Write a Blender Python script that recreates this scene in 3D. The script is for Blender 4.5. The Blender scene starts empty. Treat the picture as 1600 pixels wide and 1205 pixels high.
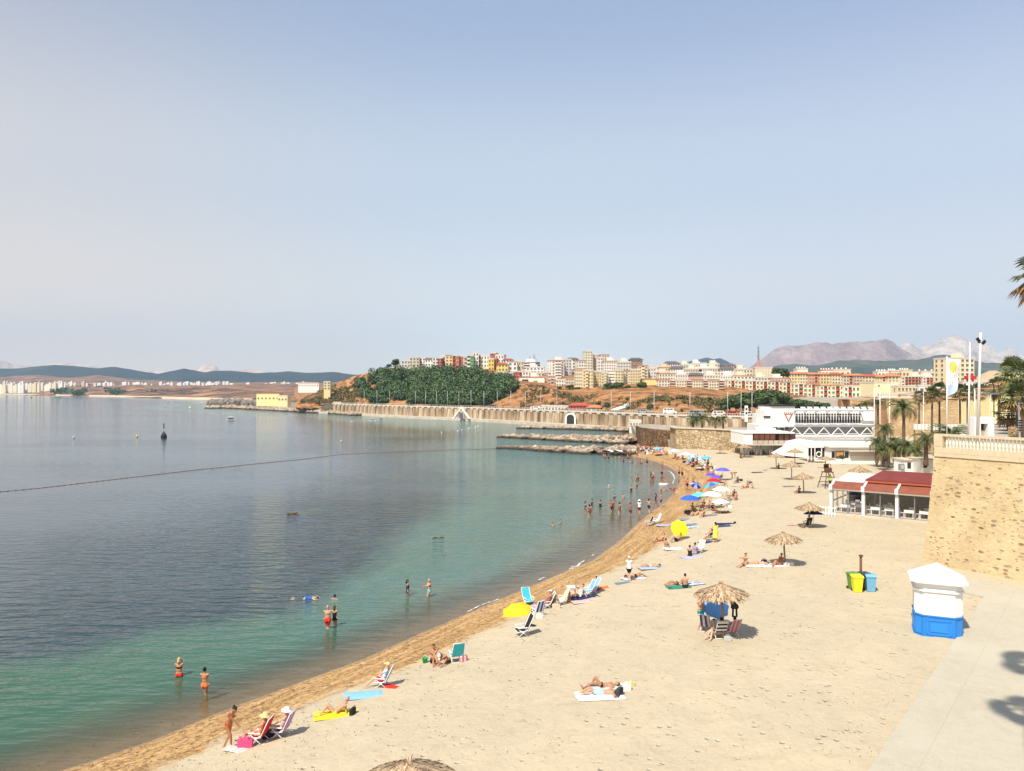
import bpy, bmesh, math, random
import numpy as np
from mathutils import Vector, Matrix, noise as mnoise
R = math.radians
rnd = random.Random(7)
sc = bpy.context.scene
C = sc.collection
# ------------------------------------------------------------------ camera
F, HY, CX, CZ = 1180.0, 609.0, 800.0, 14.0
cam = bpy.data.cameras.new('camera'); camo = bpy.data.objects.new('camera', cam); C.objects.link(camo)
camo.location = (0, 0, CZ); camo.rotation_euler = (R(90), 0, 0)
cam.sensor_width = 36; cam.lens = F/1600*36; cam.shift_y = (HY-602.5)/1600
cam.clip_start = 0.5; cam.clip_end = 40000
sc.camera = camo
# ------------------------------------------------------------------ sun, sky, exposure
SD = Vector((0.40, 0.62, -1)).normalized()          # direction the light travels
EL = math.asin(-SD.z); AZ = math.atan2(-SD.x, -SD.y)   # sun azimuth from +Y towards +X
sun = bpy.data.lights.new('sun', 'SUN'); sun.energy = 4.3; sun.angle = R(0.55); sun.color = (1, 0.93, 0.82)
suno = bpy.data.objects.new('sun', sun); C.objects.link(suno); suno.location = (0, 0, 400)
suno.rotation_euler = SD.to_track_quat('-Z', 'Y').to_euler()
w = bpy.data.worlds.new('World'); sc.world = w; w.use_nodes = True
nt = w.node_tree; nt.nodes.clear()
sky = nt.nodes.new('ShaderNodeTexSky'); sky.sky_type = 'NISHITA'; sky.sun_disc = False
sky.sun_elevation = EL; sky.sun_rotation = AZ; sky.altitude = 10
sky.air_density = 1.0; sky.dust_density = 4.0; sky.ozone_density = 2.0
hs = nt.nodes.new('ShaderNodeHueSaturation'); hs.inputs['Saturation'].default_value = 0.42; hs.inputs['Value'].default_value = 1.0
mx = nt.nodes.new('ShaderNodeMix'); mx.data_type = 'RGBA'; mx.blend_type = 'MIX'; mx.inputs['Factor'].default_value = 0.82
tcw = nt.nodes.new('ShaderNodeTexCoord'); sxw = nt.nodes.new('ShaderNodeSeparateXYZ'); nt.links.new(tcw.outputs['Generated'], sxw.inputs[0])
def wramp(sock, pts):
    r_ = nt.nodes.new('ShaderNodeValToRGB'); r_.color_ramp.interpolation = 'EASE'; e_ = r_.color_ramp.elements
    while len(e_) < len(pts): e_.new(.5)
    for i_, (p_, c_) in enumerate(pts): e_[i_].position = p_; e_[i_].color = (*c_, 1)
    nt.links.new(sock, r_.inputs[0]); return r_.outputs[0]
hazy = wramp(sxw.outputs[2], [(0.0, (1.22, 1.08, .86)), (0.07, (1.02, .95, .84)), (0.26, (.68, .74, .84)), (0.47, (.385, .480, .695)), (1.0, (.25, .36, .62))])
mr = nt.nodes.new('ShaderNodeMapRange'); nt.links.new(sxw.outputs[0], mr.inputs[0]); mr.inputs[1].default_value = -.65; mr.inputs[2].default_value = .55
tint = wramp(mr.outputs[0], [(0.0, (1.12, .99, .86)), (.5, (.94, 1.01, 1.04)), (1.0, (.93, .98, 1.05))])
mw = nt.nodes.new('ShaderNodeMix'); mw.data_type = 'RGBA'; mw.blend_type = 'MULTIPLY'; mw.inputs['Factor'].default_value = 1
nt.links.new(hazy, mw.inputs['A']); nt.links.new(tint, mw.inputs['B'])
ms_ = nt.nodes.new('ShaderNodeVectorMath'); ms_.operation = 'SCALE'; nt.links.new(mw.outputs['Result'], ms_.inputs[0]); ms_.inputs['Scale'].default_value = 7.2
nt.links.new(ms_.outputs[0], mx.inputs['B'])
bg = nt.nodes.new('ShaderNodeBackground'); bg.inputs['Strength'].default_value = 0.085
out = nt.nodes.new('ShaderNodeOutputWorld')
L = nt.links.new
L(sky.outputs[0], hs.inputs['Color']); L(hs.outputs[0], mx.inputs['A']); L(mx.outputs['Result'], bg.inputs[0]); L(bg.outputs[0], out.inputs[0])
sc.view_settings.view_transform = 'Standard'; sc.view_settings.look = 'None'
sc.view_settings.exposure = 0.72; sc.view_settings.gamma = 1
sc.render.engine = 'CYCLES'
sc.cycles.max_bounces = 6; sc.cycles.transparent_max_bounces = 8; sc.cycles.volume_bounces = 0

# ------------------------------------------------------------------ pixel helpers (photo px -> world)
def W(px, py, z=0.0):
    Y = (CZ-z)*F/(py-HY); return Vector(((px-CX)*Y/F, Y, z))
def A(px, py, Y): return Vector(((px-CX)*Y/F, Y, CZ-(py-HY)*Y/F))

# ------------------------------------------------------------------ materials
MATS = {}
def mat(name, col, rough=0.85, noise=0.0, scale=3.0, bump=0.0, bscale=20.0, col2=None, spec=0.3, metal=0.0, detail=6):
    if name in MATS: return MATS[name]
    m = bpy.data.materials.new(name); m.use_nodes = True; MATS[name] = m
    t = m.node_tree; b = t.nodes['Principled BSDF']; b.inputs['Roughness'].default_value = rough
    b.inputs['Specular IOR Level'].default_value = spec; b.inputs['Metallic'].default_value = metal
    b.inputs['Base Color'].default_value = (*col, 1)
    if noise > 0 or col2:
        tc = t.nodes.new('ShaderNodeTexCoord'); n = t.nodes.new('ShaderNodeTexNoise')
        n.inputs['Scale'].default_value = scale; n.inputs['Detail'].default_value = detail; n.inputs['Roughness'].default_value = 0.65
        t.links.new(tc.outputs['Object'], n.inputs['Vector'])
        r = t.nodes.new('ShaderNodeValToRGB'); r.color_ramp.elements[0].position = 0.35; r.color_ramp.elements[1].position = 0.65
        c2 = col2 if col2 else tuple(c*(1-noise) for c in col)
        r.color_ramp.elements[0].color = (*c2, 1); r.color_ramp.elements[1].color = (*col, 1)
        t.links.new(n.outputs['Fac'], r.inputs[0]); t.links.new(r.outputs[0], b.inputs['Base Color'])
    if bump > 0:
        tc2 = t.nodes.new('ShaderNodeTexCoord'); n2 = t.nodes.new('ShaderNodeTexNoise'); n2.inputs['Scale'].default_value = bscale
        n2.inputs['Detail'].default_value = 4
        t.links.new(tc2.outputs['Object'], n2.inputs['Vector'])
        bp = t.nodes.new('ShaderNodeBump'); bp.inputs['Strength'].default_value = 1.0; bp.inputs['Distance'].default_value = bump
        t.links.new(n2.outputs['Fac'], bp.inputs['Height']); t.links.new(bp.outputs[0], b.inputs['Normal'])
    return m
def plain(col, rough=0.8, spec=0.3):
    return mat('paint_%02x%02x%02x_%d' % (int(col[0]*255), int(col[1]*255), int(col[2]*255), int(rough*100)), col, rough, noise=0.10, scale=2.0, spec=spec)
class G:
    """small node-graph helper"""
    def __init__(s, name):
        s.m = bpy.data.materials.new(name); s.m.use_nodes = True; s.t = s.m.node_tree
        s.b = s.t.nodes['Principled BSDF']; s.out = s.t.nodes['Material Output']
    def n(s, typ, **kw):
        x = s.t.nodes.new(typ)
        for k, v in kw.items():
            if k.startswith('_'): setattr(x, k[1:], v)
            else:
                i = x.inputs[k.replace('__', ' ')] if not k.startswith('i') or not k[1:].isdigit() else x.inputs[int(k[1:])]
                if hasattr(v, 'is_linked') or isinstance(v, bpy.types.NodeSocket): s.t.links.new(v, i)
                else: i.default_value = v
        return x
    def l(s, a, b): s.t.links.new(a, b)
    def math(s, op, a, b=0.0, c=None):
        x = s.t.nodes.new('ShaderNodeMath'); x.operation = op
        for i, v in enumerate((a, b) if c is None else (a, b, c)):
            if isinstance(v, bpy.types.NodeSocket): s.l(v, x.inputs[i])
            else: x.inputs[i].default_value = v
        return x.outputs[0]
    def ramp(s, f, pts, interp='LINEAR'):
        x = s.t.nodes.new('ShaderNodeValToRGB'); x.color_ramp.interpolation = interp
        e = x.color_ramp.elements
        while len(e) < len(pts): e.new(0.5)
        for i, (p, c) in enumerate(pts):
            e[i].position = p; e[i].color = (*c, 1) if len(c) == 3 else c
        s.l(f, x.inputs[0]); return x.outputs[0]
    def mix(s, f, a, b, mode='MIX'):
        x = s.t.nodes.new('ShaderNodeMix'); x.data_type = 'RGBA'; x.blend_type = mode
        for k, v in (('Factor', f), ('A', a), ('B', b)):
            if isinstance(v, bpy.types.NodeSocket): s.l(v, x.inputs[k])
            else: x.inputs[k].default_value = v if k == 'Factor' else (*v, 1)
        return x.outputs['Result']
    def smooth(s, v, a, b):
        x = s.t.nodes.new('ShaderNodeMapRange'); x.interpolation_type = 'SMOOTHSTEP'
        s.l(v, x.inputs[0]); x.inputs[1].default_value = a; x.inputs[2].default_value = b; return x.outputs[0]
    def obj(s, scale=(1, 1, 1), rot=(0, 0, 0)):
        tc = s.t.nodes.new('ShaderNodeTexCoord'); mp = s.t.nodes.new('ShaderNodeMapping')
        s.l(tc.outputs['Object'], mp.inputs[0]); mp.inputs['Scale'].default_value = scale; mp.inputs['Rotation'].default_value = rot
        return mp.outputs[0]
    def noise(s, vec, scale, detail=5, rough=0.6):
        x = s.t.nodes.new('ShaderNodeTexNoise'); s.l(vec, x.inputs['Vector']); x.inputs['Scale'].default_value = scale
        x.inputs['Detail'].default_value = detail; x.inputs['Roughness'].default_value = rough; return x.outputs['Fac']
    def attr(s, name):
        x = s.t.nodes.new('ShaderNodeAttribute'); x.attribute_name = name; return x.outputs['Fac']
    def bump(s, h, dist, strength=1.0, normal=None):
        x = s.t.nodes.new('ShaderNodeBump'); s.l(h, x.inputs['Height']); x.inputs['Distance'].default_value = dist
        if isinstance(strength, bpy.types.NodeSocket): s.l(strength, x.inputs['Strength'])
        else: x.inputs['Strength'].default_value = strength
        if normal: s.l(normal, x.inputs['Normal'])
        return x.outputs[0]

# ------------------------------------------------------------------ mesh helpers
class MB:
    def __init__(s): s.v = []; s.f = []; s.m = []; s.s = []
    def add(s, vs, fs, mi=0, sm=False):
        o = len(s.v); s.v.extend([tuple(v) for v in vs])
        for f in fs: s.f.append(tuple(i+o for i in f)); s.m.append(mi); s.s.append(sm)
        return s
    def box(s, c, d, rz=0.0, mi=0, M=None):
        x, y, z = d[0]/2, d[1]/2, d[2]/2; ca, sa = math.cos(rz), math.sin(rz); vs = []
        for X, Y, Z in ((-x,-y,-z),(x,-y,-z),(x,y,-z),(-x,y,-z),(-x,-y,z),(x,-y,z),(x,y,z),(-x,y,z)):
            p = Vector((X*ca-Y*sa+c[0], X*sa+Y*ca+c[1], Z+c[2]))
            vs.append(M @ p if M else p)
        return s.add(vs, [(3,2,1,0),(4,5,6,7),(0,1,5,4),(1,2,6,5),(2,3,7,6),(3,0,4,7)], mi)
    def tube(s, pts, rad, n=8, mi=0, sm=True, cap=True):
        pts = [Vector(p) for p in pts]; k = len(pts)
        if not hasattr(rad, '__len__'): rad = [rad]*k
        vs = []; up = Vector((0, 0, 1))
        for i, p in enumerate(pts):
            t = (pts[min(i+1, k-1)]-pts[max(i-1, 0)]).normalized()
            a = t.cross(up)
            if a.length < 1e-3: a = t.cross(Vector((1, 0, 0)))
            a.normalize(); b = a.cross(t).normalized()
            for j in range(n):
                g = 2*math.pi*j/n; vs.append(p+(a*math.cos(g)+b*math.sin(g))*rad[i])
        fs = [(i*n+j, i*n+(j+1) % n, (i+1)*n+(j+1) % n, (i+1)*n+j) for i in range(k-1) for j in range(n)]
        if cap: fs += [tuple(range(n))[::-1], tuple((k-1)*n+j for j in range(n))]
        return s.add(vs, fs, mi, sm)
    def lathe(s, prof, n=16, c=(0, 0, 0), mi=0, sm=True, wob=0.0):
        vs = []; fs = []; k = len(prof)
        for r, z in prof:
            for j in range(n):
                g = 2*math.pi*j/n; q = r*(1+wob*rnd.uniform(-1, 1))
                vs.append((c[0]+q*math.cos(g), c[1]+q*math.sin(g), c[2]+z))
        for i in range(k-1):
            for j in range(n): fs.append((i*n+j, i*n+(j+1) % n, (i+1)*n+(j+1) % n, (i+1)*n+j))
        return s.add(vs, fs, mi, sm)
    def ell(s, c, r, n=10, mi=0, M=None):
        vs = []; m = n//2+1
        for i in range(m+1):
            th = math.pi*i/m
            for j in range(n):
                ph = 2*math.pi*j/n
                p = Vector((r[0]*math.sin(th)*math.cos(ph), r[1]*math.sin(th)*math.sin(ph), r[2]*math.cos(th)))
                vs.append(Vector(c)+(M @ p if M else p))
        fs = [(i*n+j, (i+1)*n+j, (i+1)*n+(j+1) % n, i*n+(j+1) % n) for i in range(m) for j in range(n)]
        return s.add(vs, fs, mi, True)
    def prism(s, poly, z0, z1, mi=0):
        n = len(poly); vs = [(x, y, z0) for x, y in poly]+[(x, y, z1) for x, y in poly]
        return s.add(vs, [tuple(range(n))[::-1], tuple(range(n, 2*n))]+[(i, (i+1) % n, n+(i+1) % n, n+i) for i in range(n)], mi)
    def mesh(s, name, mats):
        me = bpy.data.meshes.new(name); me.from_pydata(s.v, [], s.f)
        for m in (mats if isinstance(mats, (list, tuple)) else [mats]): me.materials.append(m)
        me.polygons.foreach_set('material_index', s.m); me.polygons.foreach_set('use_smooth', s.s); me.update(); return me
    def build(s, name, mats, parent=None, loc=None):
        return link(name, s.mesh(name, mats), parent, loc)
def link(name, me, parent=None, loc=None, rz=None):
    o = bpy.data.objects.new(name, me); C.objects.link(o)
    if parent: o.parent = parent
    if loc is not None: o.location = loc
    if rz is not None: o.rotation_euler = (0, 0, rz)
    return o
def tag(o, label=None, cat=None, group=None, kind=None):
    for k, v in (('label', label), ('category', cat), ('group', group), ('kind', kind)):
        if v: o[k] = v
    return o
def thing(name, label, cat, loc=(0, 0, 0), rz=0.0, group=None):
    o = bpy.data.objects.new(name, None); C.objects.link(o); o.location = loc; o.rotation_euler = (0, 0, rz)
    o.empty_display_size = 0.3
    return tag(o, label, cat, group)
def kids(o):
    return [c for c in C.objects if c.parent == o]
PROTO = {}
def dup(src, tree, loc, rz=0.0, label=None, cat=None, group=None, sub=None, scale=None):
    """copy a thing with its parts; tree = [(child,[grandchildren])]"""
    r = src.copy(); C.objects.link(r); r.location = loc; r.rotation_euler = (0, 0, rz)
    if scale: r.scale = (scale, scale, scale)
    for k, v in (('label', label), ('category', cat), ('group', group)):
        if v: r[k] = v
        elif k == 'group' and k in r: del r[k]
    kidsout = []
    for c, gs in tree:
        n = c.copy(); C.objects.link(n); n.parent = r; kidsout.append(n)
        for g in gs:
            h = g.copy(); C.objects.link(h); h.parent = n
    return r, kidsout
def setmat(o, m, slot=0):
    o.material_slots[slot].link = 'OBJECT'; o.material_slots[slot].material = m
def grid_mesh(name, V, nx, ny, mats, smooth=True):
    me = bpy.data.meshes.new(name)
    i, j = np.meshgrid(np.arange(ny-1), np.arange(nx-1), indexing='ij'); a = (i*nx+j).ravel()
    fs = np.stack([a, a+1, a+1+nx, a+nx], 1)
    me.vertices.add(len(V)); me.vertices.foreach_set('co', V.astype(np.float32).ravel())
    me.loops.add(fs.size); me.loops.foreach_set('vertex_index', fs.ravel().astype(np.int32))
    me.polygons.add(len(fs)); me.polygons.foreach_set('loop_start', np.arange(0, fs.size, 4, dtype=np.int32))
    me.polygons.foreach_set('use_smooth', np.full(len(fs), smooth))
    me.materials.append(mats); me.update(calc_edges=True); me.validate(); return me
def vattr(me, name, vals):
    a = me.attributes.new(name, 'FLOAT', 'POINT'); a.data.foreach_set('value', np.asarray(vals, np.float32))
def fbm(x, y, s=1.0, oct=4, seed=0.0):
    r = 0; a = 1; t = 0
    for k in range(oct):
        r += a*mnoise.noise(Vector((x*s+seed, y*s-seed, seed*1.7))); t += a; a *= 0.5; s *= 2.03
    return r/t
# ------------------------------------------------------------------ shoreline (world, z=0)
SHpx = [(109,1201),(240,1157),(336,1116),(400,1092),(480,1062),(560,1033),(640,998),(740,954),(820,920),(890,890),(926,876),(950,858),(972,842),
 (996,818),(1020,798),(1040,785),(1055,768),(1063,752),(1058,738),(1040,727),(1012,718),(985,712.5),(1004,705),(996,697),(990,688),(984,679),(990,674),(960,671.5),
 (900,667.5),(820,663),(740,656.5),(620,650),(540,646),(480,645.5),(400,641.5),(330,638),(322,635.5),(345,632),(400,628),(330,626),(200,621.5),(0,617),(-400,613.5)]
SH = [(-60., -25.), (-40., 5.)]+[tuple(W(*p)[:2]) for p in SHpx]
POLY = SH+[(-9000., 12000.), (16000., 12000.), (16000., -60.), (-60., -60.)]
def shore_d(P):
    """signed distance to shoreline, + = land"""
    S = np.array(SH); d = np.full(len(P), 1e9)
    for a, b in zip(S[:-1], S[1:]):
        ab = b-a; t = np.clip(((P-a)@ab)/(ab@ab), 0, 1); q = a+t[:, None]*ab
        d = np.minimum(d, np.hypot(*(P-q).T))
    Q = np.array(POLY); ins = np.zeros(len(P), bool); j = len(Q)-1
    for i in range(len(Q)):
        yi, yj = Q[i][1], Q[j][1]
        if yi != yj:
            c = ((yi > P[:, 1]) != (yj > P[:, 1])) & (P[:, 0] < (Q[j][0]-Q[i][0])*(P[:, 1]-yi)/(yj-yi)+Q[i][0]); ins ^= c
        j = i
    return np.where(ins, d, -d)
def bz(d):
    d = np.asarray(d, float)
    z = np.where(d > 0, 1.5*np.tanh(d/8.5), np.maximum(0.13*d, -1.6+0.05*(d+12)))
    return np.maximum(z, -6)
def gnd(px, py):
    """beach point seen at photo pixel"""
    z = 1.3
    for _ in range(12):
        p = W(px, py, z); z = 0.5*z+0.5*max(float(bz(shore_d(np.array([[p.x, p.y]])))[0]), 0.0)
    return W(px, py, z)
def bh(x, y): return float(bz(shore_d(np.array([[x, y]])))[0])

# ------------------------------------------------------------------ sand material
g = G('beach sand'); o = g.obj(); sd = g.attr('sd')
n1 = g.noise(o, 0.35, 4); n2 = g.noise(o, 3.0, 6, 0.7); n3 = g.noise(o, 26.0, 4, 0.7)
dry = g.mix(g.smooth(n1, .3, .7), (0.505, 0.420, 0.283), (0.465, 0.390, 0.268))
grain = g.ramp(n3, [(0.30, (0.72, 0.70, 0.68)), (0.45, (1, 1, 1))])
dry = g.mix(0.8, dry, grain, 'MULTIPLY')
dry = g.mix(.45, dry, g.ramp(g.noise(o, 1.7, 5, .7), [(.34, (.80, .77, .73)), (.5, (1, 1, 1))]), 'MULTIPLY')
specks = g.ramp(g.noise(o, 7.0, 3, 0.5), [(0.24, (0.45, 0.38, 0.30)), (0.31, (1, 1, 1))])
dry = g.mix(0.75, dry, specks, 'MULTIPLY')
# coarse damp sand with streaks that follow the shoreline
al = g.attr('al')
cb = g.t.nodes.new('ShaderNodeCombineXYZ'); g.l(g.math('MULTIPLY', sd, 2.2), cb.inputs[0]); g.l(g.math('MULTIPLY', al, 0.12), cb.inputs[1])
st = g.noise(cb.outputs[0], 1.0, 6, 0.72)
damp = g.ramp(st, [(0.28, (0.22, 0.13, 0.055)), (0.5, (0.43, 0.265, 0.115)), (0.72, (0.60, 0.42, 0.22))])
damp = g.mix(0.9, damp, g.ramp(g.noise(o, 4.5, 6, 0.75), [(0.38, (0.30, 0.24, 0.18)), (0.53, (1.08, 1.06, 1.0))]), 'MULTIPLY')
sdn = g.math('ADD', sd, g.math('MULTIPLY', g.math('SUBTRACT', g.noise(o, 0.6, 5, .65), 0.5), 4.0))
wid = g.attr('wid')
col = g.mix(g.smooth(g.math('SUBTRACT', sdn, wid), -0.5, 0.6), damp, dry)
wet = g.mix(g.smooth(g.noise(o, 0.9, 4), .35, .65), (0.20, 0.135, 0.075), (0.25, 0.17, 0.10))
sdm = g.math('ADD', sd, g.math('MULTIPLY', g.math('SUBTRACT', g.noise(o, 0.8, 4), 0.5), 0.6))
col = g.mix(g.smooth(sdm, -0.25, 0.35), wet, col)
sea = g.mix(g.smooth(g.noise(o, 0.22, 5, .6), .42, .58), (0.05, 0.10, 0.075), (0.16, 0.24, 0.16))
col = g.mix(g.smooth(g.math('MULTIPLY', sd, -1.0), 1.5, 9), col, sea)
g.l(col, g.b.inputs['Base Color'])
g.l(g.math('ADD', 0.35, g.math('MULTIPLY', g.smooth(sdm, 0.0, 0.9), 0.6)), g.b.inputs['Roughness'])
g.b.inputs['Specular IOR Level'].default_value = 0.25
hh = g.math('ADD', g.math('MULTIPLY', n2, 0.08), g.math('MULTIPLY', g.noise(o, 1.1, 3), 0.10))
hh = g.math('ADD', hh, g.math('MULTIPLY', n3, 0.016))
hh = g.math('ADD', hh, g.math('MULTIPLY', st, 0.14))
vd = g.n('ShaderNodeTexVoronoi'); vd.inputs['Scale'].default_value = 2.1; g.l(g.obj((1, 1, 1)), vd.inputs['Vector'])
prints = g.math('MULTIPLY', g.math('SUBTRACT', 1.0, g.smooth(vd.outputs['Distance'], 0.05, 0.26)), g.smooth(g.noise(o, 0.5, 3), .44, .6))
hh = g.math('SUBTRACT', hh, g.math('MULTIPLY', prints, 0.15))
g.l(g.bump(hh, 1.0, 0.75), g.b.inputs['Normal'])
M_SAND = g.m
# ------------------------------------------------------------------ beach + sea bed (one sheet)
def polar(pxs, Ys):
    PX, YY = np.meshgrid(pxs, Ys); X = (PX-CX)*YY/F; return X.ravel(), YY.ravel(), PX.ravel()
pxs = np.arange(-420, 2300, 7.); Ys = np.geomspace(9, 330, 300)
X, Y, PX = polar(pxs, Ys)
d = shore_d(np.stack([X, Y], 1)); Z = bz(d)
bump = np.array([fbm(x, y, 0.35, 3, 3.1) for x, y in zip(X, Y)]); Z = Z+bump*0.10*np.clip(d/6, 0, 1)
me = grid_mesh('beach', np.stack([X, Y, Z], 1), len(pxs), len(Ys), M_SAND)
vattr(me, 'sd', d); vattr(me, 'al', X*0.6+Y*0.8); vattr(me, 'wid', np.interp(Y, [20, 28, 34, 45, 60, 80, 110, 150], [3.4, 3.6, 3.6, 4.2, 4.2, 5.0, 6.0, 5.0]))
tag(link('beach', me), kind='structure')
# ------------------------------------------------------------------ sea
g = G('sea water'); o = g.obj(); sd = g.attr('sd')
cm = g.t.nodes.new('ShaderNodeCameraData')
far = g.math('MULTIPLY', sd, -1.0)
geo = g.t.nodes.new('ShaderNodeNewGeometry'); sp = g.t.nodes.new('ShaderNodeSeparateXYZ'); g.l(geo.outputs['Position'], sp.inputs[0])
big = g.noise(g.obj((1, 0.55, 1), (0, 0, R(25))), 0.045, 4, .6)
w0 = g.math('ADD', far, g.math('MULTIPLY', g.math('SUBTRACT', big, 0.5), 22.0))
wt = g.attr('teal')
c_sh = (0.11, 0.115, 0.055); c_gr = (0.034, 0.098, 0.052); c_te = (0.080, 0.160, 0.130); c_dk = (0.018, 0.042, 0.047); c_far = (0.07, 0.085, 0.095)
col = g.mix(g.smooth(w0, 2.0, 7.5), c_sh, g.mix(g.attr('bay'), c_gr, c_te))
patch = g.smooth(g.noise(g.obj((1, .6, 1)), 0.07, 4, .6), .60, .70)
dk = g.mix(g.math('MULTIPLY', patch, 0.55), c_dk, c_gr)
col = g.mix(g.smooth(g.math('DIVIDE', w0, wt), 0.85, 1.25), col, dk)
g.l(col, g.b.inputs['Base Color']); 
g.b.inputs['Roughness'].default_value = 0.09; g.b.inputs['IOR'].default_value = 1.42; g.b.inputs['Specular IOR Level'].default_value = 0.5
v1 = g.obj((0.55, 1.5, 1), (0, 0, R(8))); v2 = g.obj((0.6, 1.6, 1), (0, 0, R(-22)))
wv = g.math('ADD', g.math('MULTIPLY', g.noise(v1, 0.85, 3, .5), 0.50), g.math('MULTIPLY', g.noise(v2, 2.3, 2, .5), 0.10))
wv = g.math('ADD', wv, g.math('MULTIPLY', g.noise(o, 0.12, 2), 0.35))
amp = g.math('ADD', 0.25, g.math('MULTIPLY', g.smooth(far, 0.5, 14), 0.75))
calm = g.ramp(g.noise(g.obj((0.35, 1.0, 1)), 0.02, 3), [(0.42, (0.55,)*3), (0.6, (1, 1, 1))])
amp = g.math('MULTIPLY', g.math('MULTIPLY', amp, calm), g.math('SUBTRACT', 1.0, g.math('MULTIPLY', g.smooth(far, 12, 62), .84)))
g.l(g.bump(g.math('MULTIPLY', wv, amp), 1.0, 1.0), g.b.inputs['Normal'])
# clear shallows: diffuse body thins out to nothing at the water's edge
tr = g.n('ShaderNodeBsdfTransparent'); tr.inputs[0].default_value = (0.93, 0.97, 0.93, 1)
gl = g.n('ShaderNodeBsdfGlossy'); gl.inputs['Roughness'].default_value = 0.06; g.l(g.b.inputs['Normal'].links[0].from_socket, gl.inputs['Normal'])
fr = g.n('ShaderNodeFresnel'); fr.inputs['IOR'].default_value = 1.33; g.l(g.b.inputs['Normal'].links[0].from_socket, fr.inputs['Normal'])
ms = g.n('ShaderNodeMixShader'); g.l(fr.outputs[0], ms.inputs[0]); g.l(tr.outputs[0], ms.inputs[1]); g.l(gl.outputs[0], ms.inputs[2])
m2 = g.n('ShaderNodeMixShader'); g.l(g.math('ADD', 0.06, g.math('MULTIPLY', g.smooth(far, 0.0, 5.5), 0.86)), m2.inputs[0]); g.l(ms.outputs[0], m2.inputs[1]); g.l(g.b.outputs[0], m2.inputs[2])
g.l(m2.outputs[0], g.out.inputs['Surface'])
M_SEA = g.m
pxs = np.concatenate([[-14000, -6000, -3000, -1500, -800], np.arange(-500, 1500, 9.), [1700, 2300, 4000]]); Ys = np.concatenate([[-40, -10], np.geomspace(6, 600, 230), np.geomspace(640, 14000, 30)])
X, Y, PX = polar(pxs, np.abs(Ys)+0.0); Y = np.repeat(Ys, len(pxs)); X = np.where(Y < 6, (PX-CX)*6/F, X)
d = shore_d(np.stack([X, Y], 1))
me = grid_mesh('sea', np.stack([X, Y, 0*X], 1), len(pxs), len(Ys), M_SEA)
vattr(me, 'sd', d)
vattr(me, 'teal', np.interp(Y, [20, 30, 45, 60, 75, 95, 130, 180, 260, 400], [17, 15, 12, 12, 17, 24, 36, 44, 50, 45]))
vattr(me, 'bay', np.interp(Y, [35, 55, 80, 300], [0, .75, 1, 1]))
tag(link('sea', me), kind='structure')

# ------------------------------------------------------------------ lofted land
def loft(name, rows, x0, x1, nx, ns, mt, amp=1.0, sc_=0.02, seed=1.0, kind='structure', edge=True, ampfix=None):
    """rows: near->far, each a list of (px, py, Y) breakpoints; real 3-D land lofted between them"""
    pxs = np.linspace(x0, x1, nx); L3 = []
    for r in rows:
        a = np.array(r, float); L3.append(np.stack([np.interp(pxs, a[:, 0], a[:, 1]), np.interp(pxs, a[:, 0], a[:, 2])], 1))
    V = []
    tot = (len(rows)-1)*ns
    for k in range(tot+1):
        i = min(k//ns, len(rows)-2); t = (k-i*ns)/ns
        Ya = L3[i][:, 1]; Yb = L3[i+1][:, 1]; za = CZ-(L3[i][:, 0]-HY)*Ya/F; zb = CZ-(L3[i+1][:, 0]-HY)*Yb/F
        Yk = Ya*(1-t)+Yb*t; zk = za*(1-t)+zb*t; Xk = (pxs-CX)*Yk/F
        fa = 0.15 if (k == 0) else 1.0
        for x, y, z in zip(Xk, Yk, zk):
            V.append((x, y, z+fa*amp*fbm(x, y, sc_, 5, seed)))
    me = grid_mesh(name, np.array(V), nx, tot+1, mt)
    o = link(name, me); tag(o, kind=kind); return o
def soil(name, cols, s, s2, bumpd, streak=(1, 1, 1)):
    g = G(name); o = g.obj(streak); n = g.noise(o, s, 7, .68); c = g.ramp(n, cols)
    c = g.mix(0.7, c, g.ramp(g.noise(o, s2, 4, .7), [(0.35, (.5, .5, .5)), (0.6, (1, 1, 1))]), 'MULTIPLY')
    g.l(c, g.b.inputs['Base Color']); g.b.inputs['Roughness'].default_value = 0.95; g.b.inputs['Specular IOR Level'].default_value = 0.1
    if bumpd: g.l(g.bump(g.noise(o, s*2, 6, .7), bumpd, 1.0), g.b.inputs['Normal'])
    return g.m
M_SOIL = soil('orange scrub slope', [(0.30, (0.07, 0.06, 0.028)), (0.43, (0.19, 0.11, 0.055)), (0.52, (0.46, 0.215, 0.085)), (0.62, (0.56, 0.30, 0.13)), (0.75, (0.50, 0.38, 0.22))], 0.20, 1.2, 1.6)
M_BLUE = soil('wooded hill', [(0.35, (0.010, 0.022, 0.018)), (0.55, (0.022, 0.036, 0.026)), (0.68, (0.05, 0.055, 0.04)), (0.75, (0.22, 0.19, 0.14))], 0.0022, 0.02, 14)
M_PALE = soil('limestone mountain', [(0.35, (0.36, 0.28, 0.21)), (0.5, (0.58, 0.46, 0.35)), (0.7, (0.74, 0.62, 0.50))], 0.004, 0.012, 60, (1, .35, 1.5))
M_MAUVE = soil('bare mauve mountain', [(0.35, (0.22, 0.145, 0.125)), (0.5, (0.31, 0.21, 0.18)), (0.68, (0.42, 0.31, 0.26))], 0.004, 0.014, 40, (1, .4, 1.5))
M_FAR = soil('dry far shore', [(0.34, (0.035, 0.04, 0.03)), (0.45, (0.13, 0.08, 0.055)), (0.55, (0.34, 0.18, 0.095)), (0.72, (0.50, 0.34, 0.20))], 0.016, 0.09, 6, (1, 1.2, 2))
M_GREEN = soil('dark green foothill', [(0.35, (0.028, 0.045, 0.022)), (0.5, (0.05, 0.07, 0.035)), (0.66, (0.10, 0.10, 0.055)), (0.75, (0.2, 0.16, 0.10))], 0.004, 0.04, 10)
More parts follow.
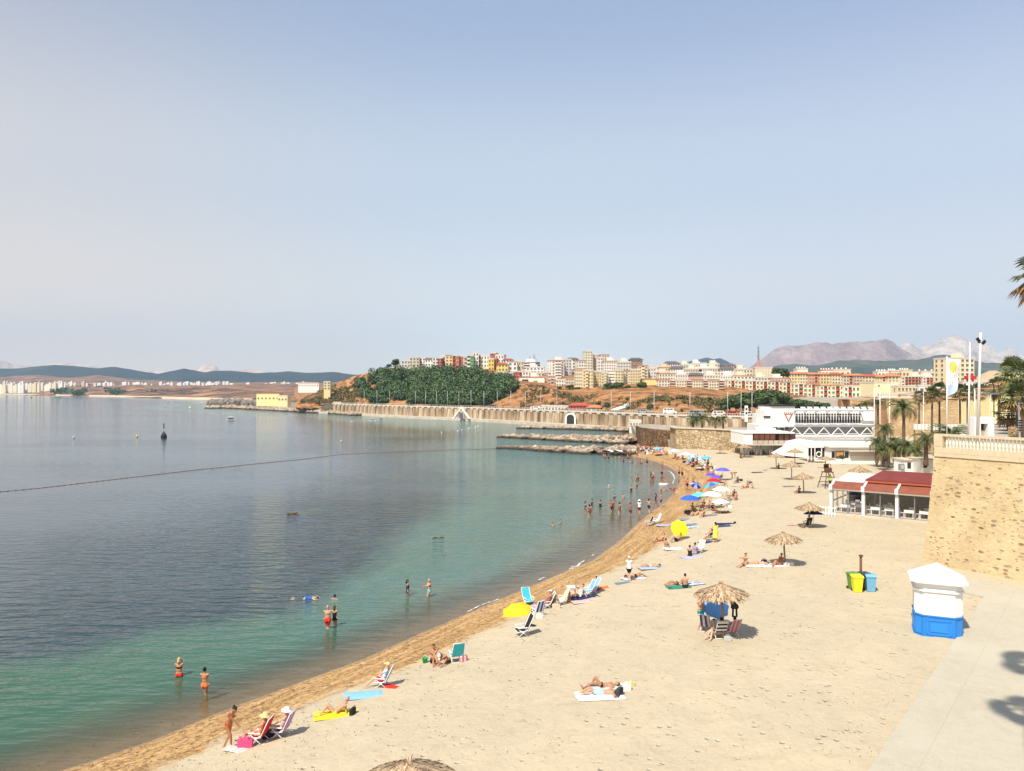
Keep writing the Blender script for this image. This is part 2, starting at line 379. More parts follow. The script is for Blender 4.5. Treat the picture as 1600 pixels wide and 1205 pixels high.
M_DIRT = soil('town ground', [(0.35, (0.30, 0.25, 0.18)), (0.6, (0.42, 0.36, 0.28))], 0.05, 0.5, 0)
def pyz(z, Y): return HY+(CZ-z)*F/Y
def flat(pts, Y): return [(a, b, Y) for a, b in pts]
def ridge(name, pts, Yc, Yf, zf, x0, x1, mt, amp, s, nx=200, ns=14, seed=2.0):
    crest = flat(pts, Yc); mid = [(a, HY+(b-HY)*0.62*Yc/((Yc+Yf)/2)*0.5+ (HY+(CZ-zf)*F/((Yc+Yf)/2)-HY)*0.5, (Yc+Yf)/2) for a, b in pts]
    foot = [(a, HY+(CZ-zf)*F/Yf, Yf) for a, b in pts]
    back = [(a, HY+(CZ-zf)*F/(Yc*1.25), Yc*1.25) for a, b in pts]
    return loft(name, [foot, mid, crest, back], x0, x1, nx, ns, mt, amp, s, seed)
ridge('blue_hills', [(-300,580),(-100,578),(0,575),(30,573),(85,569),(120,572),(150,574),(180,571),(215,578),(245,584),(265,580),(287,575),(320,582),(360,581),(400,583),(430,581),(452,579),(480,583),(520,584),(550,586),(620,590),(760,596)], 4500, 3300, 5, -260, 720, M_BLUE, 22, 0.003, 300, 20)
ridge('pale_mountains', [(-300,566),(-100,562),(0,563),(10,565),(22,571),(60,572),(80,568),(100,566),(125,569),(150,574),(200,580),(290,580),(303,576),(312,570),(322,568),(336,570),(343,577),(370,580),(395,577),(420,582),(480,586),(620,592)], 7200, 6200, 20, -260, 600, M_PALE, 22, 0.002, 300, seed=5)
ridge('centre_hills', [(960,606),(1030,576),(1045,569),(1070,567),(1090,563),(1105,560),(1115,563),(1125,561),(1135,565),(1150,573),(1180,590),(1240,604)], 5000, 4200, 8, 960, 1240, M_BLUE, 18, 0.002, 120, seed=8)
ridge('mauve_mountain', [(1120,604),(1150,586),(1170,576),(1190,563),(1205,552),(1225,544),(1245,539),(1275,535),(1300,536),(1328,532.5),(1350,535),(1384,530.5),(1398,536),(1408,542),(1420,552),(1450,566),(1520,580),(1600,596)], 5600, 4600, 10, 1120, 1600, M_MAUVE, 42, 0.006, 300, 26, seed=11)
ridge('limestone_mountain', [(1330,580),(1380,560),(1400,545),(1410,540),(1420,538),(1430,541),(1440,543),(1452,539),(1465,532),(1480,527),(1492,525),(1508,528),(1540,538),(1570,549),(1600,557),(1680,570),(1800,580),(2100,590)], 7400, 6200, 20, 1330, 2100, M_PALE, 95, 0.005, 330, 26, seed=14)
ridge('green_foothills', [(1080,604),(1160,588),(1200,575),(1240,571),(1290,568),(1340,564),(1380,566),(1410,564),(1440,559),(1470,556),(1490,556),(1510,561),(1540,566),(1600,569),(1700,572),(2100,580)], 3400, 2200, 8, 1080, 2100, M_GREEN, 22, 0.006, 300, 22, seed=17)
# far shore across the bay
loft('far_shore', [flat([(-700,613.8),(0,616.5)], 2150)[:1]+[(0,616.6,2060),(90,618.6,1680),(200,621.2,1330),(330,625.6,985),(400,627.5,880),(520,628,850),(700,628,850)],
  [(-700,613,3600),(0,613.5,2250),(90,615,1850),(200,617,1480),(330,620.5,1120),(400,620,1000),(700,620,1000)],
  [(-700,606,4200),(0,607,2500),(90,605,2100),(110,604.5,2000),(150,609,1900),(185,610,1800),(214,604.5,1700),(240,609,1600),(270,606.5,1600),(300,606.5,1500),(345,607,1400),(400,611,1300),(480,612,1300),(700,615,1300)],
  [(-700,598,5000),(0,603,2900),(90,603,2700),(200,602,2500),(300,603,2300),(400,602,2200),(480,603,2100),(700,604,2100)],
  [(-700,590,6000),(0,589,3600),(60,586,3500),(110,590,3500),(150,586,3500),(200,592,3400),(300,597,3300),(400,597,3300),(480,597,3200),(700,600,3200)],
  [(-700,604,7000),(0,606,4600),(700,608,4600)]], -650, 690, 330, 9, M_FAR, 7, 0.006, 3.3)
cst = [(-650,613.9,2900),(0,616.5,2075),(90,618.5,1690),(200,621.1,1345),(330,625.4,1000),(400,627.3,885)]
loft('far_beach', [[(a, pyz(.3, Y_-12), Y_-12) for a, b, Y_ in cst], [(a, pyz(3.2, Y_*1.02), Y_*1.02) for a, b, Y_ in cst], [(a, pyz(2.5, Y_*1.05), Y_*1.05) for a, b, Y_ in cst]], -640, 395, 120, 3, mat('far sand', (.60,.47,.32), .95, noise=.25, scale=.02), .3, .05)
# the wall line of the promenade
WL = [(500,450),(520,440),(580,405),(640,374),(740,341),(860,295),(980,262),(1060,240),(1190,226),(1300,222),(1600,222),(2300,222)]
def yw(px): return float(np.interp(px, [a for a, b in WL], [b for a, b in WL]))
def pyz(z, Y): return HY+(CZ-z)*F/Y
ks = [460,476,500,512,530,560,600,640,680,700,730,760,790,812,830,850,870,885,900,950,1000,1060,1100,1140,1200,1300,1360,1460,1700,2300]
edge = dict(zip(ks, [635,624,611,606,596,586,577,576,577,576,576,580,586,599,602,604,612,616,617,617,617.5,620,622,627,636,641,636,618,614,614]))
run = dict(zip(ks, [20,34,40,50,60,70,80,85,85,85,85,85,80,60,55,52,46,42,40,40,40,44,46,50,60,80,60,40,40,40]))
back = dict(zip(ks, [636,624,614,608,598,589,578,569,563,561,560,562,566,576,582,588,590,588,586,588,592,596,598,600,602,602,602,602,604,606]))
r0 = [(k, pyz(5.8 if k > 510 else 3.0, yw(k)+13), yw(k)+13) for k in ks]
rm = [(k, (pyz(6.4, yw(k)+13+run[k]*.3)*.62+edge[k]*.38), yw(k)+13+run[k]*.42) for k in ks]
r1 = [(k, edge[k], yw(k)+13+run[k]) for k in ks]
r2 = [(k, back[k], yw(k)+110+run[k]) for k in ks]
r3 = [(k, back[k]+4, yw(k)+260+run[k]) for k in ks]
r4 = [(k, 606, 1500) for k in ks]
loft('hillside', [r0, rm, r1, r2, r3, r4], 460, 2300, 420, 9, M_SOIL, 1.8, 0.035, 4.4)
# road behind the sea wall
g = G('asphalt road'); o = g.obj(); g.l(g.ramp(g.noise(o, 0.8, 5), [(0.3, (0.075, 0.072, 0.07)), (0.7, (0.12, 0.115, 0.11))]), g.b.inputs['Base Color']); g.b.inputs['Roughness'].default_value = 0.9
M_ROAD = g.m
mb = MB(); k2 = list(range(500, 1200, 10))+[1250, 1400, 1700, 2300]
vs = []
for k in k2:
    Yw = yw(k)
    for off, z in ((0.8, 5.97), (5.5, 5.97), (5.5, 5.85), (14, 5.85)):
        Yq = Yw+off; vs.append(((k-CX)*Yq/F, Yq, z))
n = len(k2)
mb.add(vs, [(i*4, i*4+1, i*4+5, i*4+4) for i in range(n-1)], 1); mb.f += [(i*4+1, i*4+2, i*4+6, i*4+5) for i in range(n-1)]+[(i*4+2, i*4+3, i*4+7, i*4+6) for i in range(n-1)]
mb.m += [1]*(n-1)+[0]*(n-1); mb.s += [False]*(2*n-2)
tag(mb.build('promenade_road', [M_ROAD, M_DIRT]), kind='structure')
# ------------------------------------------------------------------ masonry materials
def stone(name, c1, c2, joint, scale, stretch=(1, 1, 1.6), dark=0.5, bumpd=0.05, rnd_=0.9, pock=0.0):
    g = G(name); o = g.obj(stretch)
    n = g.n('ShaderNodeTexNoise'); g.l(o, n.inputs['Vector']); n.inputs['Scale'].default_value = scale*0.8
    mv = g.n('ShaderNodeMix', _data_type='VECTOR'); mv.inputs[0].default_value = 0.12; g.l(o, mv.inputs[4]); g.l(n.outputs['Color'], mv.inputs[5])
    v = g.n('ShaderNodeTexVoronoi'); v.inputs['Scale'].default_value = scale; g.l(mv.outputs[1], v.inputs['Vector'])
    e = g.n('ShaderNodeTexVoronoi', _feature='DISTANCE_TO_EDGE'); e.inputs['Scale'].default_value = scale; g.l(mv.outputs[1], e.inputs['Vector'])
    hv = g.n('ShaderNodeSeparateXYZ'); g.l(v.outputs['Color'], hv.inputs[0])
    c = g.mix(hv.outputs[0], c1, c2)
    c = g.mix(g.smooth(e.outputs[0], 0.02, 0.09), g.mix(.3 if pock else 1.0, c, joint), c)
    big = g.noise(g.obj(), 0.35, 5, .65); c = g.mix(dark, c, g.ramp(big, [(0.35, (.62, .55, .48)), (0.6, (1, 1, 1))]), 'MULTIPLY')
    if pock:
        v2 = g.n('ShaderNodeTexVoronoi'); v2.inputs['Scale'].default_value = scale*.95; g.l(g.obj((.75, .75, 1.7)), v2.inputs['Vector'])
        h2 = g.n('ShaderNodeSeparateXYZ'); g.l(v2.outputs['Color'], h2.inputs[0])
        hole = g.math('MULTIPLY', g.math('LESS_THAN', v2.outputs['Distance'], pock), g.math('GREATER_THAN', h2.outputs[1], g.math('ADD', .25, g.math('MULTIPLY', g.noise(g.obj(), .8, 2), .7))))
        v3 = g.n('ShaderNodeTexVoronoi'); v3.inputs['Scale'].default_value = scale*2.1; g.l(g.obj((.8, .8, 1.5)), v3.inputs['Vector']); h3 = g.n('ShaderNodeSeparateXYZ'); g.l(v3.outputs['Color'], h3.inputs[0])
        h_s = g.math('MULTIPLY', g.math('LESS_THAN', v3.outputs['Distance'], .30), g.math('GREATER_THAN', h3.outputs[0], .80)); hole = g.math('MAXIMUM', hole, h_s)
        c = g.mix(g.math('MULTIPLY', hole, 0.85), c, g.mix(h2.outputs[2], (0.13, 0.08, 0.035), (0.40, 0.30, 0.19)))
        hgt = g.math('SUBTRACT', g.math('MULTIPLY', g.smooth(e.outputs[0], 0.0, 0.3), .25), hole)
    else: hgt = g.smooth(e.outputs[0], 0.0, 0.12)
    g.l(c, g.b.inputs['Base Color']); g.b.inputs['Roughness'].default_value = 0.92; g.b.inputs['Specular IOR Level'].default_value = 0.15
    g.l(g.bump(g.math('ADD', hgt, g.math('MULTIPLY', g.noise(g.obj(), 9, 4), 0.5)), bumpd), g.b.inputs['Normal'])
    return g.m
M_BAST = stone('bastion rubble stone', (0.56, 0.445, 0.265), (0.51, 0.40, 0.235), (0.40, 0.30, 0.17), 2.6, dark=0.45, bumpd=0.035, pock=0.33)
M_RAMP = stone('rampart stone', (0.36, 0.27, 0.16), (0.58, 0.46, 0.29), (0.30, 0.22, 0.13), 1.7, dark=0.8, bumpd=0.08)
M_DARKW = stone('brown rough stone', (0.15, 0.085, 0.045), (0.34, 0.22, 0.12), (0.09, 0.05, 0.03), 1.5, dark=0.8, bumpd=0.2)
M_FORT = stone('fort stone', (0.44, 0.31, 0.17), (0.52, 0.38, 0.22), (0.40, 0.29, 0.17), 1.3, dark=0.8, bumpd=0.05)
g = G('sea wall render'); o = g.obj((1, 1, .12))
c = g.ramp(g.noise(o, 0.35, 6, .7), [(0.36, (0.13, 0.085, 0.05)), (0.48, (0.32, 0.23, 0.14)), (0.62, (0.50, 0.41, 0.29))])
g.l(c, g.b.inputs['Base Color']); g.b.inputs['Roughness'].default_value = 0.9; M_SWALL = g.m
M_WHITE = mat('white render', (0.78, 0.76, 0.71), 0.75, noise=0.07, scale=0.6, bump=0.004, bscale=12)
M_CREAMST = mat('cream stone', (0.62, 0.50, 0.34), 0.85, noise=0.2, scale=2.5, bump=0.01, bscale=9)
M_CONC = mat('quay concrete', (0.55, 0.49, 0.40), 0.9, noise=0.25, scale=0.4, bump=0.02, bscale=3)
M_DARK = mat('dark glass', (0.025, 0.03, 0.035), 0.12, spec=0.6)
M_GREY = mat('galvanised grey', (0.45, 0.46, 0.46), 0.45, noise=0.1, spec=0.5)
M_RED = mat('brick red paint', (0.42, 0.045, 0.03), 0.6, noise=0.2, scale=1)
M_BROWN = mat('brown timber', (0.16, 0.075, 0.04), 0.7, noise=0.3, scale=4)
M_BLACK = mat('black', (0.018, 0.018, 0.02), 0.7)
# ------------------------------------------------------------------ promenade sea wall with buttresses
mb = MB(); ks_ = np.arange(520, 1196, 1.0)
pts = []
for k in ks_: Yw = yw(k); pts.append(Vector(((k-CX)*Yw/F, Yw, 0)))
for a, b in zip(pts[:-1], pts[1:]): mb.add([a+Vector((0,-.9,.3)), b+Vector((0,-.9,.3)), b+Vector((0,0,5.6)), a+Vector((0,0,5.6))], [(0,1,2,3)])
acc = 0
for a, b in zip(pts[:-1], pts[1:]):
    acc += (b-a).length
    if acc > 4.2:
        acc = 0; mb.box((a.x, a.y-0.85, 2.7), (0.9, 1.2, 4.9), 0, 0); mb.box((a.x, a.y-.3, 5.3), (1.2, 1.5, .5), 0, 1)
for a, b in zip(pts[:-1:4], pts[4::4]):
    dv = b-a; c_ = (a+b)/2
    mb.box((c_.x, c_.y+.1, 5.86), (dv.length+.02, 0.9, 0.5), math.atan2(dv.y, dv.x), 1)
    mb.box((c_.x, c_.y-.2, 6.75), (dv.length, 0.10, 0.10), math.atan2(dv.y, dv.x), 1); mb.box((a.x, a.y-.2, 6.4), (.12, .12, .7), 0, 1)
tag(mb.build('sea_wall', [M_SWALL, mat('weathered coping', (.62, .56, .46), .9, noise=.2)]), 'long buttressed sea wall with a pale coping below the hill across the bay', 'sea wall')
mb = MB()
for i, (k, q) in enumerate(zip(range(500, 1000, 10), range(510, 1010, 10))):
    for kk, ll in ((k, q),):
        y0, y1 = yw(kk), yw(ll); x0, x1 = (kk-CX)*y0/F, (ll-CX)*y1/F; s0 = 7 if k > 560 else 3
        mb.add([(x0, y0-s0, -.5), (x1, y1-s0, -.5), (x1, y1-s0, 1.1), (x0, y0-s0, 1.1), (x1, y1-.5, 1.1), (x0, y0-.5, 1.1)], [(0,1,2,3), (3,2,4,5)])
tag(mb.build('quay', M_CONC), kind='structure')
# stair gable and arch set in the sea wall
def gable_stair():
    p = A(720, 652, 335); t = thing('stair_gable', 'white triangular stair with a blue boat door under its gable, in the long sea wall', 'stairway', (p.x, 339.5, 1.1))
    mb = MB()
    for s in (-1, 1): mb.add([(s*4.4,0,0),(s*3.6,0,0),(0,0,4.6),(0,0,5.4),(s*4.4,1.2,0),(s*3.6,1.2,0),(0,1.2,4.6),(0,1.2,5.4)], [(0,1,2,3),(4,5,6,7),(0,3,7,4),(1,2,6,5),(0,1,5,4)])
    mb.build('stair', M_WHITE, t)
    MB().box((0, .3, 1.2), (1.5, .4, 2.4)).build('door', plain((.07, .12, .24)), t)
    MB().prism([(-1.7,-.1),(1.7,-.1),(1.7,.4),(-1.7,.4)], 3.0, 3.5).build('lintel', M_CREAMST, t)
    t.rotation_euler = (0, 0, R(-25)); t.location.y -= 3.2
gable_stair()
p = A(891, 661, 283); t = thing('arch_gateway', 'small white arched gateway at the foot of the sea wall', 'archway', (p.x, 282.5, 1.1), R(-22))
mb = MB(); pr = [(math.cos(a)*1.5, 2.2+math.sin(a)*1.5) for a in np.linspace(0, math.pi, 9)]; po = [(math.cos(a)*2.1, 2.2+math.sin(a)*2.1) for a in np.linspace(0, math.pi, 9)]
for a, b, c_, d_ in zip(pr[:-1], pr[1:], po[1:], po[:-1]):
    mb.add([(a[0],0,a[1]),(b[0],0,b[1]),(c_[0],0,c_[1]),(d_[0],0,d_[1]),(a[0],.8,a[1]),(b[0],.8,b[1]),(c_[0],.8,c_[1]),(d_[0],.8,d_[1])], [(0,1,2,3),(0,4,5,1),(3,2,6,7)])
for s in (-1, 1): mb.box((s*1.8, .4, 1.1), (.6, .8, 2.2))
mb.build('arch', M_WHITE, t); MB().box((0, .6, 1.7), (2.9, .2, 3.3)).build('gate', M_DARK, t)
# ------------------------------------------------------------------ rock jetties
def boulder(mb, c, r, mi=0):
    bm = bmesh.new(); bmesh.ops.create_icosphere(bm, subdivisions=1, radius=1); q = rnd.uniform(0, 6.3); sx, sy, sz = r*rnd.uniform(.8, 1.4), r*rnd.uniform(.7, 1.1), r*rnd.uniform(.5, .85)
    vs = []
    for v in bm.verts:
        k = rnd.uniform(.8, 1.2); x, y, z = v.co.x*sx*k, v.co.y*sy*k, v.co.z*sz*k
        vs.append((c[0]+x*math.cos(q)-y*math.sin(q), c[1]+x*math.sin(q)+y*math.cos(q), c[2]+z))
    fs = [tuple(v.index for v in f.verts) for f in bm.faces]; bm.free(); mb.add(vs, fs, mi)
g = G('jetty rock'); o = g.obj(); gz = g.n('ShaderNodeSeparateXYZ'); g.l(o, gz.inputs[0])
c = g.ramp(g.noise(o, 0.5, 5, .7), [(0.3, (0.09, 0.055, 0.035)), (0.5, (0.30, 0.225, 0.155)), (0.68, (0.56, 0.46, 0.34))])
c = g.mix(g.smooth(gz.outputs[2], 0.25, 0.95), (0.035, 0.024, 0.016), c)
g.l(c, g.b.inputs['Base Color']); g.b.inputs['Roughness'].default_value = 0.9; g.l(g.bump(g.noise(o, 2.5, 4), .15), g.b.inputs['Normal']); M_ROCK = g.m
def jetty(label, pts, n, w0, w1, h0, h1, r):
    P = [W(a, b, 0.3) for a, b in pts]; mb = MB(); seg = [(P[i+1]-P[i]).length for i in range(len(P)-1)]; tot = sum(seg)
    for _ in range(n):
        s = rnd.random()*tot; u = s/tot; i = 0
        while s > seg[i]: s -= seg[i]; i += 1
        c_ = P[i].lerp(P[i+1], s/seg[i]); dn = (P[i+1]-P[i]).normalized(); nn = Vector((-dn.y, dn.x, 0))
        o_ = rnd.uniform(-1, 1); wd = w0+(w1-w0)*u; hh = (h0+(h1-h0)*u)*(1-abs(o_)**1.6)
        q = c_+nn*o_*wd; boulder(mb, (q.x, q.y, -.2+hh*rnd.uniform(.55, 1.0)), r*rnd.uniform(.5, 1.3))
    return tag(mb.build('rock_jetty', M_ROCK), label, 'jetty', 'rock jetties')
jetty('nearest rock jetty, widening from a thin dark tip to the beach', [(782,699),(830,700.5),(870,704),(930,706.5),(990,706)], 720, 1.2, 4.2, 0.4, 1.9, .75)
jetty('middle rock jetty just beyond the nearest one', [(782,682),(830,684),(900,688),(960,690.5),(992,692)], 700, 1.3, 4.4, .7, 2.2, .9)
jetty('farthest low dark rock jetty close under the sea wall', [(812,668.5),(870,669.5),(930,671),(985,673)], 260, 1.2, 3, .5, 1.3, 1.2)
jetty('dark rocky spit at the left end of the headland', [(325,637.5),(360,637),(420,640),(520,645),(560,648.5)], 520, 5, 4, 1.4, .9, 2.2)
mb = MB()
for _ in range(90): boulder(mb, (A(345, 633, 690).x+rnd.uniform(-14, 38), 700+rnd.uniform(-5, 5), rnd.uniform(.5, 2.6)), rnd.uniform(3.5, 6))
tag(mb.build('rock_mound', mat('grey mound', (.24, .2, .17), .95, noise=.4, scale=.3)), 'flat-topped grey rock mound at the tip of the headland', 'rock')
for i, (a, b, lb) in enumerate([(458,803.5,'dark flat rock just awash, alone in the middle of the bay'),(684,840.5,'dark flat rock just awash, off the crowded beach')]):
    mb = MB(); p = W(a, b, 0)
    for j in range(7): boulder(mb, (p.x+rnd.uniform(-.55, .55), p.y+rnd.uniform(-.2, .3), -.02), rnd.uniform(.15, .3))
    tag(mb.build('awash_rock', M_DARKW), lb, 'rock')
# ------------------------------------------------------------------ ramparts behind the beach
def wallrun(name, label, pts, z0s, z1, mt, batter=0.6, thick=1.0, cap=None, cat='rampart', capmat=None):
    t = None; mb = MB(); n = len(pts)
    vs = []
    for (x, y), z0 in zip(pts, z0s):
        vs += [(x, y-batter, z0), (x, y, z1), (x+.2, y+thick, z1), (x+.2, y+thick, z0)]
    fs = []
    for i in range(n-1):
        a, b = i*4, i*4+4; fs += [(a, b, b+1, a+1), (a+1, b+1, b+2, a+2), (a+2, b+2, b+3, a+3)]
    fs += [(0,1,2,3), ((n-1)*4+3, (n-1)*4+2, (n-1)*4+1, (n-1)*4)]
    mb.add(vs, fs, 0)
    if cap:
        t = thing(name, label, cat); mb.build('wall', mt, t); cb = MB()
        for (x0, y0), (x1, y1) in zip(pts[:-1], pts[1:]):
            L_ = math.hypot(x1-x0, y1-y0); cb.box(((x0+x1)/2, (y0+y1)/2+.35, z1+cap/2+.003), (L_, 1.0, cap), math.atan2(y1-y0, x1-x0))
        cb.build('coping', capmat or M_CREAMST, t); return t
    return tag(mb.build(name, mt), label, cat)
def wp(px, Y): return ((px-CX)*Y/F, Y)
wallrun('rampart_wall', 'pale rough stone retaining wall behind the thatched parasols at the far end of the beach', [wp(1047,170),wp(1056,164),wp(1090,161),wp(1120,158),wp(1165,152),wp(1202,154)], [.9,.9,1,1.1,1.1,1.1], 5.6, M_RAMP, 1.1, cap=.25)
wallrun('brown_rock_wall', 'dark brown rough stone wall joining the pale rampart at the head of the jetties', [wp(993,199),wp(1000,188),wp(1020,180),wp(1048,172)], [-.3,.3,.6,.9], 4.6, M_DARKW, 1.5)
mb = MB(); q = [wp(993,200),wp(1047,171),wp(1120,159),wp(1165,153),wp(1202,155),wp(1202,225),wp(1060,239),wp(985,259)]
mb.prism(q, 1.0, 2.6); tag(mb.build('terrace_ground', M_DIRT), kind='structure')
wallrun('fort_wall', 'long sandy fortress wall behind the club and the tall date palm', [wp(1384,205),wp(1460,200),wp(1545,190),wp(1640,185)], [1.4]*4, 11.6, M_FORT, 2.0, 2.0, cap=.5)
wallrun('old_bastion', 'low reddish stone bastion with a broken top behind the white club roof', [wp(1322,212),wp(1328,206),wp(1352,204),wp(1384,208)], [1.4]*4, 11.3, stone('red fort stone', (.42,.24,.12), (.50,.33,.18), (.38,.23,.13), 1.3), 2.0, 6.0)
wallrun('garden_wall', 'low sandy wall topped by white merlons in front of the fortress wall', [wp(1430,150),wp(1530,148)], [1.4]*2, 6.0, M_FORT, .5, 1)
mb = MB()
for i in range(19): mb.box((wp(1431+i*5.2, 150)[0], 150.2-i*.1, 6.6), (.42, .5, 1.1))
tag(mb.build('merlon_row', M_WHITE), 'row of small white merlons along the low sandy wall', 'merlons')

# ------------------------------------------------------------------ bastion with balustrade (right)
BA = Vector((30.8, 55.0, 0)); BD = Vector((3.4, -5.4, 0)).normalized(); BN = Vector((BD.y, -BD.x, 0))   # BN points to the beach
if BN.x > 0: BN = -BN
ZT = 9.45; LB = 26
t = thing('bastion', 'tall honey-coloured rubble stone bastion with a white balustrade along its top', 'bastion')
mb = MB(); e = BA+BD*LB; nseg = 60
back_ = Vector((29, 46, 0)); 
for i in range(nseg):
    a = BA+BD*LB*i/nseg; b = BA+BD*LB*(i+1)/nseg
    for j in range(12):
        z0 = 1.2+(ZT-1.2)*j/12; z1 = 1.2+(ZT-1.2)*(j+1)/12; f0 = (1-j/12)*1.0; f1 = (1-(j+1)/12)*1.0
        mb.add([a+BN*f0-BD*f0*.35+Vector((0,0,z0)), b+BN*f0-BD*f0*.35+Vector((0,0,z0)), b+BN*f1-BD*f1*.35+Vector((0,0,z1)), a+BN*f1-BD*f1*.35+Vector((0,0,z1))], [(0,1,2,3)])
a0 = BA+BN*1-BD*.35; mb.add([a0+Vector((0,0,1.2)), BA+Vector((0,0,ZT)), BA+back_+Vector((0,0,ZT)), BA+back_+Vector((-1,0,1.2))], [(3,2,1,0)])
mb.build('stone_face', M_BAST, t)
mb = MB(); pl_ = [BA+BN*-.4, BA+back_, BA+back_+Vector((60, 0, 0)), e+Vector((60, 0, 0)), e-BN*.4]; mb.add([(p.x, p.y, ZT) for p in pl_], [(0,1,2,3,4)])
plz = mb.build('plaza', None or mat('plaza paving', (.42, .36, .28), .9, noise=.15, scale=.8), t)
ang = math.atan2(BD.y, BD.x)
def along(s, off=0.0, z=0.0): p = BA+BD*s-BN*(off); return (p.x, p.y, z)
mb = MB(); mb.box(along(LB/2, .14, ZT+.16), (LB, .50, .36), ang); mb.box(along(LB/2, .10, ZT-.16), (LB, .44, .26), ang); mb.build('plinth', M_CREAMST, t)
mb = MB(); mb.box(along(LB/2, .2, ZT+1.26), (LB+.1, .44, .16), ang); mb.build('top_rail', M_CREAMST, t)
mb = MB(); prof = [(.06,0),(.09,.03),(.06,.08),(.05,.12),(.10,.26),(.105,.34),(.06,.52),(.045,.62),(.08,.68),(.09,.74),(.06,.82)]
bal = MB().lathe(prof, 8).mesh('baluster', mat('white balustrade stone', (.74, .67, .54), .8, noise=.1))
posts = [0.25, 6.2, 12.2, 18.2, 24.2]
s = .75; nb = 0
while s < 22:
    if min(abs(s-p) for p in posts) > .42: o_ = link('baluster', bal, t, along(s, .2, ZT+.345)); nb += 1
    s += .235
for s in posts:
    pb = MB(); pb.box(along(s, .2, ZT+.78), (.62, .5, .9), ang); pb.box(along(s, .2, ZT+.75), (.4, .56, .55), ang); pb.build('pier', M_CREAMST, t)
# ------------------------------------------------------------------ concrete path at the foot
g = G('path concrete'); o = g.obj(); c = g.ramp(g.noise(o, 1.6, 6, .75), [(0.32, (0.395, 0.355, 0.265)), (0.6, (0.445, 0.40, 0.30))])
c = g.mix(.7, c, g.ramp(g.noise(o, 22, 3, .7), [(.3, (.62, .6, .56)), (.48, (1, 1, 1))]), 'MULTIPLY')
c = g.mix(g.smooth(g.noise(o, .22, 4, .6), .45, .65), c, (0.44, 0.40, 0.305))
jx = g.n('ShaderNodeSeparateXYZ'); g.l(g.obj((1, 1, 1), (0, 0, R(-51))), jx.inputs[0])
def joint(s_, off, per): return g.math('LESS_THAN', g.math('ABSOLUTE', g.math('SUBTRACT', g.math('PINGPONG', g.math('ADD', s_, off), per), .0)), .022)
c = g.mix(g.math('MULTIPLY', g.math('MAXIMUM', joint(jx.outputs[0], .4, 2.0), joint(jx.outputs[1], 0.0, 2.6)), .18), c, (0.22, 0.20, 0.16))
g.l(c, g.b.inputs['Base Color']); g.b.inputs['Roughness'].default_value = .9; g.l(g.bump(g.noise(o, 14, 4), .012), g.b.inputs['Normal']); M_PATH = g.m
mb = MB(); path = [(-2.3, 7.4), (28.3, 45.3), (27.2, 46.8), (28.6, 52.5), (34, 44), (75, -20), (20, -20)]
mb.prism(path[::-1], 1.2, 1.6); tag(mb.build('path', M_PATH), kind='structure')
# ------------------------------------------------------------------ kiosk
KX, KY = 22.0, 39.1
t = thing('kiosk', 'closed white and blue booth with a white pyramid roof beside the concrete path', 'kiosk', (KX, KY, 1.4), R(-24)); t.scale = (.96, .96, 1.07)
def oct_(h, c): return [(-h+c,-h),(h-c,-h),(h,-h+c),(h,h-c),(h-c,h),(-h+c,h),(-h,h-c),(-h,-h+c)]
M_KB = mat('kiosk blue paint', (0.016, 0.20, 0.62), .45, noise=.12, scale=1.2, spec=.5); M_KW = mat('kiosk white paint', (.80, .79, .76), .5, noise=.05, scale=1.2, spec=.5)
kb = MB(); kb.prism(oct_(1.12, .38), .0, 1.05); kb.build('lower_body', M_KB, t)
kb = MB(); kb.prism(oct_(1.17, .4), -.1, .09); kb.prism(oct_(1.16, .4), 1.02, 1.08)
kb.build('skirting', M_KB, t)
for q in range(4):
    M = Matrix.Rotation(q*math.pi/2, 4, 'Z'); kb = MB()
    for (x, z, w_, h_) in ((0, .2, 1.15, .05), (0, .86, 1.15, .05), (-.55, .53, .05, .7), (.55, .53, .05, .7), (0, .53, .8, .42)):
        kb.box((x, -1.128, z), (w_, .045, h_), 0, 0, M)
    kb.build('panel', mat('kiosk panel blue', (0.02, 0.23, 0.66), .4, noise=.08, spec=.5), t)
    kb = MB(); M2 = Matrix.Rotation(q*math.pi/2+math.pi/4, 4, 'Z'); dd = (1.12*2-.38)/math.sqrt(2)
    kb.box((0, -dd-.012, .53), (.38, .04, .72), 0, 0, M2); kb.build('corner_panel', MATS['kiosk panel blue'], t)
kb = MB(); kb.prism(oct_(1.09, .37), 1.05, 2.62); kb.build('upper_body', M_KW, t)
for q in range(4):
    M = Matrix.Rotation(q*math.pi/2, 4, 'Z'); kb = MB(); kb.box((0, -1.1, 1.75), (1.42, .03, 1.2), 0, 0, M); kb.build('shutter', M_KW, t)
kb = MB(); kb.prism(oct_(1.2, .42), 2.2, 2.27); kb.build('cornice', M_KW, t)
kb = MB(); h = 1.36; R8 = oct_(h, .36); top = (0, 0, 3.42)
vs = [(x, y, 2.62) for x, y in R8]+[(x, y, 2.70) for x, y in R8]+[top]
kb.add(vs, [tuple(range(8))[::-1]]+[(i, (i+1) % 8, 8+(i+1) % 8, 8+i) for i in range(8)]+[(8+i, 8+(i+1) % 8, 16) for i in range(8)]); kb.build('roof', M_KW, t)
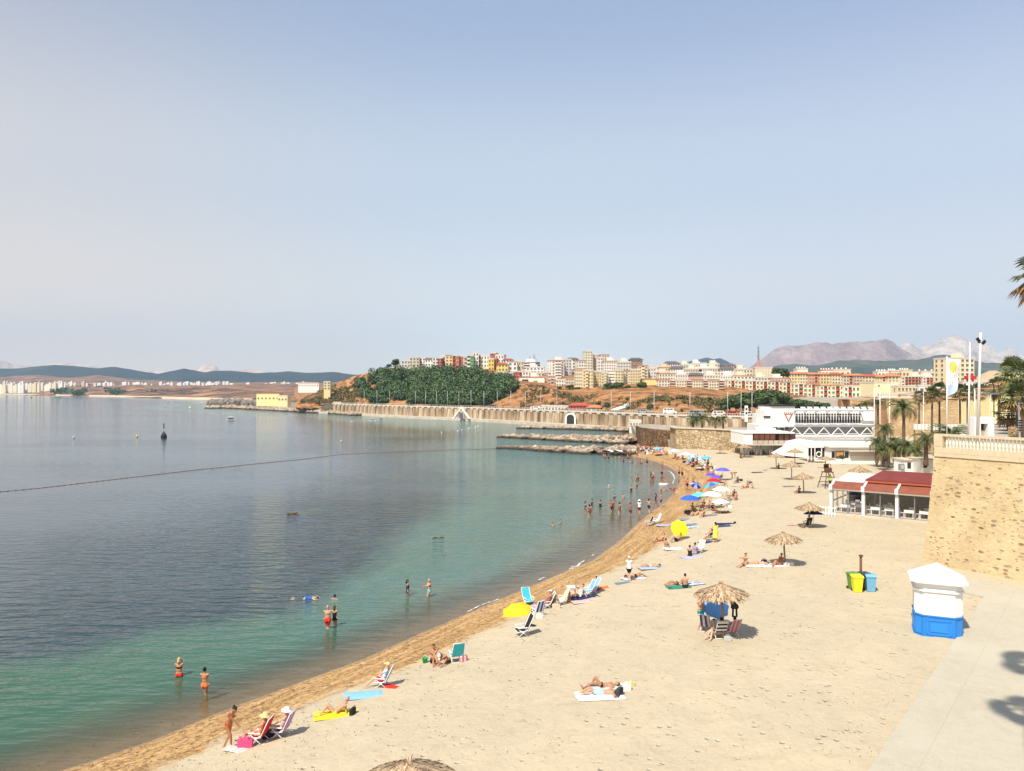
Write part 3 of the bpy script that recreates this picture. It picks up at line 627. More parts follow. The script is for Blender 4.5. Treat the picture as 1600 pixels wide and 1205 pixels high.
# ------------------------------------------------------------------ bins and post
def wheelie(px, py, col, label, rz):
    p = gnd(px, py); t = thing('wheelie_bin', label, 'bin', (p.x, p.y, p.z-.02), rz, 'bins round the brown post')
    m_ = plain(col, .5, .4); b = MB()
    b.add([(-.22,-.24,.06),(.22,-.24,.06),(.22,.2,.06),(-.22,.2,.06),(-.29,-.33,.98),(.29,-.33,.98),(.29,.31,.98),(-.29,.31,.98)], [(3,2,1,0),(0,1,5,4),(1,2,6,5),(2,3,7,6),(3,0,4,7),(4,5,6,7)])
    b.box((0,-.01,.97), (.64,.70,.05)); b.box((0,.3,.4), (.2,.06,.7)); b.build('body', m_, t)
    b = MB(); b.add([(-.32,-.37,1.0),(.32,-.37,1.0),(.32,.33,1.0),(-.32,.33,1.0),(-.28,-.3,1.09),(.28,-.3,1.09),(.28,.33,1.07),(-.28,.33,1.07)], [(3,2,1,0),(0,1,5,4),(1,2,6,5),(2,3,7,6),(3,0,4,7),(4,5,6,7)])
    b.tube([(-.27,.4,1.0),(.27,.4,1.0)], .025, 6); b.build('lid', m_, t)
    for s in (-1, 1): b = MB(); b.tube([(s*.2,.26,.1),(s*.26,.26,.1)], .1, 10); b.build('wheel', M_BLACK, t)
wheelie(1333.5, 921, (.10, .24, .04), 'green wheelie bin, partly hidden behind the yellow one', R(12))
wheelie(1339, 925, (.85, .72, .02), 'bright yellow wheelie bin at the brown post', R(-8))
wheelie(1360, 924, (.16, .40, .60), 'light blue wheelie bin at the brown post', R(-14))
wheelie(1350.5, 921, (.03, .04, .06), 'black wheelie bin squeezed between the yellow and the blue one', R(5))
p = gnd(1345, 917); t = tag(MB().tube([(0,0,-.2),(0,0,1.95)], [.085,.08], 8).box((0,-.02,1.98), (.2,.2,.1)).build('post', M_BROWN, None, p), 'rusty brown post standing behind the four bins', 'post')
# ------------------------------------------------------------------ beach restaurant
RA = W(1299, 803, 1.45); RB = W(1457, 818, 1.45); U = (RB-RA); U.z = 0; LR = U.length; U.normalize(); V_ = Vector((-U.y, U.x, 0))
if V_.y < 0: V_ = -V_
t = thing('beach_restaurant', 'glazed beach restaurant with white posts and a red canopy roof beside the bastion', 'restaurant', (RA.x, RA.y, 1.45), math.atan2(U.y, U.x))
LX = LR+2.5
b = MB(); b.box((LX/2-.1, 3.4, .02), (LX+.6, 7.6, .3)); b.build('floor', M_CONC, t)
bay = LR/3
for i in range(4): b = MB(); b.box((i*bay, 0, 1.35), (.26, .26, 2.5)); b.box((i*bay, -.15, 2.75), (.3, .5, .5)); b.build('post', M_WHITE, t)
b = MB(); b.box((LX/2, -.02, 2.52), (LX, .3, .12)); b.build('beam', mat('beam grey', (.35, .31, .26), .7), t)
M_GLASS = mat('window glass', (.6, .65, .65), .05, spec=.5)
gb = M_GLASS.node_tree; tb = gb.nodes.new('ShaderNodeBsdfTransparent'); gg = gb.nodes.new('ShaderNodeBsdfGlossy'); gg.inputs['Roughness'].default_value = .03; mm = gb.nodes.new('ShaderNodeMixShader'); mm.inputs[0].default_value = .05
gb.links.new(tb.outputs[0], mm.inputs[1]); gb.links.new(gg.outputs[0], mm.inputs[2]); gb.links.new(mm.outputs[0], gb.nodes['Material Output'].inputs['Surface'])
for i in range(3):
    for j in range(2):
        x0 = i*bay+.16+j*(bay-.32)/2; wd = (bay-.32)/2
        f = MB(); 
        for (x, z, a, c_) in ((x0+wd/2, .2, wd, .05), (x0+wd/2, 2.42, wd, .06), (x0+.02, 1.3, .04, 2.2), (x0+wd-.02, 1.3, .04, 2.2)): f.box((x, .05, z), (a, .05, c_))
        fo = f.build('window', mat('window frame grey', (.2, .2, .2), .5), t); MB().box((x0+wd/2, .06, 1.3), (wd-.08, .015, 2.2)).build('pane', M_GLASS, fo)
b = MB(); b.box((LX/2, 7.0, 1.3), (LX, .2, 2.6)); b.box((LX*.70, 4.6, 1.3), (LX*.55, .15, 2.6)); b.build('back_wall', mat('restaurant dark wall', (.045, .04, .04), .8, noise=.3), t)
b = MB(); b.box((.02, 3.6, 1.3), (.1, 6.8, .12)); b.box((.02, 3.6, 2.5), (.12, 6.8, .12))
for y in (2.2, 4.4, 6.8): b.box((.02, y, 1.3), (.12, .12, 2.5))
b.build('side_frame', M_WHITE, t)
M_AWN = mat('rust red awning', (.27, .085, .05), .8, noise=.25, scale=1.5); M_RROOF = mat('dark red canopy', (.20, .040, .030), .7, noise=.2, scale=.9)
for i in range(3):
    b = MB(); x0, x1 = i*bay+.1, (i+1)*bay-.12
    b.add([(x0,-.1,2.62),(x1,-.1,2.62),(x1,1.5,3.18),(x0,1.5,3.18),(x0,-.1,2.58),(x1,-.1,2.58),(x1,1.5,3.14),(x0,1.5,3.14)], [(0,1,2,3),(7,6,5,4),(0,4,5,1),(1,5,6,2),(3,7,4,0)]); b.build('awning', M_AWN, t)
for i in range(4):
    b = MB(); x0 = i*bay; b.add([(x0-.1,-.15,2.6),(x0+.1,-.15,2.6),(x0+.1,1.6,3.3),(x0-.1,1.6,3.3),(x0-.1,-.15,2.85),(x0+.1,-.15,2.85),(x0+.1,1.6,3.42),(x0-.1,1.6,3.42)], [(4,5,6,7),(0,1,5,4),(0,4,7,3),(1,2,6,5)]); b.build('rafter', M_WHITE, t)
b = MB(); x0, x1 = bay*.95, LX; 
b.add([(x0,1.5,3.2),(x1,1.5,3.2),(x1,1.5,3.55),(x0,1.5,3.55),(x0+.9,5.2,4.2),(x1,5.2,4.2),(x0,7.4,3.5),(x1,7.4,3.5)], [(0,1,2,3),(3,2,5,4),(4,5,7,6),(3,4,6,0)]); b.build('roof', M_RROOF, t)
b = MB(); b.box((x0+(x1-x0)/2, 1.42, 3.36), (x1-x0, .12, .16)); b.build('roof_edge', mat('orange edge', (.38, .09, .04), .6), t)
b = MB()
for j in range(4): b.box((bay*.45, 2.2+j*1.35, 3.22+.1*j), (bay*.9, 1.2, .08))
b.build('white_roof', M_WHITE, t)
def chair_mb(c, rz, s=1.0):
    b = MB(); M = Matrix.Translation(c) @ Matrix.Rotation(rz, 4, 'Z')
    b.box((0, 0, .44), (.42, .42, .04), 0, 0, M); b.box((0, .2, .68), (.42, .04, .40), 0, 0, M)
    for x in (-.18, .18):
        for y in (-.18, .18): b.box((x, y, .22), (.04, .04, .44), 0, 0, M)
    return b
rz0 = math.atan2(U.y, U.x)
M_WPL = mat('white plastic', (.8, .8, .78), .4, spec=.5)
def loc_r(x, y, z=.17): p = RA+U*x+V_*y; return Vector((p.x, p.y, 1.45+z))
tbl0 = None
ti = 0
for (x, y) in ((1.1,1.2),(2.2,2.3),(3.9,1.3),(5.1,1.5),(6.9,1.2),(8.2,1.3),(4.6,3.2),(1.4,3.8)):
    pw = ['behind the left glass','second from the left behind the glass','behind the middle glass, left of two','behind the middle glass, right of two','behind the right glass, nearer the door','at the right end by the bastion','deep inside behind the middle glass','at the back left corner'][ti]
    tt = thing('cafe_table', 'white square table %s of the restaurant' % pw, 'table', loc_r(x, y), rz0, 'white restaurant tables')
    MB().box((0,0,.73), (.85,.85,.04)).box((0,0,.6), (.86,.86,.24)).build('tabletop', M_WPL, tt)
    for s1 in (-1, 1):
        for s2 in (-1, 1): MB().box((s1*.35, s2*.35, .24), (.05,.05,.48)).build('leg', M_WPL, tt)
    for k, (dx, dy, r_) in enumerate(((-.7,0,math.pi/2),(.7,0,-math.pi/2),(0,.7,0))):
        c_ = thing('cafe_chair', 'white chair %s the white table %s' % (('left of','right of','behind')[k], pw), 'chair', loc_r(x+dx, y+dy), rz0+r_, 'white restaurant chairs')
        MB().box((0,0,.44), (.42,.42,.04)).build('seat', M_WPL, c_); MB().box((0,.2,.66), (.42,.04,.42)).build('backrest', M_WPL, c_)
        for s1 in (-1, 1):
            for s2 in (-1, 1): MB().box((s1*.18, s2*.18, .21), (.035,.035,.42)).build('leg', M_WPL, c_)
    ti += 1
# little white fence and table at the left end of the restaurant
p = W(1288, 806, 1.45); t = thing('picket_fence', 'low white picket fence left of the glazed restaurant', 'fence', (p.x-.6, p.y+.3, 1.45), rz0)
for i in range(7): MB().box((i*.28, 0, .5), (.07,.04,1.0)).build('picket', M_WPL, t)
MB().box((.85,0,.85), (1.9,.05,.06)).box((.85,0,.3), (1.9,.05,.06)).build('rail', M_WPL, t)
loft('promenade_bank', [[(1180,pyz(1.3,214),214),(2300,pyz(1.3,214),214)],[(1180,pyz(5.95,228),228),(2300,pyz(5.95,226),226)]], 1188, 2300, 90, 5, M_DIRT, .3, .1)
loft('town_terrace', [[(1170,pyz(5.8,238),238),(2300,pyz(5.8,238),238)],[(1170,pyz(9,300),300),(2300,pyz(12.5,300),300)],[(1170,pyz(12,420),420),(2300,pyz(15,420),420)]], 1175, 2300, 60, 3, M_DIRT, .1, .1)
# ------------------------------------------------------------------ vegetation
def leafmat(name, c1, c2, c3):
    g = G(name); gi = g.n('ShaderNodeNewGeometry'); c = g.ramp(gi.outputs['Random Per Island'], [(0.0, c1), (0.5, c2), (1.0, c3)])
    n = g.noise(g.obj(), 0.12, 6, .75); c = g.mix(.75, c, g.ramp(n, [(.35, (.45, .55, .5)), (.62, (1.15, 1.1, 1.0))]), 'MULTIPLY')
    g.l(c, g.b.inputs['Base Color']); g.b.inputs['Roughness'].default_value = .7; g.b.inputs['Specular IOR Level'].default_value = .25; return g.m
M_LEAF = leafmat('tree leaves', (.035, .06, .02), (.065, .10, .03), (.12, .15, .05))
M_FOREST = leafmat('hill wood leaves', (.015, .04, .016), (.05, .10, .036), (.15, .20, .07))
M_PALM = leafmat('palm fronds', (.05, .075, .025), (.10, .13, .04), (.20, .20, .075))
M_PDEAD = leafmat('dry palm skirt', (.16, .09, .035), (.28, .17, .07), (.36, .25, .12))
M_BARK = mat('bark', (.16, .11, .07), .95, noise=.4, scale=5, bump=.03, bscale=9)
def leafblob(mb, c, r, n, size, mi=0, zs=.8):
    for _ in range(n):
        v = Vector((rnd.gauss(0, 1), rnd.gauss(0, 1), rnd.gauss(0, 1))).normalized()*r*rnd.uniform(.6, 1.05)**.6; v.z *= zs
        p = Vector(c)+v; a = Vector((rnd.gauss(0, 1), rnd.gauss(0, 1), rnd.gauss(0, 1)))
        nrm = (v.normalized()*1.2+a*.45).normalized(); t1 = nrm.cross(Vector((rnd.random(), rnd.random(), rnd.random()))).normalized(); t2 = nrm.cross(t1)
        s = size*rnd.uniform(.6, 1.3); mb.add([p-t1*s-t2*s*.6, p+t1*s-t2*s*.7, p+t1*s*.7+t2*s, p-t1*s*.6+t2*s*.8], [(0,1,2,3)], mi)
def crown_mesh(seed, h, r, n=9, leaves=150, size=.28):
    global rnd; keep = rnd; rnd = random.Random(seed); mb = MB()
    for i in range(n):
        a = rnd.uniform(0, 6.28); q = r*rnd.uniform(.15, .68); leafblob(mb, (q*math.cos(a), q*math.sin(a), h+rnd.uniform(-.35, .45)*r), r*rnd.uniform(.32, .55), leaves, size)
    rnd = keep; return mb.mesh('crown', M_LEAF)
CR = [crown_mesh(s, 4.2, 2.6, 10, 130, .26) for s in (1, 2, 3)]
tm = MB(); tm.tube([(0,0,-.6),(.05,0,1.2),(0,.1,2.4),(.05,0,4.0)], [.26,.2,.16,.07], 7)
for a in range(5): tm.tube([(0,.05,2.2),(1.3*math.cos(a*1.3),1.3*math.sin(a*1.3),3.9)], [.11,.03], 5)
TRK = tm.mesh('trunk', M_BARK)
def tree(px, py, Y, hpx, label, group=None, flat_=1.0):
    p = A(px, py, Y); s = hpx*Y/F/6.2; t = thing('tree', label, 'tree', p, rnd.uniform(0, 6.28), group)
    a = link('trunk', TRK, t); b = link('crown', CR[rnd.randrange(3)], t); t.scale = (s*flat_, s*flat_, s); return t
# hillside wood: one far mass
mb = MB(); rr = random.Random(5); cnt = 0
def fpoly(px, py):      # upper and lower limits of the wood at a pixel column
    up = np.interp(px, [545,556,566,580,600,640,690,700,740,760,790,812,818], [619,604,595,589,583,584,584,583,585,590,594,606,618])
    lo = np.interp(px, [545,560,574,578,640,650,690,730,760,790,812], [621,618,624,635,634,629,635,635,632,620,604])
    return up <= py <= lo
while cnt < 1650:
    px = rr.uniform(528, 813); s_ = rr.uniform(.0, 1.0)
    e_ = float(np.interp(px, list(edge), list(edge.values()))); rn = float(np.interp(px, list(run), list(run.values()))); y0 = yw(px)+13; z0 = 5.8; y1 = y0+rn; z1 = CZ-(e_-HY)*y1/F
    ym = y0+rn*.42; pm = pyz(6.4, y0+rn*.3)*.62+e_*.38; zm = CZ-(pm-HY)*ym/F
    Yq = y0+rn*s_; zq = z0+(zm-z0)*s_/.42 if s_ < .42 else zm+(z1-zm)*(s_-.42)/.58
    py = HY+(CZ-zq)*F/Yq
    if not fpoly(px, py-1.5): continue
    if (px-588)**2/60+(py-606)**2/30 < 1 or (604 < px < 640 and py > 626) or (px < 592 and fbm(px*.09, py*.16, 1, 2, 4) < .06): continue
    cnt += 1; x = (px-CX)*Yq/F; r = rr.choice((rr.uniform(1.0, 2.0), rr.uniform(1.6, 3.4))); rnd_keep = rnd
    leafblob(mb, (x, Yq, zq+r*.9), r, int(34+r*r*9), .40, 0, rr.uniform(.8, 1.5))
tag(mb.build('hillside_wood', M_FOREST), kind='stuff')
mb = MB()
for _ in range(1900):
    px = rr.choice([rr.uniform(470, 560), rr.uniform(812, 1140)]); s_ = rr.random()
    e_ = float(np.interp(px, list(edge), list(edge.values()))); rn = float(np.interp(px, list(run), list(run.values()))); y0 = yw(px)+13; z1 = CZ-(e_-HY)*(y0+rn)/F
    Yq = y0+rn*s_; pm = pyz(6.4, y0+rn*.3)*.62+e_*.38; ym = y0+rn*.42; zm = CZ-(pm-HY)*ym/F; zq = 5.8+(zm-5.8)*s_/.42 if s_ < .42 else zm+(z1-zm)*(s_-.42)/.58
    x = (px-CX)*Yq/F
    if fbm(x, Yq, .045, 3, 9) < .03 and rr.random() < .93: continue
    leafblob(mb, (x, Yq, zq+.3), rr.uniform(.35, 1.2), 11, .33, 0, .8)
tag(mb.build('slope_scrub', leafmat('dry scrub', (.06,.06,.02), (.12,.11,.04), (.2,.16,.07))), kind='stuff')

# --- palms
def palm_crown(kind, seed):
    r_ = random.Random(seed); mb = MB()
    if kind == 'date':
        for i in range(58):
            a = r_.uniform(0, 6.28); e0 = r_.uniform(-.15, 1.35); Lf = r_.uniform(2.3, 3.0); pts = []; p = Vector((0, 0, 0)); el = e0
            for k in range(8):
                pts.append(p.copy()); p = p+Vector((math.cos(a)*math.cos(el), math.sin(a)*math.cos(el), math.sin(el)))*Lf/7; el -= .24+.05*k*.5
            side = Vector((-math.sin(a), math.cos(a), 0))
            for k in range(7):
                q0, q1 = pts[k], pts[k+1]; w_ = .40*math.sin(math.pi*min(1, (k+1.2)/8.0)); dn = (q1-q0)
                for sgn in (-1, 1):
                    for u in (0, .5):
                        b0 = q0+dn*u; tip = b0+side*sgn*w_+dn*1.1+Vector((0, 0, -.16)); mb.add([b0, b0+dn*.34, tip], [(0,1,2)], 0 if e0 > .1 else 1)
                mb.add([q0-side*.02, q0+side*.02, q1+side*.015, q1-side*.015], [(0,1,2,3)], 0)
        for i in range(26):
            a = r_.uniform(0, 6.28); mb.add([(math.cos(a)*.12, math.sin(a)*.12, 0), (math.cos(a+.5)*.2, math.sin(a+.5)*.2, -.1), (math.cos(a)*.55, math.sin(a)*.55, -1.2)], [(0,1,2)], 1)
    else:
        for i in range(46):
            a = r_.uniform(0, 6.28); e0 = r_.uniform(-1.2, 1.4); Lp = r_.uniform(.55, .95); d_ = Vector((math.cos(a)*math.cos(e0), math.sin(a)*math.cos(e0), math.sin(e0)))
            c_ = d_*Lp; s1 = Vector((-math.sin(a), math.cos(a), 0)); up = d_.cross(s1); mi = 0 if e0 > -.35 else 1
            mb.add([s1*.02, s1*-.02, c_], [(0,1,2)], mi)
            for k in range(9):
                g_ = (k-4)*.33; dd = (d_*math.cos(g_)+s1*math.sin(g_)); lf = .85*(1-.12*abs(k-4)/4)
                tip = c_+dd*lf+Vector((0, 0, -.22)); n_ = s1*math.cos(g_)-d_*math.sin(g_)
                mid = c_+dd*lf*.6; mb.add([c_, mid+n_*.07, tip, mid-n_*.07], [(0,1,2,3)], mi)
    return mb.mesh('crown', [M_PALM, M_PDEAD])
DATE = [palm_crown('date', s) for s in (1, 2)]; FAN = [palm_crown('fan', s) for s in (3, 4)]
PTR = {}
def palm(px, pyb, pyt, Y, kind, label, group=None, cs=1.0, loc=None, z=None, skirt=0, nm='palm_tree'):
    """pyb: ground pixel row, pyt: row of the crown's heart"""
    p = A(px, pyb, Y) if loc is None else Vector(loc); h = (pyb-pyt)*Y/F if loc is None else z
    t = thing(nm, label, 'palm', p, rnd.uniform(0, 6.28), group); hr = round(h, 1); key = (kind, hr)
    if key not in PTR:
        mb = MB(); r0, r1 = (.28, .22) if kind == 'date' else (.2, .13); n = 12; lean = rnd.uniform(-.02, .02)*h
        mb.tube([(lean*(i/n)**2, 0, -.5+(h+.5)*i/n) for i in range(n+1)], [(r0+(r1-r0)*i/n)*(1.0 if i % 2 else 1.1) for i in range(n+1)], 8); PTR[key] = mb.mesh('trunk', M_BARK)
    link('trunk', PTR[key], t)
    c = link('crown', (DATE if kind == 'date' else FAN)[rnd.randrange(2)], t, (0, 0, h)); c.scale = (cs, cs, cs*rnd.uniform(.9, 1.05)); return t

# ------------------------------------------------------------------ buildings
WINC = {}
def winmesh(w_, h_, balc=None):
    k = (round(w_, 1), round(h_, 1), balc)
    if k not in WINC:
        w_, h_, _ = k; mb = MB(); mb.box((0, -.02, h_/2), (w_, .10, h_), 0, 1)
        mb.box((0, -.08, -.05), (w_+.3, .22, .09), 0, 0); mb.box((0, -.08, h_+.06), (w_+.24, .16, .12), 0, 0)
        mb.box((0, -.075, h_/2), (.07, .03, h_), 0, 0)
        WINC[k] = mb.mesh('window', [M_WHITE, M_DARK])
    return WINC[k]
def balmesh(w_, h_, col, loggia):
    k = ('b', round(w_, 1), round(h_, 1), col, loggia)
    if k not in WINC:
        mb = MB(); mb.box((0, -.02, h_*.5), (w_*.9, .12, h_*.8), 0, 1)
        if loggia: mb.box((0, -.18, h_*.22), (w_, .30, h_*.46), 0, 0)
        else: mb.box((0, -.55, -.03), (w_, 1.1, .16), 0, 2); mb.box((0, -1.08, .45), (w_, .08, .85), 0, 0); mb.box((-w_/2, -.55, .45), (.08, 1.0, .85), 0, 0); mb.box((w_/2, -.55, .45), (.08, 1.0, .85), 0, 0)
        WINC[k] = mb.mesh('balcony', [plain(col), M_DARK, M_WHITE])
    return WINC[k]
WH = (.80,.76,.69); CR_ = (.66,.56,.40); YE = (.70,.56,.27); PY = (.70,.62,.38); PK = (.62,.42,.34); SA = (.55,.33,.20); GW = (.60,.58,.53)
TERR = (.46,.17,.08); REDB = (.45,.05,.035)
def bld(x0, x1, yt, yb, Y, col, fl, nc, label, dep=11, yaw=None, roof=None, bal=(), balcol=None, logg=True, win=True, cat='building', name='apartment_building', extra=None, sink=7, group=None, hut=True):
    pl, pr_ = A(x0, yb, Y), A(x1, yb, Y); wd = pr_.x-pl.x; h = (yb-yt)*Y/F; yaw = rnd.uniform(-.14, .14) if yaw is None else yaw
    t = thing(name, label, cat, ((pl.x+pr_.x)/2, Y, pl.z), yaw, group)
    b = MB(); b.box((0, dep/2, (h-sink)/2), (wd, dep, h+sink)); b.build('wall', plain(col, .85), t)
    rc = {'red': (.42,.085,.045), 'orange': (.55,.20,.08), 'brown': (.24,.12,.08), 'dark': (.12,.11,.11)}.get(roof)
    b = MB()
    if rc and wd > 3:
        e = .5; hh = min(wd, dep)*.18; b.add([(-wd/2-e,-e,h+.003),(wd/2+e,-e,h+.003),(wd/2+e,dep+e,h+.003),(-wd/2-e,dep+e,h+.003),(-wd/2+hh,dep/2,h+hh),(wd/2-hh,dep/2,h+hh)], [(0,1,5,4),(1,2,5),(2,3,4,5),(3,0,4),(3,2,1,0)]); b.build('roof', plain(rc), t)
    else:
        for (cx_, cy_, a, c_) in ((0, -.02, wd+.24, .22), (0, dep+.02, wd+.24, .22), (-wd/2-.02, dep/2, .22, dep-.2), (wd/2+.02, dep/2, .22, dep-.2)): b.box((cx_, cy_, h+.22), (a, c_, .62))
        b.box((0, dep/2, h+.02), (wd-.1, dep-.1, .1))
        b.build('roof', plain((.45,.22,.13) if rnd.random() < .25 else (.62,.56,.47)), t)
        if hut and wd > 7:
            b = MB(); hx = rnd.uniform(-.25, .25)*wd; b.box((hx, dep*.5, h+1.3), (3.2, 3, 2.5)); b.box((hx+2.3, dep*.4, h+.7), (.9, .9, 1.3)); b.build('stair_hut', plain(col, .85), t)
    if win and fl:
        fh = h/fl; cw = wd/nc; ww = min(1.2, cw*.5); wh = min(1.5, fh*.5); n = 0
        for i in range(fl):
            for j in range(nc):
                z = h-(i+1)*fh+fh*.27; x = -wd/2+cw*(j+.5)
                if j in bal or (j-nc) in bal: link('balcony', balmesh(cw*.86, fh*.92, balcol if balcol else col, logg), t, (x, -.001, h-(i+1)*fh+.1))
                elif n < 95: link('window', winmesh(ww, wh), t, (x, 0, z)); n += 1
        if yaw < .02 or True:
            ns = max(1, int(dep/4))
            for i in range(fl):
                for j in range(ns):
                    if n < 95: o_ = link('window', winmesh(min(1.2, ww+.1), wh), t, (-wd/2, dep*(j+.5)/ns, h-(i+1)*fh+fh*.27), -math.pi/2); n += 1
    if extra: extra(t, wd, h, dep)
    return t
H = lambda *a, **k: bld(*a, cat='house', name='house', **k)
# hill-top houses, left to right
H(640,655,559,573,452,CR_,3,3,'cream house with a flat roof, leftmost tall one on the hill crest')
H(627,641,564,574,458,GW,2,3,'grey-white house at the left end of the hilltop row behind dark trees')
H(655,665,560,572,456,WH,3,2,'narrow white house beside the brown-roofed one on the hill')
H(664,677,561,573,450,WH,2,3,'white house under a brown hipped roof on the hill crest',roof='brown')
H(676,685,559,574,446,WH,3,2,'slim white house left of the dark red one on the hill')
H(684,691,560,574,442,(.30,.03,.03),3,1,'narrow dark red house on the hill crest')
H(690,697,557,575,446,(.70,.62,.48),3,1,'pale cream house right of the dark red one on the hill')
H(696,707,556,576,442,(.72,.56,.28),4,2,'pale yellow house between the cream and the orange houses on the hill')
H(707,717,556,576,440,(.62,.24,.11),3,2,'orange house with red shutters on the hill crest',bal=(0,),balcol=(.5,.05,.03))
H(716,724,557,576,442,(.60,.16,.09),3,2,'red-orange house adjoining the orange one on the hill')
H(724,731,558,577,440,(.66,.47,.42),3,1,'pinkish narrow house above the wood')
H(730,740,556,580,435,(.12,.34,.10),4,2,'green-fronted house at the top of the wood',bal=(0,),balcol=(.7,.7,.62))
H(739,748,551,581,442,WH,5,2,'tallest white narrow house on the hill crest')
H(747,765,556,581,445,WH,4,4,'wide white house with a green strip up its front',bal=(0,),balcol=(.18,.42,.08))
H(763,772,561,579,438,(.78,.55,.06),3,2,'bright yellow house on the hill')
H(766,775,552,562,470,(.45,.04,.03),2,2,'red block standing on the skyline of the hill')
H(770,777,561,575,440,(.34,.06,.03),2,1,'narrow brown-red house beside the bright yellow one')
H(774,787,555,580,462,WH,4,3,'white house behind the red-roofed yellow one')
H(778,794,569,586,430,(.80,.62,.14),3,3,'yellow house under a broad red roof',roof='red')
H(786,800,562,573,455,WH,2,3,'white house with a thin red roof near the skyline',roof='red')
H(794,808,566,585,432,WH,3,2,'blank white cube house right of the red-roofed yellow house')
H(806,818,565,584,440,CR_,3,3,'cream house with dark framed windows beside the white cube')
H(776,790,582,596,415,WH,2,3,'white house half sunk in trees below the yellow house')
H(788,802,583,596,412,GW,2,3,'low white house left of the lower red block')
H(801,813,581,591,414,(.50,.05,.04),2,2,'square red block above the long white building')
H(812,830,581,592,420,WH,2,4,'white house between the two red blocks')
H(829,836,583,592,412,(.52,.05,.05),2,1,'small red wedge-shaped house on the slope')
H(835,851,583,600,415,CR_,3,3,'cream stepped house right of the small red wedge')
H(822,850,574,584,440,WH,2,5,'long white house below the round building')
H(850,858,584,605,408,SA,4,2,'salmon house with many small windows on the slope')
H(856,868,587,608,404,(.5,.28,.18),4,3,'brown-pink house stepping down beside the salmon one')
def slot(t, wd, h, dep):
    MB().box((-wd*.28, -.1, h*.72), (3.2, .25, 1.0)).build('slot_window', M_DARK, t); MB().box((wd*.13, -.15, h*.45), (2.2, .35, 2.6)).build('green_bay', plain((.12,.35,.08)), t)
bld(812,851,590,606,400,WH,0,0,'long blank white building on the slope edge, with one green bay',extra=slot,yaw=.05,dep=9)
B_ = lambda *a, **k: bld(*a, **k)
bld(856,870,592,612,392,SA,4,3,'salmon block with balconies behind the bright green trees',bal=(1,),balcol=(.6,.4,.3))
bld(869,885,594,613,388,WH,4,4,'white stepped block right of the salmon one behind the green trees')
bld(884,900,591,615,384,CR_,5,4,'cream block just left of the curved cream tower')
bld(838,853,594,604,410,(.66,.5,.4),2,4,'low pinkish house behind the long blank white building')
# round tiered building
p = A(831, 577, 470); t = thing('round_building', 'round tiered white building with masts on its roof, between the hill and the towers', 'building', (p.x, 478, p.z))
b = MB(); b.lathe([(0,-8),(5.3,-8),(5.3,4.8),(5.3,4.81),(0,4.81)], 28, sm=False); b.lathe([(3.4,4.8),(3.4,6.6),(0,6.6)], 24, sm=False); b.build('wall', plain(WH), t)
for z in (.8, 2.4, 4.0): MB().lathe([(5.28,z-.35),(5.45,z-.35),(5.45,z+.35),(5.28,z+.35)], 28, sm=False).build('window_band', M_DARK, t)
for x, hh in ((-1,2),(1.4,3.4),(2.2,2.2)): MB().tube([(x,0,6.5),(x,0,6.6+hh)], .12, 5).build('mast', M_BLACK, t)
# town blocks
ORD = 'first second third fourth fifth sixth seventh eighth ninth tenth eleventh twelfth'.split()
B = bld
B(862,882,564,604,440,WH,9,4,'white balconied block at the left end of the tall blocks',bal=(1,2),logg=False,yaw=.22)
B(880,893,562,602,448,GW,9,3,'grey-white block with dark windows left of the curved cream one',yaw=.1)
B(889,904,561,600,462,WH,8,3,'white block with a dark overhanging roof edge',roof='dark')
B(898,913,577,619,368,(.72,.62,.42),8,5,'curved-looking cream tower with close vertical lines')
B(911,927,579,620,362,(.74,.60,.30),8,4,'yellow-cream tower with dark bulging balconies',bal=(1,),logg=False)
B(904,916,564,584,450,WH,4,3,'white block left of the tallest tower')
B(914,926,549,586,470,(.72,.66,.48),9,3,'tallest cream tower on the skyline')
B(924,935,554,584,474,(.70,.56,.50),7,3,'pinkish tower right of the tallest one')
B(934,942,559,584,462,WH,5,2,'slim white block between the two skyline towers')
B(940,952,555,584,470,(.72,.66,.52),7,3,'cream tower at the right of the skyline group')
B(925,940,581,613,366,YE,7,4,'yellow block, first of the ribbed row above the slope')
B(940,951,583,613,364,(.74,.62,.36),7,3,'pale yellow block, second of the ribbed row',bal=(1,),logg=False)
B(950,962,580,612,370,WH,7,3,'white balconied block between yellow ones',bal=(0,1,2),logg=False)
B(961,974,579,610,368,(.76,.64,.34),7,3,'yellow block right of the white balconied one')
B(973,986,580,610,372,(.72,.66,.5),7,3,'cream balconied block near the end of the ribbed row',bal=(0,2),logg=False)
B(985,1000,578,610,368,YE,7,4,'broad yellow block at the right end of the ribbed row')
B(944,966,565,582,440,WH,4,6,'white block above the ribbed row with small windows')
B(965,986,566,584,436,GW,4,5,'grey-white block above the ribbed row')
B(984,1004,562,580,450,(.30,.17,.11),3,4,'dark brown modern block under a flat overhanging roof',roof='dark')
B(998,1012,572,606,400,(.72,.62,.4),7,3,'cream tower just right of the yellow ribbed row',bal=(1,),logg=False)
B(1010,1024,576,600,404,WH,5,4,'white block with dark roof edges near the town centre')
B(1007,1029,593,613,362,(.76,.62,.24),0,0,'plain yellow block with a brown corner at the left end of the long cream terrace',roof=None,hut=False,extra=lambda t,w_,h,d_: MB().box((w_/2-.5,-.1,h/2-.2),(1.2,.3,h-.6)).build('corner_strip', plain(SA), t))
xs = [(1029,1047),(1057,1073),(1083,1099),(1108,1123)]
for i, (a, b_) in enumerate(xs):
    B(a,b_,594.5,613,356-i*1.5,(.74,.66,.44) if i else (.74,.69,.55),4,4,['widest cream block of the long terrace, at its left end','cream block of the long terrace between the first two terracotta loggias','cream block in the middle of the long terrace, above the white stilted wall','cream block at the right end of the long terrace'][i],yaw=.0,hut=False)
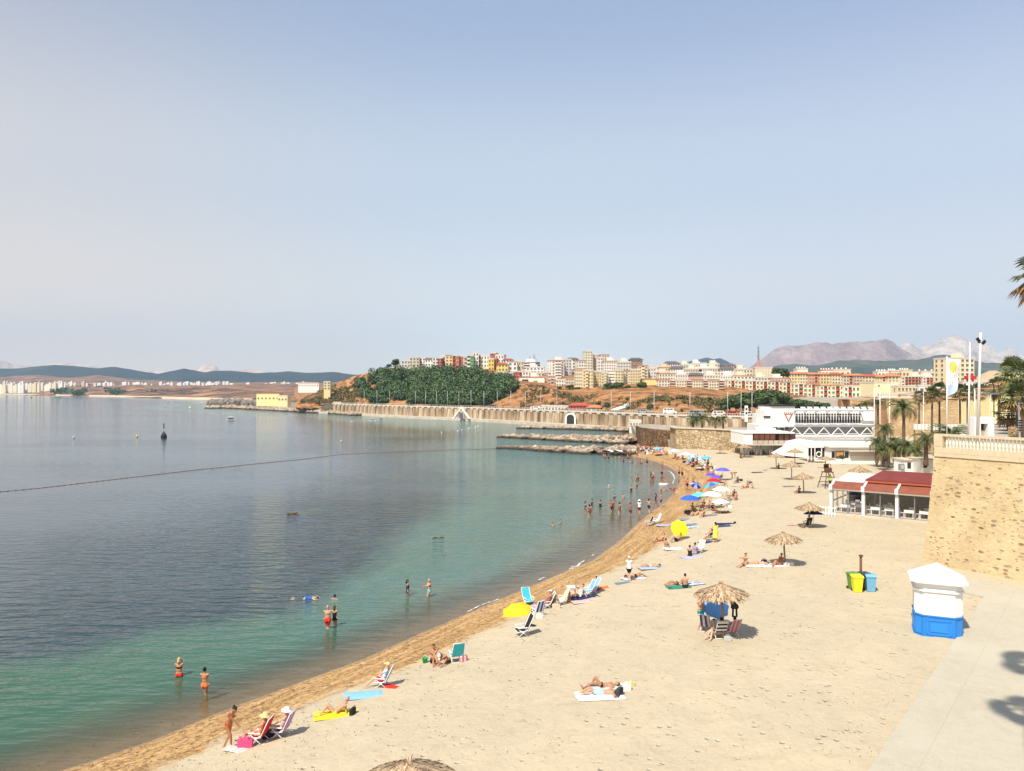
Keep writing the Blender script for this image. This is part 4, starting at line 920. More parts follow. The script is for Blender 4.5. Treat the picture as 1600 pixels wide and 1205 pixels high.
for i, (a, b_) in enumerate([(1047,1057),(1073,1083),(1099,1108),(1123,1132)]):
    B(a,b_,595.2,612,356.5-i*1.5,TERR,4,1,['first terracotta loggia stack from the left in the long terrace','second terracotta loggia stack from the left in the long terrace','third terracotta loggia stack from the left in the long terrace','rightmost terracotta loggia stack in the long terrace'][i],yaw=0,bal=(0,),balcol=(.6,.45,.35),hut=False,name='loggia_block')
# stilted white terrace and striped awning cafe
for (x0,x1,y0,y1,Yq,lb,cl) in ((1090,1134,612.5,620,348,'long white walled terrace on stilts above the orange slope',WH),(1040,1086,613,618.5,350,'striped white hillside restaurant terrace below the cream blocks',(.7,.66,.6))):
    pa, pb = A(x0,y1,Yq), A(x1,y1,Yq); hh = (y1-y0)*Yq/F; t = thing('terrace', lb, 'terrace', ((pa.x+pb.x)/2, Yq, pa.z)); wd = pb.x-pa.x
    MB().box((0,2.5,hh/2),(wd,5,hh)).build('parapet', plain(cl), t)
    for i in range(9): MB().box((-wd/2+.4+i*(wd-.8)/8, .6, -1.4), (.3,.3,2.8)).build('stilt', M_CONC, t)
    if x0 == 1040:
        for i in range(12): MB().box((-wd/2+1+i*(wd-2)/11, -.05, hh*.5), (.45,.15,hh*.7)).build('opening', M_DARK, t)
# rows of low cream buildings up the slope behind
rowd = [(1014,1032,573,592,430,WH),(1030,1050,575,592,428,CR_),(1048,1070,575.5,592,426,WH),(1068,1090,577,592,425,(.7,.64,.5)),(1088,1108,576,592,428,WH),(1106,1128,576,592,430,(.72,.66,.5)),(1126,1150,577,592,426,WH),(1148,1176,577.5,594,424,(.7,.63,.48)),
 (1030,1056,584,600,392,(.72,.66,.52)),(1055,1078,586,600,390,WH),(1078,1100,586,600,388,(.64,.40,.26)),(1100,1126,587,600,386,(.72,.68,.56)),(1126,1148,588,602,384,WH),(1146,1180,588,602,382,(.74,.68,.5)),
 (1040,1062,568,578,480,WH),(1064,1086,570,580,485,(.72,.66,.5)),(1084,1104,568,580,490,WH),(1104,1124,569,580,482,(.7,.64,.5)),(1130,1150,571,580,486,WH),(1180,1208,590,600,384,(.72,.66,.5)),(1206,1234,592,602,380,WH)]
rl = ['top-left','second','third','fourth','fifth','sixth','seventh','eighth']
for i, (a,b_,c_,d_,e_,f_) in enumerate(rowd):
    row = 'upper town' if i < 8 else ('lower town' if i < 14 else ('skyline' if i < 19 else 'short rightmost town'))
    k = i if i < 8 else (i-8 if i < 14 else (i-14 if i < 19 else i-19))
    B(a,b_,c_,d_,e_,f_,2 if c_ > 567 and d_-c_ < 13 else 3,6,'long low %s block, %s from the left in the %s row' % ({WH:'white',CR_:'sand-coloured'}.get(f_, 'terracotta' if f_[0] < .65 else 'cream'), ORD[k], row),roof='dark' if i % 4 == 2 else None,dep=9,yaw=0)
H(1154,1163,573,580,470,(.55,.03,.03),1,2,'small house with a vivid red roof below the radio mast',roof='red')
B(1180,1207,575,600,430,(.66,.60,.44),0,0,'big plain beige block under the radio mast',hut=False,extra=lambda t,w_,h,d_: [MB().box((-w_/2+1.2+i*1.6,-.05,h*.55),(.25,.2,h*.7)).build('rib', plain((.5,.46,.36)), t) for i in range(6)])
# radio mast
p = A(1185, 576, 436); t = thing('radio_mast', 'tall lattice radio mast with an orange and white splayed base on the beige block', 'mast', (p.x, 436, p.z))
b = MB()
for s1, s2 in ((-1,-1),(1,-1),(1,1),(-1,1)):
    b.tube([(s1*1.9,s2*1.9,0),(s1*.45,s2*.45,4.6)], .14, 5, 0); b.tube([(s1*.35,s2*.35,4.6),(s1*.22,s2*.22,12.6)], .09, 4, 1)
for k in range(3): z = 1+k*1.4; q = 1.9-1.45*z/4.6; b.box((0,-q,z),(2*q,.15,.15),0,0); b.box((0,q,z),(2*q,.15,.15),0,0)
for k in range(14):
    z0 = 4.6+k*.57; q = .35-.13*k/14; sg = 1 if k % 2 else -1; b.tube([(-q*sg,-q,z0),(q*sg,-q,z0+.57)], .05, 4, 1); b.tube([(-q,q*sg,z0),(-q,-q*sg,z0+.57)], .05, 4, 1)
b.build('lattice', [plain((.62,.2,.08)), mat('mast steel', (.12,.10,.11), .6)], t)
for z, x in ((6.2,.6),(8.4,-.5),(10.6,.4),(5.1,-.8)): MB().ell((x,-.4,z),(.42,.25,.42),8).build('dish', M_GREY, t)
MB().tube([(0,0,12.4),(0,0,14.2)], .05, 4).build('aerial', M_BLACK, t)
# red-striped block row
seg = [(1137,1153,594.5,624,372),(1153,1170,595,625,370),(1170,1187,595.5,626,368),(1187,1205,596,627,366),(1205,1223,596.5,628,364),(1223,1241,597.5,629,362),(1241,1262,600,632,358),(1262,1281,600.5,633,356),(1281,1299,603,637,350),(1299,1319,603,638,348)]
ordn = ORD or ['first','second','third','fourth','fifth','sixth','seventh','eighth','ninth','tenth']
for i, (a,b_,c_,d_,e_) in enumerate(seg):
    B(a,b_,c_,d_,e_,(.74,.70,.46) if i % 2 else (.76,.72,.52),5,3,'%s cream block from the left in the row with red balcony columns' % ordn[i],bal=(1,),balcol=REDB if i not in (6,) else (.55,.16,.08),yaw=0,dep=12,hut=False)
B(1319,1362,604,630,346,(.78,.74,.56),3,7,'low cream block with two short red panels, rightmost of the striped row',bal=(1,4),balcol=REDB,yaw=.02,hut=False)
# yellow row with orange roofs behind
seg = [(1232,1250,584,600,412,(.76,.62,.28)),(1250,1266,584,600,410,PY),(1264,1282,585,600,408,(.66,.36,.2)),(1282,1300,585,600,406,YE),(1300,1318,585,601,404,PY),(1318,1336,587,602,402,CR_),(1334,1352,587,602,400,(.60,.42,.30)),(1352,1372,588,603,398,PY),(1370,1388,589,604,396,(.76,.62,.26)),(1388,1410,588,604,394,PY)]
for i, (a,b_,c_,d_,e_,f_) in enumerate(seg):
    B(a,b_,c_,d_,e_,f_,3,4,'%s block from the left in the yellow row under orange roofs' % ordn[i],roof='orange' if i not in (4,7) else 'red',bal=(2,) if i % 3 == 2 else (),balcol=TERR,yaw=0,dep=10)
seg = [(1246,1262,577,588,440,WH,'two white rooftop blocks poking above the left of the yellow row'),(1284,1300,579,588,440,WH,'white upper storey above the middle of the yellow row'),(1303,1330,578,589,438,(.74,.66,.46),'cream upper block with red eaves above the yellow row'),(1372,1388,581,590,430,WH,'white cube above the right part of the yellow row'),(1392,1406,580,590,432,CR_,'cream block with small chimneys above the yellow row'),(1410,1426,579,590,430,(.76,.6,.32),'yellow block with small chimneys on the skyline'),(1440,1474,581,590,428,(.76,.66,.4),'long pale yellow top storey with chimneys near the banner')]
for a,b_,c_,d_,e_,f_,lb in seg:
    B(a,b_,c_,d_,e_,f_,1,3,lb,hut=False,dep=8,extra=lambda t,w_,h,d__: [MB().box((-w_/2+.8+i*(w_-1.6)/3,d__/2,h+.9),(.6,.6,1.2)).build('chimney', plain(WH), t) for i in range(4)])
B(1409,1445,589,604,392,(.74,.66,.52),3,7,'long white block with red horizontal bands',bal=(1,2,3,4,5),balcol=(.45,.1,.06),dep=10)
B(1443,1484,590,604,388,(.76,.72,.62),3,8,'long white block with red bands behind the banner',bal=(1,2,3,4,5,6),balcol=(.5,.12,.07),dep=10)
B(1366,1403,598,622,332,(.78,.70,.44),0,0,'blank pale yellow hall with two small openings',hut=False,dep=14,extra=lambda t,w_,h,d_: [MB().box((x,-.05,h*.8),(.5,.2,.6)).build('opening', M_DARK, t) for x in (-w_*.3, w_*.38)])
B(1402,1437,604,622,326,(.70,.62,.40),2,6,'ochre building with a row of arches right of the blank hall',hut=False,dep=14)
B(1437,1482,603,616,322,(.78,.74,.66),1,5,'low white building with a row of dark windows above the fortress wall',hut=False,dep=10)
B(1378,1402,617,624,300,WH,0,0,'low white wall block at the foot of the blank yellow hall',hut=False,dep=4)
B(1418,1438,617,625,298,WH,0,0,'plain white box beside the tall date palm crown',hut=False,dep=5)
B(1484,1524,560,596,360,(.76,.66,.42),5,5,'square cream tower block with deep dark windows behind the flag poles',dep=12,yaw=.12)
B(1504,1540,597,606,340,WH,1,5,'long flat white building under the square tower block',hut=False)
B(1546,1583,616,668,170,(.78,.68,.36),0,0,'plain yellow building between the lamp post and the fan palms',hut=False,dep=12,yaw=0)
mb = MB(); 
tag(ridge('quarry_hill', [(1490,612),(1530,586),(1545,579),(1565,578),(1580,581),(1640,588),(1760,612)], 700, 560, 12, 1490, 1760, mat('quarry earth', (.55,.40,.24), .95, noise=.3, scale=.02), 1.5, .02, 60, 8), kind='structure')
p = A(1516, 596, 330); t = thing('red_hoist', 'bright red machinery block on the roof left of the lamp post', 'machinery', (p.x, 330, p.z)); MB().box((0,0,1.6),(4.2,2,1.5)).box((-1.2,0,.5),(.5,.5,1.2)).box((1.2,0,.5),(.5,.5,1.2)).box((0,0,2.9),(2.4,1,.9)).build('body', plain((.5,.03,.03)), t)
# promenade cafe and vans at the slope foot
p = A(865, 642, 300)
B(846,892,635.5,643,306,WH,1,9,'long low white kiosk row with dark openings on the promenade under the slope',hut=False,dep=5,sink=1,yaw=-.25,cat='kiosk',name='promenade_kiosk')
B(888,918,634,642,298,(.5,.05,.04),1,6,'low cafe under red and white awnings on the promenade',roof='red',dep=6,sink=1,yaw=-.25,cat='cafe',name='promenade_cafe')
B(917,938,637,643,290,(.72,.6,.4),1,3,'small cream pavilion right of the red promenade cafe',roof='orange',dep=6,sink=1,yaw=-.25,cat='cafe',name='promenade_cafe')
B(518,573,629.5,637,446,WH,0,0,'long blank white shed at the foot of the headland',hut=False,dep=8,yaw=-.3,sink=2,cat='shed',name='shed')
B(401,436,615.5,627,640,(.78,.66,.30),1,6,'pale yellow hall with a dark base on the rocky headland',hut=False,dep=14,sink=4,yaw=.05)
B(434,449,619,628,630,(.74,.62,.32),1,3,'lower yellow annexe beside the headland hall',hut=False,dep=12,sink=4)
B(506,516,597,609,470,(.78,.66,.32),3,2,'lone yellow tower block on the ridge left of the wood',dep=8)
B(466,498,598,604.5,900,WH,2,8,'pair of long white blocks far behind the headland',hut=False)
B(984,1002,659,668,246,WH,1,4,'white beach bar hut under the sea wall beside the jetties',hut=False,dep=5,sink=3,yaw=-.1,cat='hut',name='beach_hut')
# zig-zag ramp and roads on slope (paths)
def road(name, pts, wd, m_):
    mb = MB(); P = [Vector(q) for q in pts]
    for i in range(len(P)-1):
        a, b_ = P[i], P[i+1]; d_ = (b_-a); n_ = Vector((-d_.y, d_.x, 0)).normalized()*wd/2; mb.add([a-n_, b_-n_, b_+n_, a+n_, a-n_-Vector((0,0,2)), b_-n_-Vector((0,0,2))], [(0,1,2,3),(4,5,1,0)])
    return tag(mb.build(name, m_), kind='structure')
road('path', [A(958,641,272),A(978,634,286),A(992,628,298),A(1000,622,306),A(1003,617,314)], 3.2, mat('pale path', (.66,.6,.5), .9))
road('path', [A(852,601,400),A(862,607,385),A(872,614,368),A(886,617,362),A(940,618,345)], 2.5, MATS['pale path'])
# trees in the town
for i, (px,py,Yq,hp,lb) in enumerate([(618,576,436,15,'dark rounded pine at the left end of the hilltop houses'),(607,578,434,9,'smaller dark pine left of the big hilltop one'),(950,618,352,19,'leftmost dark tree of the clump above the orange slope'),(967,618,352,21,'broad grey-green tree in the middle of the clump above the slope'),(980,618,352,16,'dark green tree right of the broad one above the slope'),(1002,619,350,22,'dark conifer-like tree with a notch at the end of the clump'),
    (890,616,362,15,'bright green tree below the salmon houses'),(874,616,366,12,'small bright green tree at the bend of the slope road'),(902,616,360,11,'low green tree in front of the curved cream tower'),(855,622,350,9,'green bush high on the orange slope'),(863,636,318,8,'round green bush above the promenade kiosks'),(935,636,300,8,'green bush above the cream pavilion'),(948,642,285,13,'dark round tree beside the ramp'),(1025,622,330,10,'green tree hanging over the slope under the yellow block'),(1028,632,300,13,'tall green shrub on the orange slope'),(1016,643,262,12,'dark rounded tree behind the promenade wall'),(980,628,300,7,'green bush beside the ramp on the slope'),
    (1062,640,300,14,'olive tree on the slope left of the grey scree'),(1213,594,410,19,'grey tree behind the beige block'),(1224,596,410,20,'broad dark tree right of the beige block'),(1016,583,418,8,'dark tree between the white rows'),(1094,584,418,7,'dark tree in the middle of the low cream rows')]):
    tree(px, py, Yq, hp, lb, flat_=1.25)
ORD = 'first second third fourth fifth sixth seventh eighth ninth tenth eleventh twelfth thirteenth fourteenth fifteenth sixteenth seventeenth eighteenth nineteenth twentieth twenty-first twenty-second twenty-third twenty-fourth'.split()
cl = [(1128,648,240,20),(1140,647,242,24),(1150,648,240,27),(1161,648,238,26),(1172,648,238,30),(1184,648,236,31),(1194,648,238,33),(1204,648,236,34),(1214,648,234,30),(1226,648,236,25),(1238,648,232,22),(1250,648,230,21),(1262,648,234,20),(1275,648,232,18),(1290,648,232,17)]
for i, (px,py,Yq,hp) in enumerate(cl):
    tree(px, py+2, Yq, hp*1.22, 'promenade tree, %s from the left in the green belt below the red-striped blocks' % ORD[i], 'trees of the green belt', 1.3)
# palms
palm(1083,674,656,205,'date','left one of the pair of date palms on the rampart terrace','palms on the rampart terrace',1.15)
palm(1097,675,655,203,'date','right one of the pair of date palms on the rampart terrace','palms on the rampart terrace',1.2)
palm(1118,675,657,200,'date','bushy date palm right of the pair on the rampart terrace','palms on the rampart terrace',.95)
palm(1130,675,655,198,'date','slimmer ragged date palm on the rampart terrace','palms on the rampart terrace',.7)
palm(1109,648,628,250,'fan','single round-headed palm against the orange slope',None,1.1)
palm(1412,716,638,130,'date','tall date palm with a drooping crown rising in front of the fortress wall',None,1.35)
palm(1382,716,672,124,'date','ragged date palm left of the tall one beside the club',None,.85)
for i,(px,py,Yq,cs,pb) in enumerate([(1370,692,122,.85,722),(1388,700,120,.9,724),(1405,702,121,.95,724),(1420,700,118,1.0,724),(1398,692,123,.8,722),(1432,706,110,.8,728),(1380,706,117,.7,724)]):
    palm(px,pb,py,Yq,'date','low date palm, %s from the left in the thicket behind the white beach bar' % ORD[sorted([1370,1388,1405,1420,1398,1432,1380]).index(px)],'palm thicket by the beach bar',cs)
palm(1447,722,688,104,'date','golden-green date palm just left of the bastion corner',None,.9)
for i,(px,pt,Yq,cs) in enumerate([(1456,617,140,1.25),(1468,611,142,1.35),(1500,612,138,1.3),(1512,614,136,1.2),(1530,612,140,1.25),(1436,619,160,1.0)]):
    palm(px,672,pt,Yq,'fan',['fan palm left of the banner pole, shorter and browner','fan palm directly left of the banner','fan palm right of the banner','fan palm behind the middle pole','fan palm behind the lamp post','small rusty fan palm left of the banner palms'][i],'fan palms behind the poles',cs)
palm(1487,690,682,74,'date','low spiky palm with golden fronds at the foot of the banner pole',None,.95)
palm(1561,672,606,96,'fan','slim fan palm right of the arched street lamp',None,1.15)
palm(1582,676,584,88,'fan','tall bushy fan palm near the right edge',None,1.55)
palm(1598,678,590,80,'fan','tall fan palm with a brown skirt at the right edge',None,1.6)
palm(1590,678,622,76,'fan','lower fan palm between the two tall ones at the right edge',None,1.3)
palm(1576,678,648,84,'fan','short green fan palm beside the yellow building',None,1.1)
for i,(px,pt,Yq,cs) in enumerate([(1340,637,200,.9),(1352,632,198,.9),(1372,630,196,1.0),(1322,640,200,.8),(1270,640,215,.8),(1284,641,214,.7)]):
    palm(px,660,pt,Yq,'date',['small date palm in front of the arch of the reddish bastion','second small date palm before the reddish bastion','larger date palm at the join of bastion and fortress wall','small date palm left of the reddish bastion','small date palm behind the club roof under the striped blocks','tiny date palm right behind the club roof'][i],'palms behind the club',cs)
# lamp posts along the promenade
lp = MB(); lp.tube([(0,0,0),(0,0,7.4)], [.09,.055], 6); lp.box((.0,-.5,7.4), (.08,1.1,.06)); lpm = lp.mesh('pole', mat('lamp post grey', (.62,.63,.62), .5)); lh = MB().box((0,-1.1,7.38),(.28,.6,.12)).mesh('lamp_head', M_GREY)
LPX = [569,589,609,649,665,682,699,717,736,756,777,798,821,845,870,955,985,1022,1078,1137,1158,1175]
for i, k in enumerate(LPX):
    Yq = yw(k)+3; t = thing('street_lamp', 'thin pale lamp post, %s from the left along the promenade above the sea wall' % ORD[i], 'street lamp', ((k-CX)*Yq/F, Yq, 5.97), 0, 'promenade lamp posts')
    link('pole', lpm, t); link('lamp_head', lh, t)
# scrub and pine clumps across the far shore
mb = MB(); rr = random.Random(77)
for _ in range(330):
    px = rr.uniform(60, 480); Yq = rr.uniform(1500, 2700); py = 613-(Yq-1500)/1200*11+rr.uniform(-1, 1)
    if fbm(px*.02, Yq*.004, 1, 3, 5) < -.12: continue
    p = A(px, py+.8, Yq); leafblob(mb, p, rr.uniform(5, 13), 26, 3.2, 0, .45)
tag(mb.build('far_scrub', M_FOREST), kind='stuff')
# far town across the bay
wm = {}
rr = random.Random(11)
def far_house(px, pt, pb, Y, wpx, col, g_, lb):
    pa = A(px, pb, Y); wd = wpx*Y/F; h = (pb-pt)*Y/F; b = MB(); b.box((0, wd*.4, h/2-4), (wd, wd*.8, h+8)); b.box((wd*.1, wd*.4, h+h*.08), (wd*.4, wd*.4, h*.16)); tag(b.build('far_building', plain(col), None, pa), lb, 'building', g_)
x = -6
while x < 104:
    wpx = rr.uniform(4, 8); pb = 613+x*.012; far_house(x, rr.uniform(598, 603), pb, 2150-x*2+rr.uniform(0, 60), wpx*.92, rr.choice([(.72,.66,.46),(.74,.70,.6),(.70,.62,.38),WH]), 'shore blocks of the far town', 'pale apartment block in the row on the far shore at the left edge'); x += wpx
for _ in range(34):
    x = rr.uniform(-5, 150); far_house(x, rr.uniform(596, 600), 604, rr.uniform(2350, 2600), rr.uniform(2.5, 5), rr.choice([WH, (.72,.66,.55), (.6,.45,.38)]), 'upper houses of the far town', 'tiny pale house up behind the far shore blocks')
for _ in range(60):
    x = rr.uniform(150, 480); y_ = 601+rr.uniform(-1.5, 2); far_house(x, y_-rr.uniform(1.6, 4.2), y_+1, rr.uniform(2350, 2500), rr.uniform(2, 7), rr.choice([WH, (.76,.72,.66)]), 'white houses strung along the far ridge', 'tiny white house strung along the low ridge beyond the bay')
# ------------------------------------------------------------------ white beach club
def cp(px, py, Y): return A(px, py, Y)
YC = 160.0; k_ = YC/F
def bx(mb, px0, px1, py0, py1, Y, dep, mi=0):
    a, b = A(px0, py1, Y), A(px1, py0, Y); mb.box(((a.x+b.x)/2, Y+dep/2, (a.z+b.z)/2), (b.x-a.x, dep, b.z-a.z), 0, mi)
t = thing('beach_club', 'large white beach club with a long window band above zigzag trusses', 'club building', (0, 0, 0))
b = MB(); bx(b, 1206, 1367, 648.5, 701, YC, 13); bx(b, 1241, 1367, 641, 649, YC+.05, 12.9); b.build('upper_storey', M_WHITE, t)
b = MB(); bx(b, 1206, 1242, 634.5, 668, YC-.6, 9); b.build('stair_tower', M_WHITE, t)
b = MB(); bx(b, 1206, 1243, 633, 635, YC-.9, 9.6); b.build('tower_roof', M_BLACK, t)
b = MB(); bx(b, 1195, 1207, 641, 668, YC+.5, 6); bx(b, 1186, 1206, 664, 690, YC-2, 8); b.build('left_wing', M_WHITE, t)
b = MB(); bx(b, 1194, 1206, 650, 653, YC+.3, .4); bx(b, 1189, 1196, 667, 669.5, YC-2.2, .4); bx(b, 1199, 1215, 667.5, 670, YC-.85, .3); bx(b, 1220, 1225, 668, 678, YC-.85, .3); bx(b, 1227, 1232, 668.5, 671, YC-.85, .3); b.build('slot_window', M_DARK, t)
# triangular red and white emblem on the tower
p = A(1232, 651, YC-.75); e = MB()
def tri(mb, pts, y, mi): n = len(pts); mb.add([(p.x+x, y, p.z+z) for x, z in pts]+[(p.x+x, y+.08, p.z+z) for x, z in pts], [tuple(range(n)), tuple(range(n, 2*n))[::-1]]+[(i, i+n, (i+1) % n+n, (i+1) % n) for i in range(n)], mi)
tri(e, [(-.98,.85),(.98,.85),(0,-1.15)], p.y, 0); e.build('emblem', plain((.45,.12,.10)), t)
e = MB(); tri(e, [(-.5,.35),(.5,.35),(0,-.75)], p.y-.06, 0)
for x in (-.62, -.2, .2, .62): e.box((p.x+x, p.y-.05, p.z+.66), (.16, .08, .24))
e.build('emblem_mark', plain((.80,.74,.66)), t)
x0w, x1w = 1243, 1345
fr = MB(); bx(fr, 1241.5, 1347, 644.6, 662.5, YC-.12, .13); fo = fr.build('window_band', M_WHITE, t)
for i in range(24):
    xa = x0w+i*(x1w-x0w)/24+.7; xb = xa+2.9
    pb = MB(); bx(pb, xa, xb, 650.2, 661, YC-.17, .06); bx(pb, xa, xb, 646.3, 649.2, YC-.17, .06); pb.build('window', M_DARK, t)
b = MB()
for i in range(7): xx = 1242+i*17.5; bx(b, xx, xx+1.6, 641.5, 644, YC-1.5, 1.5); bx(b, xx, xx+1.6, 663.5, 666, YC-1.5, 1.5)
b.build('bracket', M_WHITE, t)
b = MB(); bx(b, 1241, 1367, 641.2, 643, YC-1.7, .3); bx(b, 1241, 1367, 664.2, 665.6, YC-1.7, .3); b.build('gutter', mat('gutter grey', (.30,.30,.31), .6), t)
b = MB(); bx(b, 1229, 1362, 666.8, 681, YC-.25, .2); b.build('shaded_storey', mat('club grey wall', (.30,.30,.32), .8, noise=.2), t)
b = MB(); bx(b, 1229, 1366, 665.8, 667.2, YC-1.6, 1.6); bx(b, 1229, 1366, 681, 684, YC-4, 4.2); bx(b, 1225, 1366, 686, 688.5, YC-6, 2.2); bx(b, 1225, 1366, 690, 692.5, YC-8, 2.2); b.build('terrace_slab', mat('club terrace', (.60,.57,.52), .8, noise=.15), t)
def ztruss(px0, px1, n, Y, y0, y1):
    for i in range(n):
        xa = px0+(px1-px0)*i/n; xb = px0+(px1-px0)*(i+1)/n; xm = (xa+xb)/2; q = MB()
        for (a, c_) in (((xa, y1), (xm, y0)), ((xm, y0), (xb, y1))): q.tube([A(a[0], a[1], Y), A(c_[0], c_[1], Y)], .10, 5, sm=False)
        q.tube([A(xa, y1, Y), A(xb, y1, Y)], .07, 5, sm=False); q.tube([A(xa+2.5, y1-2.6, Y), A(xb-2.5, y1-2.6, Y)], .06, 5, sm=False); q.build('truss', M_WHITE, t)
ztruss(1231, 1366, 5.5 and 6, YC-3, 668.5, 680.5)
b = MB()
for i in range(10): xx = 1262+i*11.5; b.tube([A(xx, 684, YC-8), A(xx+2, 697, YC-20)], .09, 4, sm=False); 
b.tube([A(1258, 686, YC-9), A(1372, 688, YC-9)], .1, 4); b.tube([A(1262, 691, YC-14), A(1376, 693.5, YC-14)], .1, 4); b.tube([A(1266, 695, YC-19), A(1380, 697.5, YC-19)], .1, 4)
b.build('pergola', mat('pergola grey', (.42,.41,.40), .7), t)
for i in range(11): 
    q = MB(); xx = 1250+i*10.5; a = A(xx, 641, YC+4); q.add([(a.x,a.y-1,a.z),(a.x+1.1,a.y-1,a.z),(a.x+1.1,a.y,a.z+.75),(a.x,a.y,a.z+.75)], [(0,1,2,3)]); q.tube([(a.x+.5,a.y,a.z-.2),(a.x+.5,a.y,a.z+.7)], .04, 4); q.build('solar_panel', M_GREY, t)
# lower terrace building on the sand
Y2 = 143.0; t = thing('terrace_bar', 'white bar on dark posts with a brown glazed upper deck beside the rampart', 'bar', (0, 0, 0))
b = MB(); bx(b, 1161, 1176, 676, 695, Y2, 8); bx(b, 1161, 1242, 676, 677.5, Y2-.2, 8.4); bx(b, 1190, 1212, 669, 676, Y2+5, 4); b.build('wall', M_WHITE, t)
b = MB(); bx(b, 1160, 1243, 694.3, 696, Y2-.4, 8.6); b.build('deck', M_CONC, t)
b = MB(); bx(b, 1164, 1228, 696, 712.5, Y2+3, 3); b.build('ground_floor', M_WHITE, t)
b = MB(); bx(b, 1176, 1243, 677.5, 694, Y2+2.5, 4); b.build('dark_back', mat('bar interior', (.13,.10,.08), .8, noise=.3), t)
for i in range(4): b = MB(); bx(b, 1178+i*8.6, 1185.5+i*8.6, 678.5, 687.5, Y2-.05, .1); b.build('brown_window', mat('brown glass', (.16,.055,.03), .3, noise=.3, spec=.5), t)
for i in range(3): b = MB(); bx(b, 1217+i*9, 1224+i*9, 679, 687.5, Y2+.4, .1); b.build('brown_window', MATS['brown glass'], t)
for i in range(8): b = MB(); bx(b, 1176.4+i*8.2, 1183.8+i*8.2, 688.3, 694, Y2-.2, .08); b.build('balcony_panel', mat('balcony glass', (.46,.40,.30), .4, noise=.2), t)
for xx in (1162, 1170, 1182.5, 1189, 1203, 1206.5, 1218, 1226, 1234): b = MB(); bx(b, xx-.6, xx+.6, 696, 713, Y2+.1, .25); b.build('post', mat('bar post', (.20,.15,.12), .8), t)
t = thing('stair_block', 'blank white stepped wall between the terrace bar and the glazed gazebo', 'wall', (0, 0, 0))
b = MB(); P_ = [(1219,711.5),(1236,702),(1244,692),(1262,688.5),(1286,691.5),(1300,696),(1300,714),(1262,716)]; a = [A(x, y, 138) for x, y in P_]; n = len(a)
b.add([q for q in a]+[q+Vector((0,5,0)) for q in a], [tuple(range(n))[::-1]]+[(i, (i+1) % n, (i+1) % n+n, i+n) for i in range(n)]+[tuple(range(n, 2*n))]); b.build('wall', M_WHITE, t)
# gazebo and white beach kiosk
Y3 = 129.0; t = thing('glazed_gazebo', 'glazed white gazebo with a round window at the left end of the beach bar', 'gazebo', (0, 0, 0))
b = MB(); bx(b, 1262, 1297, 697, 699.5, Y3, 6); b.build('roof', M_WHITE, t)
b = MB(); bx(b, 1273, 1296, 715.5, 721, Y3, .3); bx(b, 1262, 1273, 712.5, 716.5, Y3+1.2, .3); b.build('plinth', M_WHITE, t)
for xx in (1262.6, 1268, 1273.5, 1284, 1290, 1296): b = MB(); bx(b, xx-.5, xx+.5, 699.5, 720, Y3+.05, .2); b.build('post', M_WHITE, t)
b = MB(); bx(b, 1274, 1296, 700, 715.4, Y3+.6, .1); bx(b, 1262, 1273, 700, 713, Y3+2, .1); b.build('glazing', M_DARK, t)
q = A(1279.5, 710, Y3-.05); b = MB(); b.tube([(q.x+math.cos(a)*.42, q.y, q.z+math.sin(a)*.42) for a in np.linspace(0, 6.28, 17)], .09, 5); b.build('round_window', M_WHITE, t)
Y4 = 127.0; t = thing('beach_bar', 'long low white beach bar with a dark sign panel and a serving hatch', 'bar', (0, 0, 0))
b = MB(); bx(b, 1298, 1390, 699, 725, Y4, 7); b.build('wall', M_WHITE, t)
b = MB(); bx(b, 1296.5, 1391, 695, 699.3, Y4-.5, 7.8); b.build('roof', M_WHITE, t)
for a, c_ in ((1299.5,1304.5),(1320,1326)): b = MB(); bx(b, a, c_, 705.5, 715.5, Y4-.06, .1); b.build('window', M_DARK, t)
b = MB(); bx(b, 1305.5, 1319, 705, 716, Y4-.1, .12); b.build('hatch_frame', M_BROWN, t); b = MB(); bx(b, 1307, 1317.5, 707, 713, Y4-.14, .06); b.build('menu_board', plain((.5,.26,.08)), t)
b = MB(); bx(b, 1328, 1388, 704.5, 706, Y4-1.0, 1.0); b.build('awning_slat', plain((.62,.54,.46)), t); b = MB(); bx(b, 1329, 1388, 706.2, 713, Y4-.06, .08); b.build('blind', plain((.66,.58,.50)), t)
b = MB(); bx(b, 1368.5, 1377, 706.8, 716.5, Y4-.16, .12); so = b.build('sign_panel', plain((.12,.02,.02)), t); b = MB(); bx(b, 1371.3, 1374.3, 709, 711.5, Y4-.22, .06); bx(b, 1370, 1375.6, 713.5, 714.3, Y4-.22, .06); b.build('sign_mark', M_WHITE, so)
# plant by the bar
tree(1316, 721, 125.5, 10, 'small potted shrub standing against the front of the long white beach bar')
# white cabins beside the bastion
for a, c_, y0, y1, Yq, lb in ((1413,1436,718,740,108,'small white cabin with one dark window beyond the red-roofed restaurant'),(1438,1458,717,741,106,'white cabin half hidden by the bastion edge')):
    t = thing('cabin', lb, 'cabin', (0, 0, 0)); b = MB(); bx(b, a, c_, y0+1.5, y1, Yq, 3); b.build('wall', M_WHITE, t); b = MB(); bx(b, a-.6, c_+.6, y0, y0+1.6, Yq-.2, 3.4); b.build('roof', plain((.6,.5,.36)), t)
    b = MB(); bx(b, a+5, a+10.5, y0+5, y0+14, Yq-.06, .1); b.build('window', M_DARK, t)
t = thing('vending_box', 'small dark grey cabinet left of the white cabin', 'cabinet', A(1408.5, 735, 108)); MB().box((0,0,.45),(.65,.5,.9)).build('body', plain((.22,.24,.26)), t); MB().box((0,-.26,.5),(.4,.04,.5)).build('door', M_GREY, t)
